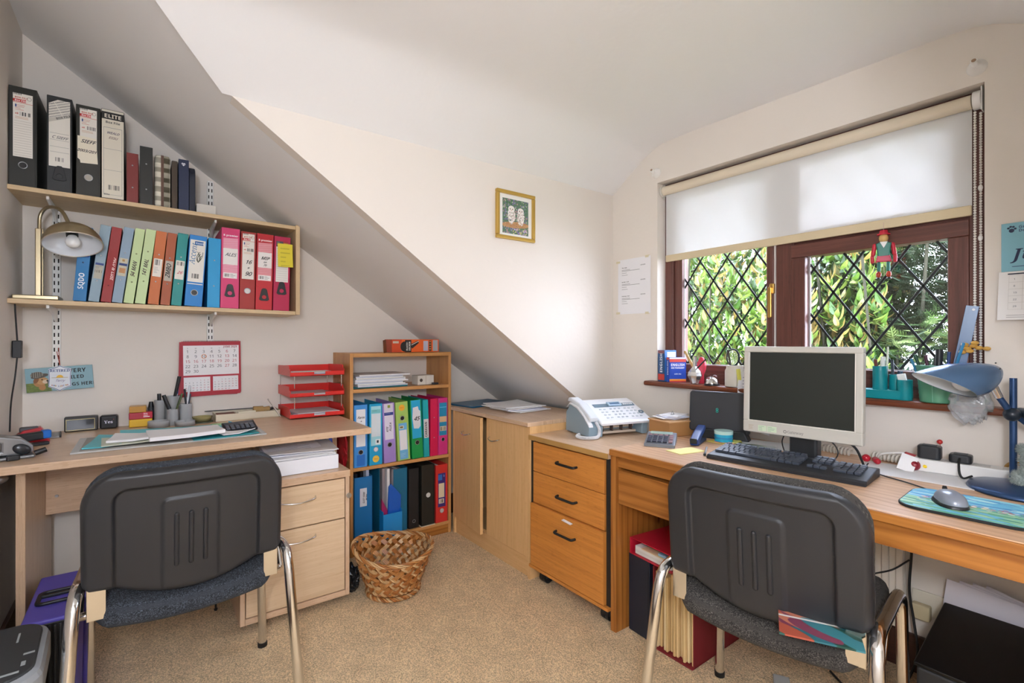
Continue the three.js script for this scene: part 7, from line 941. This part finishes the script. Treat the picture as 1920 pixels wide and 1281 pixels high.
// wooden puppet hanging in the window
{
  const t = thing('wooden_puppet', 'small red and green wooden jointed puppet hanging in the window', 'puppet', [2.196, 1.378, -0.632], -PI / 2 + 0.3);
  const red = P(0xc4233a, 0.4), grn = P(0x2c7a6c, 0.4), wd = P(0xd9b070, 0.5);
  part(t, 'head', T(sph(0.0155, 20, 14), [0, 0.156, 0], null, [0.95, 1.1, 0.95]), wd); part(t, 'hat', [T(cyl(0.02, 0.02, 0.004, 24), [0, 0.168, 0]), T(cyl(0.0145, 0.012, 0.014, 24), [0, 0.171, 0])], red);
  part(t, 'body', T(ext([[-0.018, 0], [0.018, 0], [0.021, 0.034], [0.024, 0.05], [0.012, 0.056], [-0.012, 0.056], [-0.024, 0.05], [-0.021, 0.034]], 0.018, 0.004), [0, 0.086, -0.009]), grn); part(t, 'collar', T(ext([[0, -0.014], [0.012, 0.01], [-0.012, 0.01]], 0.003, 0.0008), [0, 0.132, 0.0085]), white); part(t, 'shorts', T(ext([[-0.024, 0], [0.024, 0], [0.019, 0.024], [-0.019, 0.024]], 0.019, 0.004), [0, 0.068, -0.0095]), P(0xc83a58, 0.4));
  for (const s of [-1, 1]) { part(t, 'arm', [T(fin(new THREE.CapsuleGeometry(0.007, 0.034, 6, 12)), [s * 0.029, 0.115, 0], [0, 0, s * 0.15]), T(fin(new THREE.CapsuleGeometry(0.006, 0.02, 6, 12)), [s * 0.034, 0.08, 0])], red).userData.kind = 'stuff'; const l = part(t, 'leg', T(fin(new THREE.CapsuleGeometry(0.0058, 0.026, 6, 12)), [s * 0.014, 0.05, 0]), grn); part(l, 'shin', T(sph(0.0095, 14, 10), [s * 0.015, 0.022, 0], null, [0.9, 1.25, 0.9]), P(0xb8402c, 0.4)); part(l, 'shoe', T(sph(0.009, 14, 8), [s * 0.016, 0.006, 0.004], null, [0.9, 0.55, 1.5]), P(0x23262a, 0.4)); }
  part(t, 'string', [rod([0, 0.18, 0], [0, 0.215, 0], 0.0007, 5), rod([0, 0.07, 0], [0.002, 0.02, 0], 0.0008, 5)], P(0xd8b8b0, 0.6)).userData.kind = 'stuff';
}
// two white wall hooks above the window
for (const [z, l] of [[-0.369, 'white plastic wall fitting above the right corner of the window'], [-1.609, 'white plastic wall fitting above the left corner of the window']]) {
  const t = thing('wall_fitting', l, 'fitting', [XR, 2.035, z], -PI / 2); part(t, 'rose', T(lathe([[0.026, 0], [0.025, 0.004], [0.016, 0.016], [0.011, 0.026], [0, 0.027]], 30), [0, 0, 0], [PI / 2, 0, 0]), P(0xf3f1ec, 0.4)); part(t, 'stem', T(cyl(0.008, 0.0095, 0.02, 18), [0, 0, 0.024], [PI / 2 - 0.4, 0, 0]), P(0xf3f1ec, 0.4)); part(t, 'stem_end', T(cyl(0.006, 0.006, 0.002, 16), [0, 0.0085, 0.043], [PI / 2 - 0.4, 0, 0]), P(0xa98a70, 0.6));
}
// calendar on the window wall
{
  const t = thing('wall_calendar', 'pale blue July calendar with a paw print on the right wall', 'calendar', [XR - 0.001, 1.367, -0.187], -PI / 2); const w = 0.25;
  part(t, 'back_card', bx(-w / 2, 0, 0, w / 2, 0.15, 0.003, 0.0005), P(0x8cc0d0, 0.6));
  sticker(t, 'print', w - 0.002, 0.148, (c, W, H) => { rect(c, 0, 0, W, H, '#84bccc'); c.fillStyle = '#1c2a4c'; for (const [x, y, r] of [[44, 46, 12], [30, 30, 6], [40, 22, 6], [52, 24, 6], [60, 36, 6]]) { c.beginPath(); c.arc(x, y, r, 0, 7); c.fill(); } btext(c, 'Guide', 74, 36, 24, '#33466c'); btext(c, 'Dogs', 74, 58, 24, '#33466c'); text(c, 'July', 46, H * 0.76, 90, '#16244a', 'italic bold 90px serif'); lines(c, 46, H * 0.9, W * 0.7, 1, 14, '#3a5078', 1); }, [0, 0.075, 0.0036], null, undefined, 2000);
  const pg = new THREE.BoxGeometry(w + 0.004, 0.15, 0.004, 4, 8, 1), q = pg.attributes.position; for (let i = 0; i < q.count; i++) { const v = 0.5 - q.getY(i) / 0.15; q.setZ(i, q.getZ(i) + 0.008 + 0.032 * v); } pg.computeVertexNormals(); const gp = print(w + 0.004, 0.15, (c, W, H) => { rect(c, 0, 0, W, H, '#eeecea'); rect(c, 40, 12, W - 60, 8, '#2c3444'); for (let r = 0; r < 5; r++) for (let k = 0; k < 7; k++) { c.strokeStyle = '#c9c6c2'; c.strokeRect(46 + k * 60, 26 + r * 42, 60, 42); text(c, String(r * 7 + k + 1), 66 + k * 60, 54 + r * 42, 15, '#6a6e78'); } lines(c, 40, H - 30, W - 80, 2, 12, '#b0aeb0', 0.9); }, 2000, pg); part(t, 'page', T(gp, [-0.002, -0.076, 0]), gp.userData.mat);
}
// ---------------------------------------------------------------- below the pine desk
{
  const r = thing('panel_radiator', 'white ribbed panel radiator below the window', 'radiator', [XR - 0.003, 0, -0.89], -PI / 2); part(r, 'panel', bx(-0.35, 0.15, 0.03, 0.345, 0.61, 0.045, 0.005), P(0xe2dace, 0.5)); for (let i = 0; i < 17; i++) part(r, 'rib', bx(-0.335 + i * 0.041, 0.17, 0.045, -0.312 + i * 0.041, 0.59, 0.056, 0.008), P(0xe2dace, 0.5)); part(r, 'wall_bracket', [bx(-0.3, 0.3, 0.001, -0.27, 0.5, 0.032, 0.002)], P(0xd0c8bc, 0.5)); part(r, 'wall_bracket', bx(0.27, 0.3, 0.001, 0.3, 0.5, 0.032, 0.002), P(0xd0c8bc, 0.5)); part(r, 'pipe', rod([0.33, 0, 0.035], [0.33, 0.16, 0.035], 0.008, 12), P(0xc9c0b4, 0.4));
  const nb = file('box', 'box_file', 'tall navy box file standing on the carpet under the pine desk', 'box file', { x0: 0, x1: 0.105, y: 0.001, z: 0, h: 0.305, d: 0.36, color: 0x1b2434 }); nb.position.set(1.54, 0.001, -1.186); nb.rotation.set(0, -PI / 2 - 0.06, 0);
  const lf = thing('lever_arch_file', 'red lever arch file lying on the navy box file under the pine desk', 'lever file', [1.535, 0.3075, -1.205], -PI / 2 - 0.1); { const m = P(0xbf1c36, 0.4); part(lf, 'cover', bx(-0.075, 0, -0.3, 0.13, 0.003, 0, 0.001), m); part(lf, 'cover', bx(-0.075, 0.062, -0.3, 0.13, 0.065, 0, 0.001), m); part(lf, 'spine', bx(-0.078, 0, -0.3, -0.075, 0.065, 0, 0.001), m); part(lf, 'papers', T(bx(-0.06, 0.004, -0.28, 0.12, 0.035, -0.012, 0.001), [0, 0, 0]), paperEdge); part(lf, 'divider', bx(-0.02, 0.035, -0.28, 0.125, 0.038, -0.004, 0.0005), P(0xe6c8a0, 0.7)); part(lf, 'tab', bx(0.06, 0.038, -0.1, 0.125, 0.048, -0.008, 0.002), P(0x9ac4e0, 0.4)); }
  const al = thing('paper_album', 'thick dark red album with fanned cream pages on the carpet under the pine desk', 'album', [1.535, 0.001, -1.078], -PI / 2); { const m = P(0x7a1a22, 0.6); part(al, 'cover', bx(-0.088, 0, -0.3, -0.082, 0.3, 0.0, 0.001), m); part(al, 'cover', T(bx(0.082, 0, -0.3, 0.088, 0.29, 0.0, 0.001), [0.0, 0, 0]), m); part(al, 'base', bx(-0.088, 0, -0.3, 0.088, 0.006, 0.012, 0.002), m); for (let i = 0; i < 16; i++) { const x = -0.078 + i * 0.0102, g = bx(0, 0.007, -0.28, 0.0088, 0.285 + 0.006 * Math.sin(i * 2.3), -0.004 + 0.01 * Math.sin(i * 1.7), 0.002), q = g.attributes.position; for (let k = 0; k < q.count; k++) { const v = 1 - q.getY(k) / 0.29; q.setX(k, q.getX(k) + 0.003 * v * v * ((i - 8) / 8)); } part(al, 'page', T(g, [x, 0, 0]), [P(0xe2c48e, 0.8), P(0xead2a2, 0.8), P(0xd6b67e, 0.8)][i % 3]); } }
  // magazine on the right chair's seat
  const mz = thing('magazine', 'colourful open magazine lying on the seat of the right chair', 'magazine', [1.40, 0.495, -0.56], -1.42); { const g = print(0.16, 0.16, (c, W, H) => { rect(c, 0, 0, W, H, '#2c5a50'); for (let i = 0; i < 60; i++) { c.fillStyle = ['#a8503c', '#2f6a76', '#7a3a50', '#1f4a40', '#b87058', '#3a7a84'][i % 6]; c.beginPath(); c.ellipse(hash(i, 1, 4) * W, hash(i, 2, 4) * H, 70, 22, 0.5, 0, 7); c.fill(); } rect(c, 0, H * 0.5, W, 8, '#d8d4d0'); }, 1200, new THREE.BoxGeometry(0.16, 0.16, 0.004)); part(mz, 'pages', T(g, [0.05, 0.002, 0.16], [-PI / 2 + 0.05, 0, 0.3]), g.userData.mat); }
  // black printer-like case at the far right with papers behind
  const bb = thing('black_printer', 'black printer with a sloping lid on the carpet at the lower right', 'printer', [1.74, 0, -0.25], -PI / 2); part(bb, 'body', bx(-0.175, 0.001, -0.32, 0.2, 0.235, 0, 0.008), P(0x2c2d2f, 0.5)); part(bb, 'lid', T(bx(-0.18, 0, -0.325, 0.205, 0.012, 0.004, 0.004), [0, 0.237, 0], [0.2, 0, 0]), P(0x0f1011, 0.35)); part(bb, 'seam', bx(-0.176, 0.15, -0.3, 0.201, 0.154, 0.001, 0), P(0x0b0b0c, 0.5)); part(bb, 'latch', bx(-0.03, 0.0, 0.0, 0.01, 0.2, 0.002, 0.0005), P(0x101112, 0.4));
  for (let i = 0; i < 4; i++) part(thing('paper_sheet', i === 3 ? 'foremost large white sheet leaning on the wall behind the black printer' : `${['rearmost', 'second', 'third'][i]} large white sheet leaning behind the black printer`, 'paper', [2.075 + i * 0.006, 0.003, -0.35 + 0.012 * i], -PI / 2, i < 3 ? 'sheets behind the black printer' : undefined), 'sheet', T(bx(-0.12, 0, -0.0008, 0.3, 0.36, 0.0008, 0.0003), [0, 0, 0], [-0.08, 0, -0.1 - 0.05 * i]), P(0xe6e2ea, 0.7));
  const so = thing('wall_socket', 'cream double wall socket low under the window', 'socket', [XR, 0.25, -0.465], -PI / 2); part(so, 'plate', bx(-0.07, -0.04, 0, 0.07, 0.04, 0.009, 0.003), P(0xe3dccb, 0.4)); const pl = thing('mains_plug', 'cream mains plug in the low wall socket', 'plug', [XR - 0.0095, 0.225, -0.505], -PI / 2); part(pl, 'body', bx(-0.026, -0.026, 0, 0.026, 0.026, 0.03, 0.006), P(0xd8caa4, 0.45));
  const cab = (l, pts, r, m = black) => part(thing('power_cable', l, 'cable'), 'cable', tube(pts, r, 50, 6), m);
  cab('black cable hanging down beside the radiator', [[2.1, 0.7, -0.53], [2.098, 0.6, -0.53], [2.102, 0.45, -0.525], [2.096, 0.3, -0.53], [2.085, 0.2, -0.515], [2.06, 0.1, -0.5], [2.0, 0.006, -0.52]], 0.004); cab('thin black cable slanting across the radiator', [[2.098, 0.4, -0.53], [2.07, 0.36, -0.57], [2.06, 0.33, -0.62]], 0.003);
  cab('black cable curled on the carpet behind the right chair', [[1.56, 0.006, -0.72], [1.62, 0.006, -0.66], [1.72, 0.006, -0.62], [1.8, 0.008, -0.56], [1.86, 0.006, -0.6], [1.8, 0.006, -0.68], [1.7, 0.007, -0.6], [1.75, 0.006, -0.5]], 0.0045); cab('second black cable curled on the carpet behind the right chair', [[1.9, 0.006, -0.7], [1.82, 0.015, -0.62], [1.72, 0.016, -0.56], [1.66, 0.006, -0.58], [1.6, 0.006, -0.52]], 0.004); part(thing('plastic_sleeve', 'white plastic sleeve on the carpet behind the right chair', 'sleeve', [1.68, 0.001, -0.76], 0.5), 'sleeve', bx(-0.06, 0, -0.025, 0.06, 0.012, 0.025, 0.004), P(0xb9bab8, 0.3));
}
renderer.render(scene, camera);
